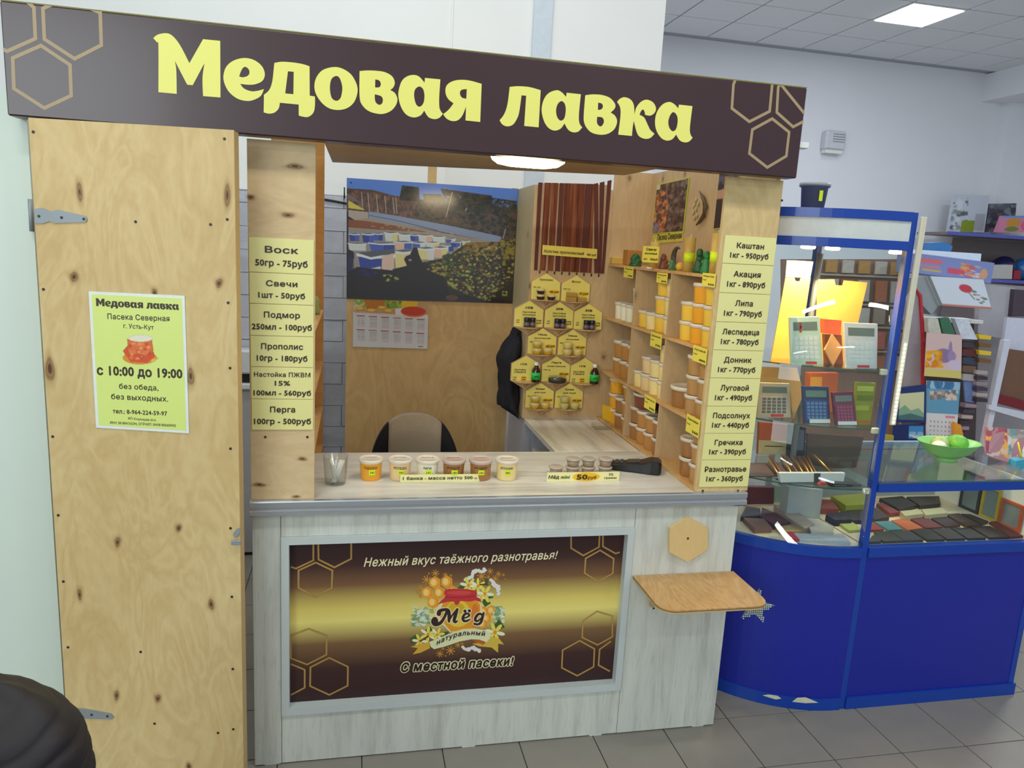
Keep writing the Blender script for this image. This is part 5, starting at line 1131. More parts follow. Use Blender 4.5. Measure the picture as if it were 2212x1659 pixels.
for R_ in ([(470, 1270), (670, 1250), (660, 1350), (470, 1360)], [(1260, 1320), (1400, 1300), (1390, 1420), (1280, 1420)], [(1400, 1220), (1720, 1160), (1720, 1480), (1560, 1460)], [(1740, 1480), (1840, 1480), (1820, 1570), (1740, 1570)], [(1970, 1430), (2040, 1430), (2040, 1500), (1970, 1500)], [(1840, 1420), (1920, 1400), (1900, 1510), (1850, 1520)]):
    cv.blobs(R_, [(160, 164, 80), (140, 146, 64), (44, 40, 30)], 22, 20, .9)
cv.line([(1810, 1150), (1765, 1420)], 7, (110, 90, 80)); cv.ell(1330, 1545, 80, 40, (110, 76, 50), .8); cv.ell(80, 118, 10, 10, (30, 30, 40))
cv.ell(840, 1000, 45, 60, (32, 25, 29)); cv.ell(795, 1065, 20, 16, (150, 130, 120)); cv.grain(3)
c_ = sum(pq, Vector()) / 4
cv.mesh('picture', PRINTG, ph, bil(*[v + Vector((0, -.0008, 0)) for v in pq]))
cq = [at(a, b, y=1.574) for a, b in ((763, 646), (926, 652), (923, 753.5), (762, 749))]
ca_ = prism('wall_calendar', [cq[3], cq[2], cq[1], cq[0]], (0, .0012, 0), PAPER, None); tag(ca_, 'white twelve month wall calendar with food picture below the beehive photograph', 'calendar')
cv = Cv(240, 60, 2060, 1260, 180, 120, bg=(206, 202, 202))
cv.poly([(250, 60), (2050, 60), (2050, 480), (1100, 400), (250, 380)], (190, 150, 100)); cv.blobs([(250, 60), (620, 60), (560, 330), (260, 350)], [(120, 160, 70), (190, 170, 100), (206, 190, 160)], 60, 40, .8); cv.poly([(480, 60), (1000, 60), (1000, 260), (560, 300)], (180, 110, 40)); cv.blobs([(1000, 60), (1500, 60), (1450, 220), (1050, 260)], [(120, 156, 40), (150, 180, 60), (90, 130, 40)], 60, 50, .8)
cv.poly([(1400, 60), (1800, 60), (1760, 210), (1400, 260)], (222, 180, 50)); cv.poly([(1250, 260), (1500, 240), (2050, 400), (2050, 480), (1250, 420)], (220, 214, 212)); cv.ell(1700, 330, 320, 130, (214, 120, 70)); cv.ell(1690, 310, 300, 115, (196, 66, 40))
for a, b, r in ((400, 290, 100), (675, 330, 120), (925, 250, 105), (1080, 325, 115)): cv.ell(a, b, r, r * .45, (190, 140, 50)); cv.ell(a, b - 8, r * .8, r * .3, (226, 186, 80))
for k in range(10): cv.line([(280 + k * 70, 360), (320 + k * 70, 400)], 16, (214, 120, 160))
cv.rect(240, 430, 1240, 1260, (210, 206, 208)); cv.rect(1240, 478, 2060, 1260, (210, 206, 208))
for r in range(2):
    for m_ in range(6):
        X0 = 330 + m_ * 290; Y0 = 460 + r * 350 + m_ * 9
        cv.rect(X0, Y0, X0 + 190, Y0 + 24, (170, 70, 80))
        for wk_ in range(7):
            for dy in range(5): cv.rect(X0 + 30 + dy * 34, Y0 + 52 + wk_ * 36, X0 + 48 + dy * 34, Y0 + 66 + wk_ * 36, (120, 116, 122) if wk_ < 5 else (196, 120, 124))
cv.rect(1830, 1190, 1950, 1210, (70, 70, 80))
cv.mesh('picture', PRINT, ca_, bil(*[v + Vector((0, -.0008, 0)) for v in cq]))

# ================================================================== SAMPLES ON THE WORKTOP
ZW = 1.0105
SAM = [(801, 'orange', 'ПОДСОЛНУХ', '240', LIDM, 'orange sunflower'), (864, 'cream', 'ЛЕСПЕДЕЦ', '390', LIDM, 'cream bush clover'), (923, 'white', 'ЛИПА', '395', LIDM, 'very pale linden'), (980, 'brown', 'РАЗНОТР', '180', LIDP, 'brown wildflower'), (1038, 'tan', 'ЛУГОВОЙ', '245', LIDP, 'tan meadow'), (1095, 'pale', 'ДОННИК', '385', LIDM, 'pale yellow sweet clover')]
HM['brown'] = honey('brown', (150, 100, 50)); HM['tan'] = honey('tan2', (172, 118, 66))
for (px_, key, tx, pr, ld, nm) in SAM:
    p = at(px_, 1035, z=ZW); c_ = (p.x, p.y + .012, ZW); _jar.clear()
    t = jar(key, .0435, .080, c_, '%s honey sample tub with price sticker %s on the worktop' % (nm, pr), 'honey samples on the worktop', ld)
    dx, dy = CC.x - c_[0], CC.y - c_[1]; a0 = math.atan2(dy, dx)
    def onc(par, s, zc, hh, wdt, rr, mat, bold, a0=a0, c_=c_, tilt=0):
        me = text_mesh(s, bold); k = coords(me); x0, x1 = k[:, 0].min(), k[:, 0].max(); X = (k[:, 0] - (x0 + x1) / 2) * wdt / (x1 - x0); Y = k[:, 1] * hh / .73
        A = a0 + X / rr; P = np.stack([(rr + k[:, 2] * .01) * np.cos(A), (rr + k[:, 2] * .01) * np.sin(A), zc + Y], 1)
        me.vertices.foreach_set('co', P.astype('f').ravel()); me.update(); me.name = 'handwriting'; o = link('handwriting', me, mat, par); o.location = Vector(c_) - wl(par); return o
    onc(t, tx, .0475, .0085, .052 if len(tx) > 4 else .034, .0426, INK, .02)
    off = .10
    rr = .0428; sa = [a0 + off + k * .09 for k in range(-3, 4)]
    bm = bmesh.new(); A = [bm.verts.new((c_[0] + rr * math.cos(q), c_[1] + rr * math.sin(q), ZW + .0255)) for q in sa]; B = [bm.verts.new((c_[0] + rr * math.cos(q), c_[1] + rr * math.sin(q), ZW + .0445)) for q in sa]
    for k in range(6): bm.faces.new((A[k], A[k + 1], B[k + 1], B[k]))
    bm_mk('price_sticker', bm, LIME, t)
    onc(t, pr, .0300, .0095, .018, .0433, INKB, .01, a0 + off)
    tpz = c_[2] + .0785
    letter(t, tx.capitalize(), (c_[0] - .024, c_[1] + .005, tpz), (c_[0] + .024, c_[1] + .005, tpz), (0, 1, 0), INK, h=.012, bold=.0, off=.0004, name='handwriting')
def strip(P, name, label, mat):
    q = [at(*P[0], z=ZW), at(*P[1], z=ZW)]; yb = (q[0].y + q[1].y) / 2
    H = (at(P[3][0], P[3][1], y=yb).z + at(P[2][0], P[2][1], y=yb).z) / 2 - ZW
    o = box(name, q[0].x, q[1].x, yb, yb + .0015, ZW, ZW + H, mat, None); tag(o, label, 'price card')
    box('card_foot', q[0].x + .03, q[1].x - .03, yb + .0017, yb + .02, ZW, ZW + .0015, mat, o); return o, q[0].x, q[1].x, yb - .0008, H
o, x0, x1, yy, H = strip(((864.6, 1042.6), (1035.5, 1038.6), (1035.5, 1022.9), (864.6, 1026.8)), 'weight_sign', 'pale yellow sign strip with jar weight in front of the honey tubs', CARD3)
letter(o, '1 банка - масса нетто 500', (x0 + .010, yy, ZW + H * .32), (x1 - .028, yy, ZW + H * .32), UPZ, INK, h=H * .42, bold=.03); letter(o, 'гр', (x1 - .022, yy, ZW + H * .34), (x1 - .010, yy, ZW + H * .34), UPZ, INK, h=H * .22, bold=.02)
o, x0, x1, yy, H = strip(((1180.6, 1040.8), (1337, 1039), (1338.7, 1019.8), (1181.7, 1020)), 'mini_honey_sign', 'pale yellow sign strip priced fifty before the miniature honey cups', CARD3)
W = x1 - x0
prism('orange_oval', [(x0 + W * .54 + W * .19 * math.cos(t), yy + .0004, ZW + H * .5 + H * .46 * math.sin(t)) for t in np.linspace(0, 6.283, 25)[:-1]], (0, -.0003, 0), plain('price_spot_yellow', (246, 190, 20), .4, noise=0), o)
letter(o, 'Мёд mini', (x0 + W * .02, yy, ZW + H * .34), (x0 + W * .31, yy, ZW + H * .34), UPZ, INK, h=H * .36, bold=.03, shear=.15); letter(o, '50', (x0 + W * .41, yy - .0004, ZW + H * .24), (x0 + W * .55, yy - .0004, ZW + H * .24), UPZ, INK, h=H * .52, bold=.05); letter(o, 'руб', (x0 + W * .56, yy - .0004, ZW + H * .26), (x0 + W * .68, yy - .0004, ZW + H * .26), UPZ, INK, h=H * .34, bold=.03, shear=.2)
letter(o, '75', (x0 + W * .85, yy, ZW + H * .60), (x0 + W * .91, yy, ZW + H * .60), UPZ, INK, h=H * .24, bold=.03); letter(o, 'грамм', (x0 + W * .79, yy, ZW + H * .26), (x0 + W * .96, yy, ZW + H * .26), UPZ, INK, h=H * .2, bold=.03)
MINI = plain('grey_honey_cup', (176, 152, 128), .25, alpha=.9); MLID = plain('grey_cup_lid', (200, 186, 170), .25, alpha=.75)
for k, (px_, n) in enumerate(((1202, 1), (1238, 2), (1271, 2), (1308, 2))):
    p = at(px_, 1026, z=ZW); c0_ = Vector((p.x, p.y + .012, ZW))
    for l in range(n):
        c_ = c0_ + Vector((0, 0, l * .034)); t = empty('mini_honey_cup', c_, 'tiny clear cup of greyish honey, %s, %s' % (('alone at the left end', 'second column', 'third column', 'fourth column beside the card terminal')[k], ('lower', 'upper')[l] if n == 2 else 'only one'), 'cup', 'mini honey cups')
        lathe('cup_body', [(0, 0), (.021, 0), (.026, .026), (0, .026)], c_, MINI, t, 16); lathe('cup_lid', [(.026, .0255), (.030, .027), (.030, .031), (.025, .0335), (0, .0325)], c_, MLID, t, 16)
# clear cup with wooden sticks
p = at(724, 1048, z=ZW); c_ = Vector((p.x, p.y + .02, ZW)); cu_ = empty('stick_cup', c_, 'clear plastic cup full of white tasting sticks beside the left post', 'cup')
lathe('cup_body', [(0, .001), (.036, .001), (.037, .004), (.044, .104), (.0455, .106), (.0435, .105), (.036, .006), (0, .004)], c_, CLEAR, cu_, 24)
rr = random.Random(3)
for k in range(16):
    a = rr.uniform(0, 6.28); q = rr.uniform(.0, .018); b0 = c_ + Vector((q * math.cos(a + 2.6), q * math.sin(a + 2.6), .006)); b1 = c_ + Vector(((.012 + .022 * rr.random()) * math.cos(a), (.012 + .022 * rr.random()) * math.sin(a), rr.uniform(.072, .088)))
    tube('tasting_stick', [b0, b1], .0044, PAPER, cu_, 6)
# card terminal
q0 = at(1300, 1000, z=ZW); tm = empty('card_terminal', (1.46, .27, ZW), 'black card payment terminal lying on the worktop near the right post', 'card terminal')
ta = math.radians(-22); tc_ = Vector((1.452, .275, ZW))
def T(x, y, z): return tc_ + Vector((x * math.cos(ta) - y * math.sin(ta), x * math.sin(ta) + y * math.cos(ta), z))
SEC = [(-.115, .020, .010, .016), (-.105, .030, .006, .026), (-.03, .034, .003, .034), (.04, .038, .001, .044), (.075, .042, 0, .056), (.105, .042, 0, .056), (.118, .036, .006, .046)]
bm = bmesh.new(); R_ = []
for x, hw, z0, z1 in SEC: R_.append([bm.verts.new(T(x, yy_, zz)) for yy_, zz in ((-hw, z0 + .004), (-hw + .005, z0), (hw - .005, z0), (hw, z0 + .004), (hw, z1 - .006), (hw - .008, z1), (-hw + .008, z1), (-hw, z1 - .006))])
for A, B in zip(R_, R_[1:]):
    for k in range(8): bm.faces.new((A[k], A[(k + 1) % 8], B[(k + 1) % 8], B[k]))
bm.faces.new(R_[0]); bm.faces.new(R_[-1])
bm_mk('terminal_body', bm, BLACKP, tm)
prism('screen', [T(-.02, -.026, .0385), T(.03, -.028, .0445), T(.03, .028, .0445), T(-.02, .026, .0385)], (0, 0, .0012), plain('dark_screen', (50, 48, 54), .1), tm)
for k in range(3):
    for j in range(3): x = -.09 + k * .02; y = -.018 + j * .018; prism('key', [T(x, y - .006, .030 + k * .0022), T(x + .014, y - .006, .0315 + k * .0022), T(x + .014, y + .006, .0315 + k * .0022), T(x, y + .006, .030 + k * .0022)], (0, 0, .002), plain('grey_key', (70, 70, 76), .4), tm)
cbx = at(1300, 925, z=ZW); bxo = empty('clear_box', (cbx.x, cbx.y, ZW), 'small clear acrylic tray on the side counter near the partition', 'tray')
for a in ((cbx.x - .045, cbx.x + .045, cbx.y - .04, cbx.y - .037), (cbx.x - .045, cbx.x + .045, cbx.y + .037, cbx.y + .04), (cbx.x - .045, cbx.x - .042, cbx.y - .037, cbx.y + .037), (cbx.x + .042, cbx.x + .045, cbx.y - .037, cbx.y + .037)): box('tray_wall', a[0], a[1], a[2], a[3], ZW + .002, ZW + .022, CLEAR, bxo)
box('tray_floor', cbx.x - .045, cbx.x + .045, cbx.y - .04, cbx.y + .04, ZW, ZW + .002, CLEAR, bxo)
p = at(1327, 905, z=ZW); yn = prism('yellow_note', [at(a, b, y=1.02) for a, b in ((1301, 903), (1324, 913), (1324, 880), (1301, 874))], (0, .001, 0), plain('deep_yellow_note', (240, 190, 40), .5), None); tag(yn, 'deep yellow note card leaning at the foot of the far honey jars', 'card')

# ================================================================== CHAIR
ch = empty('office_chair', (.66, 1.0, 0), 'rounded black chair with a beige centre panel behind the worktop', 'chair')
xl, xr = at(797, 970, y=1.0).x, at(990, 970, y=1.0).x; xc = (xl + xr) / 2; hw = (xr - xl) / 2; zt = at(893, 893, y=1.0).z; xm0, xm1 = at(838, 960, y=1.0).x, at(950, 960, y=1.0).x
def backp(u, th=0.0):  # u -1..1 across, returns top height
    return zt - .30 * (1 - math.sqrt(max(0, 1 - abs(u) ** 2.6)))
def backshape(name, x0, x1, mat, y0, y1):
    bm = bmesh.new(); n = 14; F_, B_ = [], []
    for i in range(n + 1):
        x = x0 + (x1 - x0) * i / n; u = (x - xc) / hw; zz = backp(u); cy = .06 * u * u
        F_.append([bm.verts.new((x, y0 - cy + .02 * (zz - z) / .5, z)) for z in np.linspace(.52, zz, 6)]); B_.append([bm.verts.new((x, y1 - cy + .02 * (zz - z) / .5, z)) for z in np.linspace(.52, zz, 6)])
    for G in (F_, B_):
        for a, b in zip(G, G[1:]):
            for k in range(5): bm.faces.new((a[k], a[k + 1], b[k + 1], b[k]))
    for a, b, a2, b2 in zip(F_, F_[1:], B_, B_[1:]):
        bm.faces.new((a[5], a2[5], b2[5], b[5])); bm.faces.new((a[0], b[0], b2[0], a2[0]))
    for g, h in ((F_[0], B_[0]), (F_[-1], B_[-1])):
        for k in range(5): bm.faces.new((g[k], g[k + 1], h[k + 1], h[k]))
    return bm_mk(name, bm, mat, ch, True)
backshape('backrest_side', xl, xm0 - .0005, DARKF, .98, 1.03); backshape('backrest_centre', xm0, xm1, plain('beige_fabric', (176, 160, 138), .85, noise=.08, scale=80), .972, 1.03); backshape('backrest_side', xm1 + .0005, xr, DARKF, .98, 1.03)
sb = bmesh.new(); add_box(sb, xl + .02, xr - .02, .62, 1.0, .42, .50, .03); bm_mk('seat', sb, DARKF, ch)
lathe('column', [(0, 0), (.03, 0), (.03, .38), (0, .38)], (xc, .82, .045), BLACKP, ch, 12)
for k in range(5):
    a = k * 2 * math.pi / 5; tube('leg', [(xc, .82, .07), (xc + .26 * math.cos(a), .82 + .26 * math.sin(a), .05)], [.022, .014], BLACKP, ch)
    sphere('castor', (xc + .26 * math.cos(a), .82 + .26 * math.sin(a), .024), .024, BLACKP, ch, seg=10)

# ================================================================== JACKET
JP = [(1112, 708), (1121, 712), (1128, 745), (1127, 850), (1122, 897), (1113, 896), (1099, 882), (1076, 876), (1078, 850), (1081, 828), (1077, 772), (1082, 755), (1090, 742), (1104, 724)]
jk = empty('black_jacket', tuple(at(1100, 897, y=1.33)), 'black jacket hanging from the side of the plywood partition', 'jacket')
bm = bmesh.new(); rows = []
left = [(708, 1112), (724, 1104), (742, 1090), (757, 1082), (772, 1077), (800, 1079), (828, 1081), (852, 1078), (876, 1076), (884, 1100), (897, 1113)]; right = [(708, 1121), (720, 1123), (745, 1126), (800, 1126), (850, 1126), (897, 1121)]
def interp(T_, v): 
    return float(np.interp(v, [t[0] for t in T_], [t[1] for t in T_]))
for i, v in enumerate(np.linspace(708, 896, 26)):
    lx = at(interp(left, v), v, y=1.33).x; rx = 1.186; z_ = at(1100, v, y=1.33).z; ring = []
    for k in range(20):
        a = 2 * math.pi * k / 20; w_ = (rx - lx) / 2; cxm = (rx + lx) / 2
        f = 1 + .10 * math.sin(5 * a + i * .35) + .05 * math.sin(9 * a - i * .5); yw = .035 + .075 * min(1, i / 7)
        X = cxm + w_ * math.cos(a); X = min(rx, X if math.cos(a) < 0 else cxm + w_ * math.cos(a)); ring.append(bm.verts.new((X + (.012 * math.sin(7 * a + i * .4) if X < rx - .01 else 0), 1.33 + yw * math.sin(a) * f, z_)))
    rows.append(ring)
for A, B in zip(rows, rows[1:]):
    for k in range(20): bm.faces.new((A[k], A[(k + 1) % 20], B[(k + 1) % 20], B[k]))
bm.faces.new(rows[0]); bm.faces.new(rows[-1])
bm_mk('jacket_body', bm, DARKF, jk, True)
tz = rows and at(1112, 706, y=1.33).z
tube('coat_hook', [(1.19, 1.33, tz + .012), (1.155, 1.33, tz + .012), (1.150, 1.33, tz + .022)], .004, STEEL, jk)

# ================================================================== QUILTED COAT, bottom left
qc = empty('quilted_coat', tuple(at(60, 1690, y=-1.25)), 'dark purple quilted coat sleeve in the bottom left corner', 'coat')
QM = plain('dark_purple_nylon', (20, 10, 17), .6, noise=.15, scale=20, bump=.3)
ax0 = at(20, 1466, y=-1.25); NR = 140; bm = bmesh.new(); rows = []
for i in range(NR):
    t = i / (NR - 1)
    cpt = ax0 + Vector((-.068 - .01 * t, .04 * t, -.022 - .62 * t))
    rad = .150 * math.sin(min(1, t * 4.2) * math.pi / 2) ** .55 * (1 + .42 * t) + .002; rad *= 1 + .055 * abs(math.sin(t * math.pi * 17)) ** .5
    rows.append([bm.verts.new(cpt + Vector((rad * math.cos(a) * 1.0, rad * .85 * math.sin(a), .016 * math.sin(a + .6) + .006 * math.sin(5 * a + t * 20)))) for a in [2 * math.pi * k / 48 for k in range(48)]])
for A, B in zip(rows, rows[1:]):
    for k in range(48): bm.faces.new((A[k], A[(k + 1) % 48], B[(k + 1) % 48], B[k]))
bm.faces.new(rows[0]); bm.faces.new(rows[-1])
bm_mk('sleeve', bm, QM, qc, True)

# ================================================================== TALL CURVED SHOWCASE
def slab(name, P, y, th, mat, label=None, cat=None, parent=None, group=None):
    o = prism(name, [at(a, b, y=y) for a, b in P][::-1], (0, th, 0), mat, parent)
    return tag(o, label, cat, group) if label else o
AX, AY, AR = 2.396, .65, .62
def arcp(r, a0=.42, a1=math.pi / 2, n=16):   # from the hidden left end round to the pillar
    a0 = math.acos(min(1, (AX - 1.85) / r))
    return [(AX - r * math.cos(t), AY - r * math.sin(t)) for t in np.linspace(a0, a1, n)]
cs = empty('tall_showcase', (2.15, .35, 0), 'tall curved glass showcase in a blue frame next to the honey stall', 'display case')
def arcwall(name, r0, r1, z0, z1, mat, parent=cs, x1=None, smooth=False):
    A = arcp(r0); B = arcp(r1)[::-1]
    if x1: A = A + [(x1, A[-1][1])]; B = [(x1, B[0][1])] + B
    return prism(name, [(x, y, z0) for x, y in A + B], (0, 0, z1 - z0), mat, parent, smooth)
arcwall('base_panel', AR, AR - .012, .055, .70, BLUEP)
arcwall('base_rail', AR + .006, AR - .02, .0, .055, BLUEF); arcwall('base_rail', AR + .006, AR - .02, .70, .742, BLUEF)
def plate(name, r, z0, z1, mat, back=.64):
    A = arcp(r); return prism(name, [(x, y, z0) for x, y in A] + [(AX + .02, A[-1][1], z0), (AX + .02, back, z0), (1.85, back, z0)], (0, 0, z1 - z0), mat, cs)
plate('display_board', AR - .021, .728, .742, plain('cream_board', (222, 204, 176), .5))
ZC = (0.985, 1.24, 1.48)
for z_ in ZC:
    plate('glass_shelf', AR - .02, z_, z_ + .006, GLASS); arcwall('shelf_edge', AR - .0188, AR - .0199, z_, z_ + .006, GLASSE)
arcwall('curved_glass', AR + .001, AR - .003, .742, 1.955, GLASS, smooth=True)
arcwall('top_rail', AR + .008, AR - .02, 1.955, 1.99, BLUEF); arcwall('top_rail', AR + .008, AR - .02, 2.065, 2.10, BLUEF); arcwall('header_panel', AR + .002, AR - .006, 1.99, 2.065, plain('header_white', (206, 210, 206), .5))
plate('roof_board', AR - .021, 1.975, 1.985, plain('dark_roof_board', (70, 60, 56), .5)); plate('roof_board', AR - .021, 2.08, 2.10, BLUEF)
box('corner_post', 2.397, 2.425, .03, .06, 0.0, 2.10, BLUEF, cs, .002)
box('corner_post', 2.397, 2.425, .61, .64, 0.0, 2.10, BLUEF, cs, .002); box('corner_post', 1.85, 1.875, .61, .64, 0.0, 2.10, BLUEF, cs, .002)
for z_ in ZC: box('shelf_clip', 2.368, 2.397, .034, .050, z_ - .012, z_ + .012, plain('cream_clip', (222, 218, 196), .4), cs, .003)
la = at(1921, 910, y=.066); lb = at(1996, 468, y=.066)
xl_ = (la.x + lb.x) / 2
bx_ = bmesh.new(); add_box(bx_, 2.4265, 2.450, .012, .0235, 1.27, 2.085, .002); ls = bm_mk('led_channel', bx_, plain('milky_channel', (214, 206, 184), .4), cs)
bm = bmesh.new(); zz = 1.282; LEDM = leds('led_glow', (236, 255, 220), 14)
while zz < 1.60: bmesh.ops.create_icosphere(bm, subdivisions=1, radius=.0042, matrix=Matrix.Translation((2.4375, .0115, zz))); zz += .0165
bm_mk('led', bm, LEDM, ls)
pole = tube('chrome_pole', [at(1773, 548, y=.5), at(1754, 665, y=.5), (at(1754, 665, y=.5).x, .5, .745)], .013, STEEL, cs, 12)
spots = [(1745, 540, .26, 30), (1797, 546, .24, 22), (1935, 549, .30, 8)]
for a, b, y_, pw in spots:
    p = at(a, b, y=y_); p.z = min(p.z, 1.972)
    f_ = lathe('spot_lamp', [(0, .012), (.020, .012), (.030, -.010), (.026, -.016), (0, -.018)], (p.x, p.y, 1.962), leds('spot_glow', (255, 196, 110), 22), cs, 14)
    l = bpy.data.lights.new('spot_lamp_light', 'SPOT'); l.energy = pw; l.color = (1, .66, .34); l.spot_size = 2.4; l.shadow_soft_size = .03
    lo = bpy.data.objects.new('spot_lamp_light', l); COL.objects.link(lo); lo.location = (p.x, p.y, 1.935)
# blistered veneer, scratches on the base
chp = plain('chipboard_patch', (214, 210, 180), .6)
for P in (((1647, 1502), (1660, 1500), (1680, 1503), (1688, 1509), (1676, 1511), (1662, 1507)), ((1711, 1516), (1722, 1507), (1740, 1506), (1752, 1511), (1768, 1518), (1740, 1519))):
    V = []
    for a, b in P:
        r_ = ray(a, b); o_ = CC - Vector((AX, AY, 0)); A_ = r_.x ** 2 + r_.y ** 2; B_ = 2 * (r_.x * o_.x + r_.y * o_.y); C_ = o_.x ** 2 + o_.y ** 2 - (AR + .0066) ** 2
        t_ = (-B_ - math.sqrt(B_ * B_ - 4 * A_ * C_)) / (2 * A_); V.append(CC + r_ * t_)
    mk('worn_patch', V, [list(range(len(V)))], chp, cs)
LEV = (.7425, ZC[0] + .0063, ZC[1] + .0063, ZC[2] + .0063)
def stand(P, y):
    """the depth at which a pictured thing stands on the shelf under it"""
    bx_, by_ = (P[-1][0] + P[-2][0]) / 2, (P[-1][1] + P[-2][1]) / 2; g = at(bx_, by_, y=y)
    L_ = min(LEV, key=lambda v: abs(v - g.z)); q = at(bx_, by_, z=L_); fr_ = AY - math.sqrt(max(0, (AR - .03) ** 2 - (AX - min(q.x, AX)) ** 2)) + .012
    yy_ = min(max(q.y, fr_), .58); return yy_, L_
def stood(P, y):
    y2, L_ = stand(P, y)
    while y2 > .13 and max(at(a, b, y=y2).x for a, b in P) > 2.42: y2 -= .01
    Pw = [at(a, b, y=y2) for a, b in P]; lo = (Pw[-1].z + Pw[-2].z) / 2
    for k in (-1, -2): Pw[k].z = L_
    for p in Pw: p.z = max(p.z, L_); p.x = min(p.x, 2.42)
    return Pw
# ---- goods in the tall showcase
ORG = plain('orange_folder', (255, 188, 88), .5, noise=.02); 
slab('orange_folder', ((1697, 600), (1716, 600), (1718, 607), (1728, 608), (1731, 600), (1751, 600), (1736, 700), (1733, 790), (1664, 786)), .32, .004, ORG, 'glowing orange paper folder behind the green calculator', 'folder')
slab('orange_folder', ((1768, 604), (1802, 604), (1805, 616), (1821, 617), (1824, 606), (1874, 610), (1852, 704), (1848, 798), (1758, 794)), .30, .004, ORG, 'glowing orange folder with notched top left of the blue pillar', 'folder')
slab('dark_leaflet', ((1700, 562), (1757, 565), (1750, 600), (1697, 598)), .34, .003, plain('grey_leaflet', (176, 186, 160), .5, noise=.3, scale=60), 'grey patterned leaflet above the left orange folder', 'leaflet')
def calculator(P, y, body, keys, scr, label, extra=None, nx=5, ny=5):
    """P = tl,tr,br,bl pixels"""
    Pw = stood(P, y); e = prism('calculator', Pw[::-1], (0, .012, 0), body, None); tag(e, label, 'calculator', 'calculators')
    def q(u, v, o=-.0008): return (Pw[0] * (1 - u) + Pw[1] * u) * (1 - v) + (Pw[3] * (1 - u) + Pw[2] * u) * v + Vector((0, o, 0))
    def patch(nm, u0, v0, u1, v1, m, t=.0008): return prism(nm, [q(u0, v1, -.0002), q(u1, v1, -.0002), q(u1, v0, -.0002), q(u0, v0, -.0002)], (0, -t, 0), m, e)
    patch('display', .10, .10, .90, .28, scr); patch('key_panel', .08, .38, .92, .92, keys, .0005)
    for i in range(nx):
        for j in range(ny):
            u = .12 + i * .78 / nx; v = .42 + j * .48 / ny; p_ = prism('key', [q(u, v + .34 / ny, -.0008), q(u + .55 / nx, v + .34 / ny, -.0008), q(u + .55 / nx, v, -.0008), q(u, v, -.0008)], (0, -.0015, 0), extra or plain('pale_key', (226, 228, 228), .4), e)
    return e, patch
SCR = plain('lcd_grey', (112, 124, 118), .25)
LGC = plain('pale_green_body', (190, 214, 196), .4); WHC = plain('white_body', (218, 216, 218), .4); BGC = plain('beige_body', (200, 180, 158), .45); BLC = plain('navy_body', (54, 66, 112), .4); DRC = plain('dark_red_body', (120, 50, 72), .4)
e, pf = calculator(((1706, 686), (1770, 684), (1778, 790), (1710, 788)), .12, LGC, plain('green_keys_panel', (206, 220, 210), .5), SCR, 'pale green calculator standing on the upper glass shelf of the showcase'); pf('red_tag', .45, .93, .80, .985, RED); pf('shop_tag', .30, .12, .38, .32, RED)
e, pf = calculator(((1824, 697), (1896, 700), (1893, 804), (1828, 800)), .07, WHC, plain('white_keys_panel', (224, 224, 226), .5), SCR, 'white calculator on the upper glass shelf beside the blue pillar'); pf('red_tag', .35, .93, .75, .985, RED)
e, pf = calculator(((1641, 827), (1706, 829), (1708, 904), (1636, 899)), .20, BGC, plain('beige_keys_panel', (206, 192, 176), .5), SCR, 'beige desktop calculator on the middle glass shelf next to the post', plain('dark_keys', (120, 112, 108), .4)); pf('red_tag', .40, .90, .78, .98, RED)
e, pf = calculator(((1734, 835), (1790, 836), (1793, 916), (1738, 913)), .10, BLC, plain('blue_keys_panel', (70, 92, 140), .5), plain('lcd_green', (112, 140, 120), .3), 'navy blue calculator on the middle glass shelf of the showcase', plain('blue_keys', (110, 140, 190), .4)); pf('price_label', .2, .88, 1.0, .99, PAPER)
e, pf = calculator(((1798, 848), (1843, 846), (1851, 919), (1806, 918)), .08, DRC, plain('maroon_keys_panel', (140, 60, 90), .5), plain('lcd_dull', (120, 130, 124), .3), 'dark red calculator on the middle glass shelf right of the navy one', plain('maroon_keys', (170, 90, 120), .4)); pf('price_label', .1, .88, 1.0, .99, PAPER)
slab('red_box', ((1781, 689), (1818, 692), (1816, 724), (1779, 720)), .18, .03, plain('orange_red_box', (214, 84, 50), .5), 'small orange red box above the brown diamond packet', 'box')
slab('diamond_packet', ((1799, 722), (1820, 752), (1800, 790), (1782, 756)), .16, .01, plain('tan_packet', (196, 148, 96), .4), 'tan diamond shaped packet between the two upper calculators', 'packet')
slab('brown_case', ((1782, 722), (1818, 724), (1822, 797), (1786, 794)), .20, .02, plain('brown_case', (120, 66, 44), .5), 'brown case standing behind the tan diamond packet', 'case')
def goods(name, P, y, th, col, label, cat, inner=None, rough=.5):
    if len(P) == 4 and sum(a for a, b in P) / 4 < 1890: Pw = stood(P, y)
    else: Pw = [at(a, b, y=y) for a, b in P]
    o = tag(prism(name, Pw[::-1], (0, th, 0), plain(name + '_%d_%d_%d' % col, col, rough), None), label, cat)
    if inner:
        for (u0, v0, u1, v1, cc) in inner:
            f = lambda u, v: (Pw[0] * (1 - u) + Pw[1] * u) * (1 - v) + (Pw[3] * (1 - u) + Pw[2] * u) * v + Vector((0, -.0003, 0))
            prism('printed_patch', [f(u0, v1), f(u1, v1), f(u1, v0), f(u0, v0)], (0, -.0006, 0), plain('patch_%d_%d_%d' % cc, cc, .5), o)
    return o
goods('green_notebook', ((1850, 826), (1912, 828), (1902, 893), (1848, 889)), .14, .012, (150, 150, 40), 'olive green swirled notebook on the middle shelf by the pillar', 'notebook', [(.05, .08, .9, .2, (196, 200, 90)), (.1, .3, .95, .42, (120, 130, 30)), (.05, .55, .8, .66, (180, 182, 60)), (.04, .90, .98, .97, (186, 112, 40))])
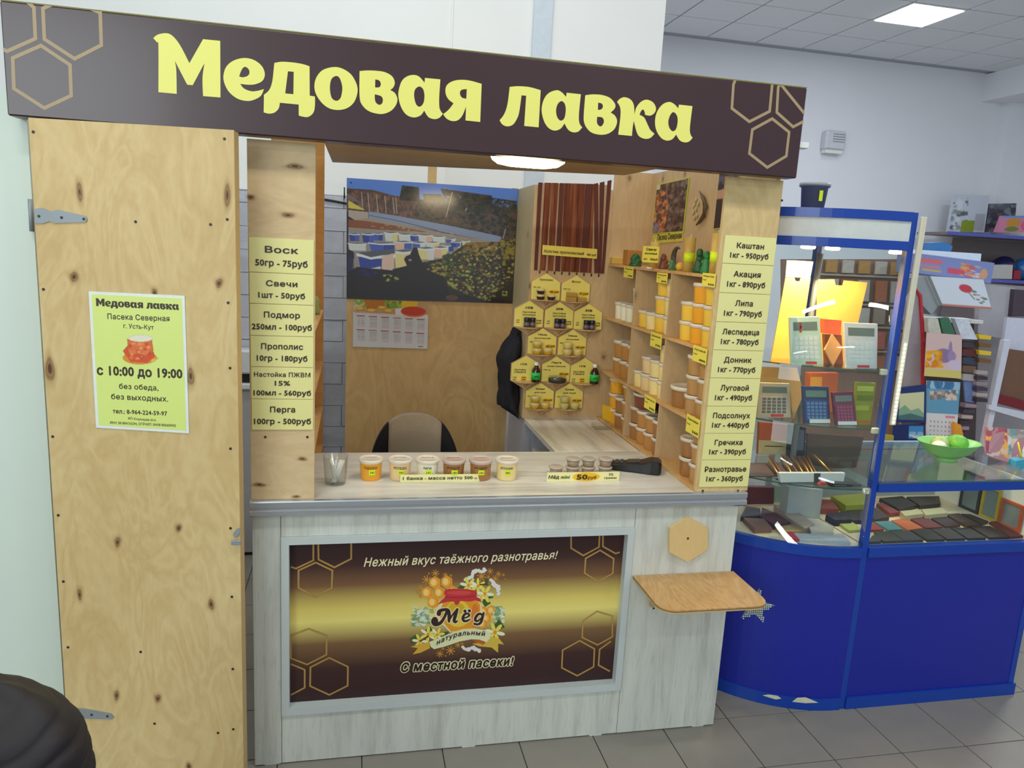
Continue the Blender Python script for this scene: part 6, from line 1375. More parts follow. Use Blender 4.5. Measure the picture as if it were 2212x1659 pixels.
goods('copper_bag', ((1748, 806), (1812, 806), (1810, 848), (1750, 842)), .30, .03, (206, 104, 48), 'shiny copper coloured bag behind the navy calculator', 'bag', [(.05, .1, .45, .9, (240, 170, 60))], .2)
goods('tan_folder', ((1642, 792), (1722, 796), (1736, 850), (1714, 905), (1705, 830), (1640, 828)), .36, .01, (196, 156, 100), 'tan curved folder leaning above the beige calculator', 'folder')
goods('purple_box', ((1846, 808), (1890, 812), (1888, 824), (1848, 822)), .22, .04, (58, 44, 120), 'small purple box lying behind the olive green notebook', 'box')
goods('salmon_notebook', ((1641, 912), (1706, 918), (1704, 985), (1638, 978)), .24, .018, (196, 96, 72), 'salmon notebook with cream lower half on the lower glass shelf', 'notebook', [(.0, .55, 1.0, 1.0, (214, 194, 150)), (.2, .72, .8, .75, (150, 130, 100))])
goods('navy_book', ((1707, 918), (1741, 924), (1738, 988), (1703, 982)), .26, .02, (34, 34, 56), 'navy blue book beside the salmon notebook', 'book', [(.45, .1, .9, .8, (84, 92, 112))])
goods('leather_folder', ((1744, 936), (1866, 944), (1850, 1010), (1800, 1012), (1742, 1002)), .57, .01, (84, 68, 62), 'dark brown leather folder behind the gold pens', 'folder')
wbx = goods('white_box', ((1683, 1022), (1826, 1022), (1822, 1042), (1687, 1041)), .10, .018, (226, 222, 220), 'long white pen box with a grey stripe on the lower glass shelf', 'box', [(.52, 0, .62, 1, (70, 72, 76))])
goods('red_wrapped_stick', ((1776, 1042), (1795, 1046), (1792, 1058), (1770, 1055)), .075, .02, (206, 70, 70), 'small red wrapped eraser at the front of the lower glass shelf', 'eraser')
goods('black_box', ((1796, 1045), (1862, 1048), (1858, 1058), (1795, 1056)), .085, .04, (30, 28, 36), 'flat black box beside the red wrapped eraser', 'box', [(.1, .4, .5, .6, (150, 150, 156)), (.7, .3, .95, .7, (120, 120, 130))])
goods('paper_stack', ((1690, 1044), (1772, 1046), (1768, 1054), (1700, 1052)), .11, .06, (216, 210, 206), 'white paper stack under the long white pen box', 'paper stack')
GP = plain('gold_metal', (232, 168, 60), .18, metal=1.0); GP2 = plain('bronze_metal', (150, 90, 50), .3, metal=.9)
for k, (a0, b0, a1, b1, m_) in enumerate(((1656, 996, 1682, 1020, GP), (1664, 990, 1690, 1019, GP2), (1688, 991, 1712, 1020, GP), (1697, 992, 1726, 1021, GP2), (1712, 995, 1737, 1021, GP), (1724, 994, 1750, 1021, GP), (1733, 1004, 1758, 1022, GP), (1741, 990, 1765, 1020, GP2), (1755, 980, 1800, 1018, GP))):
    p0 = at(a0, b0, y=.40); p1 = at(a1, b1, y=.20); p1.z = 1.006; p0.z = max(p0.z, 1.03)
    t = tube('gold_pen', [p0, p0.lerp(p1, .08), p0.lerp(p1, .5), p0.lerp(p1, .95), p1], [.002, .0055, .006, .0045, .0015], m_, None, 8)
    tag(t, 'gold or bronze pen, %s from the left in the tilted row' % ['first', 'second', 'third', 'fourth', 'fifth', 'sixth', 'seventh', 'eighth'][k] if k < 8 else 'longest bright gold pen at the right end of the pen row', 'pen', 'metal pens' if k < 8 else None)
t = box('pen_rest', 1.93, 2.30, .22, .40, .9918, .999, plain('brown_leather', (86, 54, 44), .5), None, .003); tag(t, 'brown leather tray under the row of gold pens', 'tray')
# bottom board of the tall showcase
def flat(name, P, z, th, col, label, cat, rough=.5, group=None, mat=None, edge=None):
    Pw = [at(a, b, z=z + th) for a, b in P]; tall = sum(p.x for p in Pw) / len(Pw) < 2.40
    for p in Pw:
        p.y = min(p.y, .625)
        if tall:
            p.x = min(p.x, 2.392); d = math.hypot(p.x - AX, p.y - AY)
            if p.y < AY and d > AR - .026: k = (AR - .026) / d; p.x = AX + (p.x - AX) * k; p.y = AY + (p.y - AY) * k
        else: p.x = min(max(p.x, 2.428), 3.262); p.y = max(p.y, .062)
    o = prism(name, Pw[::-1], (0, 0, -th), mat or plain(name + '_%d_%d_%d' % col, col, rough), None)
    lo = min((v.co.z for v in o.data.vertices)); return tag(o, label, cat, group)
ZB = .7425
goods('maroon_case', ((1617, 1052), (1672, 1054), (1671, 1090), (1614, 1088)), .34, .03, (104, 36, 56), 'maroon case standing at the left end of the showcase bottom', 'case')
goods('steel_cup', ((1674, 1050), (1690, 1050), (1689, 1073), (1675, 1073)), .33, .03, (150, 170, 156), 'small shiny steel cup beside the maroon case', 'cup', None, .15)
goods('black_stand', ((1691, 1050), (1704, 1051), (1702, 1082), (1690, 1081)), .32, .04, (30, 34, 54), 'dark blue stand right of the steel cup', 'stand')
goods('grey_box', ((1705, 1053), (1778, 1058), (1775, 1082), (1703, 1080)), .36, .06, (176, 178, 182), 'pale grey box standing behind the mauve wallets', 'box')
flat('mauve_wallet', ((1703, 1079), (1772, 1081), (1768, 1097), (1712, 1096)), ZB, .03, (150, 112, 116), 'mauve wallet lying in front of the pale grey box', 'wallet')
flat('terracotta_wallet', ((1774, 1078), (1800, 1080), (1812, 1100), (1772, 1098)), ZB, .028, (150, 76, 66), 'terracotta wallet right of the mauve wallet', 'wallet')
flat('olive_pad', ((1795, 1071), (1876, 1066), (1876, 1089), (1828, 1092)), ZB, .045, (160, 162, 50), 'olive green patterned pad propped near the pillar', 'notebook')
flat('black_folder', ((1826, 1095), (1876, 1091), (1866, 1123), (1834, 1124)), ZB, .02, (50, 40, 44), 'black folder lying below the olive pad', 'folder')
flat('dark_wallet', ((1612, 1093), (1642, 1098), (1644, 1114), (1600, 1116)), ZB, .02, (78, 66, 70), 'dark grey wallet at the left edge of the showcase bottom', 'wallet')
flat('brown_wallet', ((1606, 1118), (1650, 1120), (1668, 1140), (1630, 1142)), ZB, .022, (134, 92, 66), 'light brown wallet below the dark grey wallet', 'wallet')
flat('maroon_wallet', ((1646, 1096), (1676, 1108), (1706, 1128), (1672, 1133), (1645, 1116)), ZB, .024, (100, 46, 42), 'maroon long wallet among the pale packets', 'wallet')
flat('pale_packet', ((1672, 1090), (1708, 1094), (1760, 1132), (1740, 1142), (1700, 1116)), ZB, .03, (176, 154, 140), 'long pale blister packet lying diagonally', 'packet', .2)
flat('pale_packet', ((1738, 1118), (1772, 1122), (1802, 1138), (1798, 1150), (1752, 1148)), ZB, .026, (188, 180, 174), 'short pale blister packet beside the diagonal packet', 'packet', .2)
flat('sand_pad', ((1672, 1134), (1722, 1132), (1736, 1146), (1684, 1150)), ZB, .012, (190, 160, 104), 'sand coloured pad between the wallets and the red eraser bar', 'notebook')
flat('red_bar', ((1697, 1149), (1711, 1147), (1732, 1178), (1716, 1181)), ZB, .014, (206, 58, 44), 'bright red bar packet at the front of the showcase bottom', 'packet')
flat('drafting_set', ((1713, 1152), (1834, 1152), (1858, 1186), (1734, 1180)), ZB, .012, (190, 192, 200), 'pale transparent drafting set lying at the front by the pillar', 'drafting set', .15)
flat('yellow_green_pad', ((1812, 1130), (1842, 1128), (1864, 1144), (1834, 1146)), ZB, .012, (168, 176, 86), 'yellow green pad left of the pillar', 'notebook')
flat('watch_box', ((1762, 1112), (1828, 1104), (1840, 1122), (1786, 1124)), ZB, .03, (44, 36, 42), 'black rounded case between the wallets and the black folder', 'case')

# ================================================================== LOW COUNTER SHOWCASE
lc = empty('low_showcase', (2.85, .35, 0), 'low blue framed glass showcase filled with notebooks on the right', 'display case')
X0, X1 = 2.4255, 3.32
box('base_panel', X0, 3.262, .032, .044, .055, .70, BLUEP, lc); box('base_rail', X0, 3.30, .024, .06, 0, .055, BLUEF, lc); box('base_rail', X0, 3.30, .024, .06, .70, .742, BLUEF, lc); box('top_rail', X0, 3.30, .024, .06, .984, 1.020, BLUEF, lc)
box('corner_post', 3.262, 3.29, .03, .058, .055, .70, BLUEF, lc); box('corner_post', 3.262, 3.29, .03, .058, .742, .984, BLUEF, lc); box('side_panel', 3.278, 3.29, .058, .64, .02, .984, WHITEP, lc)
box('display_board', X0, 3.278, .0605, .64, .730, .7425, plain('cream_board', (222, 204, 176), .5), lc); box('glass_front', X0, 3.262, .036, .040, .742, .984, GLASS, lc); box('glass_top', X0, 3.30, .026, .645, 1.0202, 1.0262, GLASS, lc); box('glass_edge', X0, 3.30, .0245, .0258, 1.0202, 1.0262, GLASSE, lc)
box('back_panel', X0, 3.278, .64, .652, .02, .984, plain('grey_back_panel', (160, 166, 168), .5), lc)
box('back_rail', X0, 3.30, .645, .665, .99, 1.0262, plain('pale_blue_rail', (150, 170, 200), .4), lc)
cols = [(64, 62, 64), (66, 64, 62), (64, 66, 74), (52, 50, 54), (52, 46, 50), (48, 44, 46), (50, 36, 38), (88, 34, 38)]
bxs = [1862, 1887, 1921, 1962, 2010, 2052, 2094, 2138, 2180]
def nb(P, col, label, th=.012, group='notebooks in the low showcase', z=None):
    z = ZB if z is None else z
    flat('notebook', P, z, th, col, label, 'notebook', .45, group)
K5b = 2212 / 352.0
def G(L): return [(1860 + a / K5b, 1030 + b / K5b) for a, b in L]
row1 = [((160, 790), (260, 800), (340, 912), (150, 918)), ((175, 740), (385, 735), (640, 895), (365, 912)), ((392, 735), (655, 725), (905, 885), (650, 895)), ((672, 718), (930, 706), (1190, 870), (965, 885)), ((940, 706), (1200, 692), (1470, 860), (1245, 880)), ((1215, 690), (1470, 690), (1740, 845), (1510, 862)), ((1485, 670), (1750, 665), (2040, 828), (1790, 845)), ((1740, 610), (1830, 600), (2205, 800), (2060, 830))]
ordn = ['first', 'second', 'third', 'fourth', 'fifth', 'sixth', 'seventh', 'eighth']
for i, L_ in enumerate(row1): nb(G(L_), cols[i], '%s %s notebook in the front row, counting from the pillar' % (['dark grey', 'dark grey', 'slate', 'charcoal', 'charcoal', 'black', 'black', 'dark red'][i], ordn[i]))
row2 = [(((0, 610), (150, 610), (310, 715), (120, 720)), (150, 56, 52), 'coral red'), (((180, 606), (400, 598), (575, 712), (380, 722)), (76, 128, 140), 'teal'), (((410, 590), (600, 560), (840, 690), (640, 725)), (186, 96, 56), 'orange brown'), (((625, 540), (860, 530), (1110, 680), (885, 695)), (104, 38, 46), 'wine red'), (((880, 520), (1130, 520), (1350, 650), (1150, 675)), (60, 36, 42), 'aubergine'), (((1150, 505), (1330, 495), (1620, 650), (1440, 672)), (70, 46, 40), 'dark brown'), (((1360, 500), (1480, 505), (1730, 600), (1640, 640)), (46, 38, 40), 'blackish brown')]
for L_, col, nm in row2: nb(G(L_), col, '%s notebook in the middle row of the low showcase' % nm, .012)
row3 = [(((210, 360), (290, 350), (535, 480), (400, 495)), (140, 52, 54), 'brick red'), (((0, 400), (200, 420), (385, 540), (190, 580)), (64, 44, 52), 'plum'), (((250, 290), (560, 260), (760, 380), (520, 440)), (44, 28, 26), 'dark leather'), (((620, 270), (1060, 260), (1080, 360), (800, 390)), (54, 36, 28), 'brown leather')]
for L_, col, nm in row3: nb(G(L_), col, '%s notebook in the back row of the low showcase' % nm, .02)
for i, L_ in enumerate((((530, 465), (780, 440), (850, 500), (600, 530)), ((820, 440), (1110, 420), (1180, 490), (880, 520)))):
    flat('cream_pad', G(L_), ZB, .03, (196, 186, 148), 'cream paper pad with shiny wrap, %s of the two in the low showcase' % ('left' if i == 0 else 'right'), 'paper pad', .3, 'cream pads')
for i, L_ in enumerate((((170, 930), (300, 925), (355, 945), (200, 960)), ((1055, 890), (1200, 885), (1245, 910), (1090, 920)), ((1620, 870), (1760, 865), (1790, 885), (1650, 895)), ((1900, 850), (2040, 845), (2070, 865), (1930, 875)))):
    flat('price_slip', G(L_), ZB, .0015, (220, 218, 220), '%s white price slip along the front edge of the notebook row' % ordn[i], 'price slip', .5, 'price slips')
def frame_on_side(y0, y1, z1, col, label, t=.012):
    x = 3.276; e = empty('photo_frame', (x - .01, (y0 + y1) / 2, ZB), label, 'picture frame', 'photo frames'); m = plain('frame_%d_%d_%d' % col, col, .4)
    z0 = ZB + .001
    box('frame_rail', x - .012, x - .002, y0, y1, z0, z0 + t, m, e); box('frame_rail', x - .012, x - .002, y0, y1, z1 - t, z1, m, e)
    box('frame_stile', x - .012, x - .002, y0, y0 + t, z0 + t, z1 - t, m, e); box('frame_stile', x - .012, x - .002, y1 - t, y1, z0 + t, z1 - t, m, e); box('insert', x - .006, x - .003, y0 + t, y1 - t, z0 + t, z1 - t, plain('grey_insert', (130, 138, 140), .3), e)
frame_on_side(.355, .47, .93, (50, 48, 56), 'dark photo frame leaning at the right end of the low showcase'); frame_on_side(.245, .345, .90, (206, 168, 40), 'yellow photo frame between the dark and the orange ones'); frame_on_side(.12, .235, .87, (196, 84, 44), 'orange photo frame nearest the front of the low showcase')
# ---- bowl and goods on the glass top
ZG = 1.0265
bc = at(2060, 1001, z=ZG); bcx, bcy = bc.x, bc.y + .045
bw = empty('green_bowl', (bcx, bcy, ZG), 'oval light green wicker bowl on a foot on the glass counter', 'bowl')
GRB = plain('light_green_plastic', (134, 206, 120), .35)
lathe('bowl', [(0, .018), (.06, .018), (.11, .045), (.145, .088), (.150, .092), (.143, .088), (.10, .046), (.05, .026), (0, .026)], (bcx, bcy, ZG), GRB, bw, 30, sy=.7); lathe('foot', [(0, 0), (.052, 0), (.044, .012), (.05, .0205), (0, .0205)], (bcx, bcy, ZG), GRB, bw, 24, sy=.8)
for i, (dx, dy, r, col, nm) in enumerate(((.045, 0, .048, (96, 170, 60), 'bright green'), (-.03, .02, .042, (150, 176, 110), 'mottled green'), (-.06, -.01, .034, (214, 216, 208), 'white flecked'), (.0, .045, .036, (200, 206, 196), 'pale grey'))):
    t = sphere('net_ball', (bcx + dx, bcy + dy, ZG + .034 + r), r, plain('ball_%d' % i, col, .5, noise=.35, scale=70), None, sz=.85, seg=12); tag(t, '%s crinkled ball packet lying in the green bowl' % nm, 'packet')
def drawblock(name, P, y, th, draw, label, cat, nx=50, ny=60, col=(220, 220, 220), group=None):
    o = slab(name, P, y, th, plain(name + '_edge_%d_%d_%d' % col, col, .5), label, cat, group=group)
    cv = Cv(0, 0, 1, 1, nx, ny, bg=col); draw(cv); cv.mesh('printed_face', PRINT, o, bil(*[at(a, b, y=y) + Vector((0, -.0006, 0)) for a, b in P])); return o
def d_sea(cv):   # plain generic stormy sea
    cv.C[:] = (26, 48, 104); cv.rect(.12, .18, .92, .92, (186, 196, 160)); cv.poly([(.12, .62), (.3, .5), (.5, .66), (.75, .6), (.92, .74), (.92, .92), (.12, .92)], (120, 158, 138)); cv.poly([(.12, .8), (.5, .74), (.92, .84), (.92, .92), (.12, .92)], (70, 104, 110))
drawblock('blue_desk_calendar', ((1938, 838), (2001, 831), (2000, 914), (1932, 912)), .95, .01, d_sea, 'navy framed sea picture calendar standing behind the glass counter', 'calendar', col=(26, 48, 104))
def d_sea2(cv): cv.C[:] = (24, 44, 100); cv.rect(.48, .05, .95, .60, (60, 130, 190)); cv.blobs([(.5, .3), (.95, .3), (.95, .6), (.5, .6)], [(190, 214, 226), (120, 170, 206)], 14, .08); cv.rect(.08, .75, .9, .8, (60, 80, 130))
drawblock('blue_booklet', ((1932, 918), (1998, 918), (1996, 966), (1928, 966)), .92, .01, d_sea2, 'navy booklet with small wave photo under the framed calendar', 'booklet', col=(24, 44, 100))
def d_bun(cv):
    cv.C[:] = (216, 186, 184); cv.rect(0, .82, 1, 1, (210, 196, 110)); cv.ell(.5, .5, .26, .16, (140, 116, 160)); cv.ell(.68, .36, .05, .2, (150, 128, 172)); cv.ell(.72, .5, .12, .12, (158, 136, 176)); cv.ell(.8, .7, .2, .12, (206, 190, 214)); cv.blobs([(0, .42), (.45, .38), (.5, .78), (0, .8)], [(232, 160, 20), (240, 184, 30), (214, 130, 16)], 26, .08)
drawblock('spring_calendar', ((2002, 718), (2078, 724), (2076, 818), (1997, 812)), .98, .004, d_bun, 'pink hanging calendar with lilac shape and yellow flowers', 'calendar', col=(216, 186, 184))
def d_bay(cv):
    cv.C[:] = (92, 148, 184); cv.blobs([(0, 0), (1, 0), (1, .12), (0, .12)], [(150, 190, 214), (60, 110, 160)], 16, .1); cv.blobs([(.1, .16), (.95, .12), (.95, .28), (.1, .3)], [(170, 150, 140), (206, 190, 176), (120, 110, 110)], 40, .05); cv.rect(0, .5, 1, 1, (206, 206, 212)); cv.rect(.6, .53, .9, .56, (206, 120, 130))
    for r in range(5):
        for k in range(7): cv.rect(.12 + k * .12, .62 + r * .07, .16 + k * .12, .64 + r * .07, (120, 120, 132))
drawblock('bay_calendar', ((2002, 822), (2075, 826), (2064, 964), (2000, 960)), .96, .004, d_bay, 'blue and white monthly calendar with seaside town picture', 'calendar', 60, 90, col=(206, 206, 212))
goods('yellow_card_box', ((1915, 940), (1931, 941), (1929, 965), (1914, 964)), .90, .02, (160, 156, 60), 'small olive yellow box beside the pillar under the blue calendar', 'box')
goods('orange_tube', ((2062, 912), (2076, 918), (2082, 945), (2064, 948)), .93, .02, (220, 150, 40), 'orange rounded pack right of the seaside calendar', 'packet')
# grey gondola end with a red edge carrying the calendars
g_ = empty('gondola_rack', (at(1990, 900, y=1.05).x, 1.2, 0), 'grey gondola rack with red edge behind the calendars', 'rack')
slab('rack_end', ((1975, 622), (1990, 640), (1996, 730), (1996, 975), (1945, 975), (1958, 650)), 1.05, .02, plain('grey_rack_panel', (156, 148, 156), .5), parent=g_)
slab('red_edge', ((1976, 618), (1992, 638), (1998, 730), (1998, 975), (1993, 975), (1993, 730), (1988, 642)), 1.035, .014, plain('red_edge', (190, 50, 60), .4), parent=g_)
slab('rack_back', ((1990, 690), (2115, 700), (2105, 1010), (1990, 1000)), 1.34, .02, plain('dark_rack_back', (84, 70, 72), .6), parent=g_)
slab('rack_foot', ((1950, 1000), (2100, 1010), (2095, 1100), (1950, 1100)), 1.30, .03, plain('grey_rack_panel', (156, 148, 156), .5), parent=g_)
z_ = at(2000, 690, y=1.1).z; box('rack_shelf', at(1990, 690, y=1.1).x, at(2150, 690, y=1.1).x, 1.18, 1.335, z_ - .02, z_, WHITEP, g_)
# boxes at the top of the rack
def d_kit(cv): cv.C[:] = (214, 222, 236); cv.ell(.62, .35, .12, .14, (196, 70, 84)); cv.line([(.66, .5), (.72, .7)], .02, (60, 110, 70)); cv.rect(0, .93, 1, 1, (196, 120, 110)); cv.blobs([(.7, .4), (.98, .3), (.98, .8), (.75, .85)], [(120, 110, 120), (196, 130, 110), (90, 130, 110)], 10, .035); cv.rect(0, 0, .06, 1, (120, 130, 130))
drawblock('white_tea_set_box', ((2002, 596), (2124, 604), (2142, 668), (2030, 660)), 1.06, .055, d_kit, 'large white box with red flower picture leaning on the rack', 'box', 60, 44, (206, 212, 224))
slab('grey_carton', ((1974, 600), (1997, 596), (2026, 662), (2012, 680), (1984, 650)), 1.075, .09, plain('grey_green_box', (150, 158, 164), .5), 'grey side box tucked left of the large white box', 'box')
def d_toy(cv): cv.C[:] = (130, 142, 196); cv.rect(.02, .2, .3, .42, (214, 110, 120)); cv.rect(.0, .52, .28, .64, (200, 130, 150)); cv.rect(.04, .72, .3, .82, (206, 170, 80)); cv.rect(.38, .52, .62, .8, (206, 84, 110)); cv.blobs([(.55, .2), (.85, .3), (.85, .9), (.55, .8)], [(214, 90, 90), (232, 160, 90), (236, 214, 206)], 26, .06); cv.ell(.88, .6, .05, .25, (214, 160, 120))
drawblock('toy_box', ((1988, 548), (2148, 568), (2140, 612), (1984, 590)), 1.12, .18, d_toy, 'lilac blue toy box printed with red shapes on top of the rack', 'box', 90, 26, (130, 142, 196))
slab('white_carton', ((1993, 540), (2120, 548), (2118, 566), (1990, 549)), 1.2, .15, plain('white_carton', (222, 232, 238), .5), 'flat white carton above the lilac toy box', 'box')
for i, (P, col, nm) in enumerate(((((2004, 688), (2026, 688), (2034, 722), (2006, 718)), (198, 196, 184), 'cream'), (((2030, 688), (2050, 686), (2064, 722), (2038, 722)), (60, 110, 84), 'green'), (((2062, 688), (2092, 692), (2112, 734), (2078, 732)), (206, 212, 226), 'white and navy'))):
    slab('gift_box', P, 1.0, .03, plain('gift_box_%d' % i, col, .4, noise=.2, scale=50), '%s small gift box in the row under the large white box' % nm, 'box')
# spiral bound pads, stacked toy cars: small goods rows at the rack edge
DK = [(70, 58, 66), (96, 44, 44), (60, 64, 84), (110, 86, 70), (170, 160, 160)]
rr = random.Random(11)
for k in range(5):
    y_ = 1.02; py = 735 + k * 18
    slab('toy_car_box', ((2081, py), (2112 - k, py + 3), (2110 - k, py + 17), (2079, py + 14)), y_, .08, plain('dark_pack_%d' % (k % 5), DK[k % 5], .4), 'dark packet, number %s from the top of the packet column beside the calendars' % ['one', 'two', 'three', 'four', 'five'][k], 'packet', group='dark packets on the rack')
for k in range(4):
    py = 722 + k * 17
    t = slab('yellow_toy', ((2114, py), (2142, py + 4), (2140, py + 12), (2116, py + 10)), 1.0, .05, plain('toy_%d' % (k % 2), ((226, 190, 40), (120, 84, 40))[k % 2], .4), '%s toy pack, %s from the top of the column by the white rack' % (('yellow', 'brown')[k % 2], ordn[k]), 'toy', group='toy packs')
cl = [(176, 160, 156), (60, 48, 58), (150, 130, 140), (70, 60, 80)]
for k in range(14):
    py = 800 + k * 12; off = k * 4 if k > 5 else 0
    t = slab('stacked_car', ((2110 - off, py), (2134 - off, py + 2), (2133 - off, py + 9), (2109 - off, py + 8)), 1.0, .04, plain('car_%d' % (k % 4), cl[k % 4], .3), 'small toy car, %s from the top of the tall stack beside the seaside calendar' % (ordn + ['ninth', 'tenth', 'eleventh', 'twelfth', 'thirteenth', 'fourteenth'])[k], 'toy', group='stacked toy cars')
slab('sky_folder', ((2082, 820), (2108, 818), (2104, 870), (2086, 868)), 1.03, .01, plain('sky_folder', (104, 128, 176), .5, noise=.2, scale=40), 'light blue folder between the calendars and toy car stack', 'folder')
# white frame rack with cardboard and red folders
wf = empty('white_rack', (at(2160, 900, y=1.0).x, 1.1, 0), 'white metal rack with cardboard folder at the right edge', 'rack')
slab('rack_upright', ((2170, 735), (2184, 735), (2134, 965), (2124, 965)), 1.0, .03, plain('white_rack_metal', (206, 208, 224), .4), parent=wf)
slab('rack_rail', ((2136, 874), (2212, 890), (2225, 896), (2225, 910), (2136, 884)), .98, .018, plain('white_rack_metal', (206, 208, 224), .4), parent=wf)
slab('rack_back', ((2110, 610), (2230, 620), (2230, 1010), (2100, 1000)), 1.45, .02, plain('grey_rack_back', (150, 144, 150), .6), parent=wf)
slab('cardboard_folder', ((2168, 752), (2230, 762), (2230, 872), (2150, 846)), 1.06, .02, plain('cardboard', (116, 82, 62), .6), 'brown cardboard folder standing in the white rack', 'folder')
slab('red_folder', ((2152, 848), (2230, 872), (2230, 892), (2150, 870)), 1.045, .03, plain('red_folder', (120, 24, 36), .5), 'dark red folder below the brown cardboard folder', 'folder')
slab('white_folder', ((2176, 686), (2230, 690), (2230, 760), (2166, 752)), 1.10, .02, plain('lilac_white_folder', (206, 208, 226), .5), 'white and lilac folder above the brown cardboard folder', 'folder')
slab('grey_binder', ((2118, 612), (2192, 622), (2176, 735), (2112, 720)), 1.25, .03, plain('grey_binder', (178, 174, 180), .5), 'grey display board hanging behind the white rack', 'board')
slab('dark_binder', ((2192, 625), (2230, 628), (2230, 684), (2186, 684)), 1.22, .04, plain('dark_binder', (72, 58, 72), .5), 'dark plum binder at the right edge above the white folder', 'binder')
# colouring books and stand on the counter at the right
def d_bk(cols_):
    def f(cv): cv.C[:] = cols_[0]; cv.blobs(None, cols_, 40, .16, .85)
    return f
def lean(name, P, z, label, cols_, cat='book'):
    Pw = [at(a, b, y=yy_) for (a, b), yy_ in P]; o = prism(name, Pw[::-1], (0, .008, 0), plain(name + '_edge', cols_[0], .5), None); tag(o, label, cat)
    cv = Cv(0, 0, 1, 1, 36, 36); d_bk(cols_)(cv); cv.mesh('printed_cover', PRINT, o, bil(*[p + Vector((0, -.0012, .0012)) for p in Pw])); return o
lean('colouring_book', (((2128, 922), .42), ((2175, 926), .42), ((2178, 1000), .30), ((2130, 985), .30)), ZG, 'plum and yellow picture book leaning beside the green bowl', [(150, 110, 120), (120, 50, 80), (206, 150, 60), (180, 170, 160), (150, 60, 70)])
lean('colouring_book', (((2168, 926), .45), ((2225, 930), .45), ((2225, 1010), .32), ((2176, 1000), .32)), ZG, 'teal and pink picture book leaning at the right edge', [(140, 150, 140), (200, 180, 170), (170, 90, 110), (90, 130, 130), (214, 206, 196)])
goods('blue_pen_stand', ((2196, 996), (2212, 992), (2214, 1016), (2192, 1018)), .28, .04, (60, 160, 190), 'bright blue pencil stand at the right edge of the glass counter', 'pen stand')
t = tube('yellow_pencil', [at(2199, 955, y=.31), at(2208, 995, y=.30)], .004, plain('pencil_yellow', (226, 206, 30), .4), None); tag(t, 'yellow pencil sticking out of the bright blue stand', 'pencil')

# ================================================================== BEHIND THE TALL SHOWCASE: packet wall
pw_ = empty('packet_board', (at(1860, 800, y=1.5).x, 1.5, 0), 'pale pegboard of hanging packets seen through the tall showcase', 'display board')
slab('board', ((1690, 560), (1962, 560), (1945, 1000), (1690, 1000)), 1.52, .02, plain('brown_pegboard', (150, 124, 112), .7), parent=pw_)
for x_ in (at(1700, 700, y=1.52).x, at(1945, 700, y=1.52).x - .03): box('board_leg', x_, x_ + .03, 1.521, 1.545, 0, 1.9, STEEL, pw_)
for py in (590, 652, 700, 752): slab('hook_rail', ((1772, py), (1958, py + 8), (1957, py + 12), (1772, py + 4)), 1.50, .012, plain('pale_rail', (196, 184, 170), .5), parent=pw_)
PC = [(196, 150, 90), (206, 196, 186), (190, 120, 84), (214, 210, 206), (176, 160, 150), (206, 120, 110)]
rr = random.Random(5); n_ = 0
for r, (py, hh, base) in enumerate(((560, 28, 0), (602, 46, 1), (662, 34, 3), (712, 38, 4), (764, 30, 1))):
    for k in range(5):
        a = 1786 + k * 35 + rr.uniform(-3, 3); w__ = 24; b_ = py + k * 1.5
        slab('hanging_packet', ((a, b_), (a + w__, b_ + 1), (a + w__ - 3, b_ + hh), (a - 3, b_ + hh)), 1.4875, .012, plain('packet_%d' % ((base + (k % 2)) % 6), PC[(base + (k % 2)) % 6], .4, noise=.15, scale=40),
             'small packet on the pegboard behind the tall showcase, %s row, %s from the left' % (['top', 'second', 'third', 'fourth', 'lowest'][r], ['first', 'second', 'third', 'fourth', 'fifth'][k]), 'packet', group='hanging packets, %s row' % ['top', 'second', 'third', 'fourth', 'lowest'][r])
# ================================================================== WALL ITEMS
bk = at(1757, 436, y=.36); bz = 2.1003
bu = empty('grey_bucket', (2.225, .36, bz), 'dark grey bucket with lime sticker on top of the showcase', 'bucket')
br = .047
bxp = at(1757, 430, y=.36).x; bh = at(1757, 396, y=.36).z - bz
lathe('bucket_body', [(0, 0), (.044, 0), (.053, bh * .85), (.0585, bh * .86), (.060, bh), (.054, bh), (.050, bh * .9), (0, bh * .2)], (bxp, .36, bz), plain('dark_grey_plastic', (116, 114, 118), .5), bu, 22); bu.location = (bxp, .36, bz)
for ch_ in bu.children: ch_.location = (0, 0, 0)
lathe('rim', [(.0605, bh * .88), (.0615, bh * .88), (.0615, bh * 1.0), (.0605, bh)], (bxp, .36, bz), plain('grey_rim', (150, 154, 156), .4), bu, 22)
box('sticker', bxp - .012, bxp + .004, .3035, .3045, bz + bh * .35, bz + bh * .72, LIME, bu)
ax_ = at(1803, 305, y=6.28)
af = empty('wall_dispenser', (ax_.x, 6.27, ax_.z - .15), 'small white dispenser mounted on the far wall above the showcase', 'dispenser')
p0, p1 = at(1786, 280, y=6.2), at(1822, 333, y=6.2)
bm = bmesh.new(); add_box(bm, p0.x, p1.x, 6.18, 6.298, p1.z + .04, p0.z, .02); bm_mk('dispenser_body', bm, plain('white_plastic2', (206, 208, 214), .4), af); box('dispenser_nozzle', p0.x + .02, p1.x - .02, 6.2, 6.29, p1.z, p1.z + .039, WHITEP, af)
for k in range(4): zz = p0.z - .05 - k * .03; box('vent_slot', p0.x + .09, p1.x - .02, 6.176, 6.179, zz, zz + .012, plain('slot_grey', (150, 152, 158), .5), af)
sb_ = at(1742, 318, y=-.03); s_ = box('white_bracket', 1.834, 1.872, -.055, -.02, sb_.z - .008, sb_.z + .012, WHITEP, None, .002); tag(s_, 'small white bracket sticking out behind right end of the brown sign', 'bracket')
box('bracket_arm', 1.8305, 1.834, -.05, -.025, sb_.z - .004, sb_.z + .008, STEEL, s_)
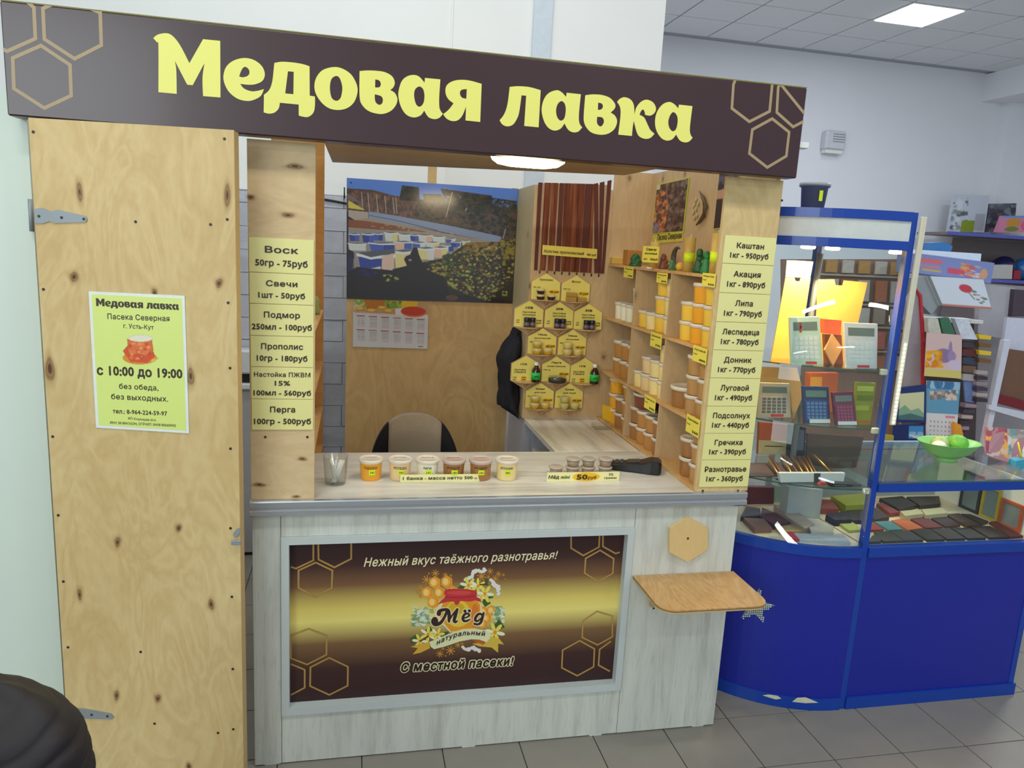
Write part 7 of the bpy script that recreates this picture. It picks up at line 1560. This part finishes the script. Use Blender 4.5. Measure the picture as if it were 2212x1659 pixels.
# far wall shelving with balls and books
fu = empty('wall_shelving', (9.0, 6.1, 0), 'blue edged wall shelving with balls and books at the far right', 'shelf unit')
YS = 5.62; BE = plain('blue_shelf_edge', (86, 92, 180), .4); BRK = plain('brown_grey_board', (128, 116, 116), .6)
zs1 = at(2130, 505, y=YS).z; zs2 = at(2170, 604, y=YS).z; xs0 = at(2046, 505, y=YS).x; xe = 9.395
box('shelf', xs0, xe, YS, 6.14, zs1 - .04, zs1 - .006, BRK, fu); box('shelf_edge', xs0, xe, YS - .012, YS - .0005, zs1 - .04, zs1, BE, fu)
box('shelf', xs0 - .3, xe, YS, 6.14, zs2 - .04, zs2 - .006, BRK, fu); box('shelf_edge', xs0 - .3, xe, YS - .012, YS - .0005, zs2 - .04, zs2, BE, fu)
box('backboard', at(2045, 600, y=6.14).x, xe, 6.141, 6.149, 0.0, zs1 - .045, BRK, fu)
def ball(px_, py_, rp, col, label):
    y_ = 5.93; p = at(px_, py_, y=y_); r = rp * (p - CC).dot(CF) / FPX; c_ = Vector((p.x, y_, zs2 - .005 + r)); t = sphere('play_ball', c_, r, plain('ball_col_%d' % px_, col, .25), None, seg=20); tag(t, label, 'ball', 'balls on the wall shelf')
    tube('valve', [c_ + Vector((0, -r * .98, 0)), c_ + Vector((0, -r * 1.005, 0))], .01, BLACKP, t, 6)
ball(2080, 545, 27, (196, 184, 120), 'yellowish ball on the wall shelf behind the toy box'); ball(2168, 572, 25, (34, 32, 80), 'navy ball on the wall shelf in the middle'); ball(2214, 562, 24, (50, 110, 180), 'bright blue ball on the wall shelf at the right edge')
slab('white_cube_box', ((2146, 572), (2188, 572), (2186, 603), (2142, 602)), 5.63, .1, plain('white_box2', (190, 186, 182), .5), 'white box with grey round print in front of the navy ball', 'box')
slab('red_toy', ((2191, 585), (2206, 584), (2204, 604), (2189, 603)), 5.64, .1, plain('red_toy', (150, 30, 46), .4), 'dark red toy beside the white box on the wall shelf', 'toy')
def d_or(cv): cv.C[:] = (196, 204, 216); cv.blobs([(0, .1), (.4, .1), (.5, .9), (0, .95)], [(90, 96, 100), (140, 150, 150), (214, 220, 226)], 46, .06); cv.rect(.32, .68, .68, 1, (140, 156, 50)); cv.rect(.68, .5, .95, .95, (160, 160, 166), .7)
drawblock('white_picture_book', ((2063, 420), (2138, 422), (2126, 502), (2049, 501)), 5.95, .05, d_or, 'white picture book with dark branches on the upper wall shelf', 'book', 50, 50, (196, 204, 216))
def d_dk(cv): cv.C[:] = (76, 70, 82); cv.blobs(None, [(60, 56, 70), (120, 130, 136), (90, 96, 104)], 60, .1)
drawblock('dark_picture_book', ((2137, 440), (2196, 439), (2190, 500), (2128, 501)), 5.97, .05, d_dk, 'dark picture book behind the pink one on the upper wall shelf', 'book', 40, 40, (76, 70, 82))
def d_pk(cv): cv.C[:] = (206, 130, 160); cv.ell(.4, .4, .22, .3, (200, 140, 60)); cv.ell(.8, .6, .14, .3, (214, 96, 120)); cv.rect(0, 0, 1, .12, (100, 150, 214)); cv.ell(.4, .8, .2, .15, (110, 130, 60))
drawblock('pink_picture_book', ((2166, 466), (2230, 466), (2230, 502), (2152, 502)), 5.66, .05, d_pk, 'pink and blue picture box at the front of the upper wall shelf', 'box', 40, 30, (206, 130, 160))
slab('blue_toy', ((2012, 525), (2040, 523), (2058, 532), (2054, 544), (2008, 545)), 1.3, .1, plain('blue_toy', (50, 110, 170), .4), 'blue rounded toy lying on the white carton', 'toy')
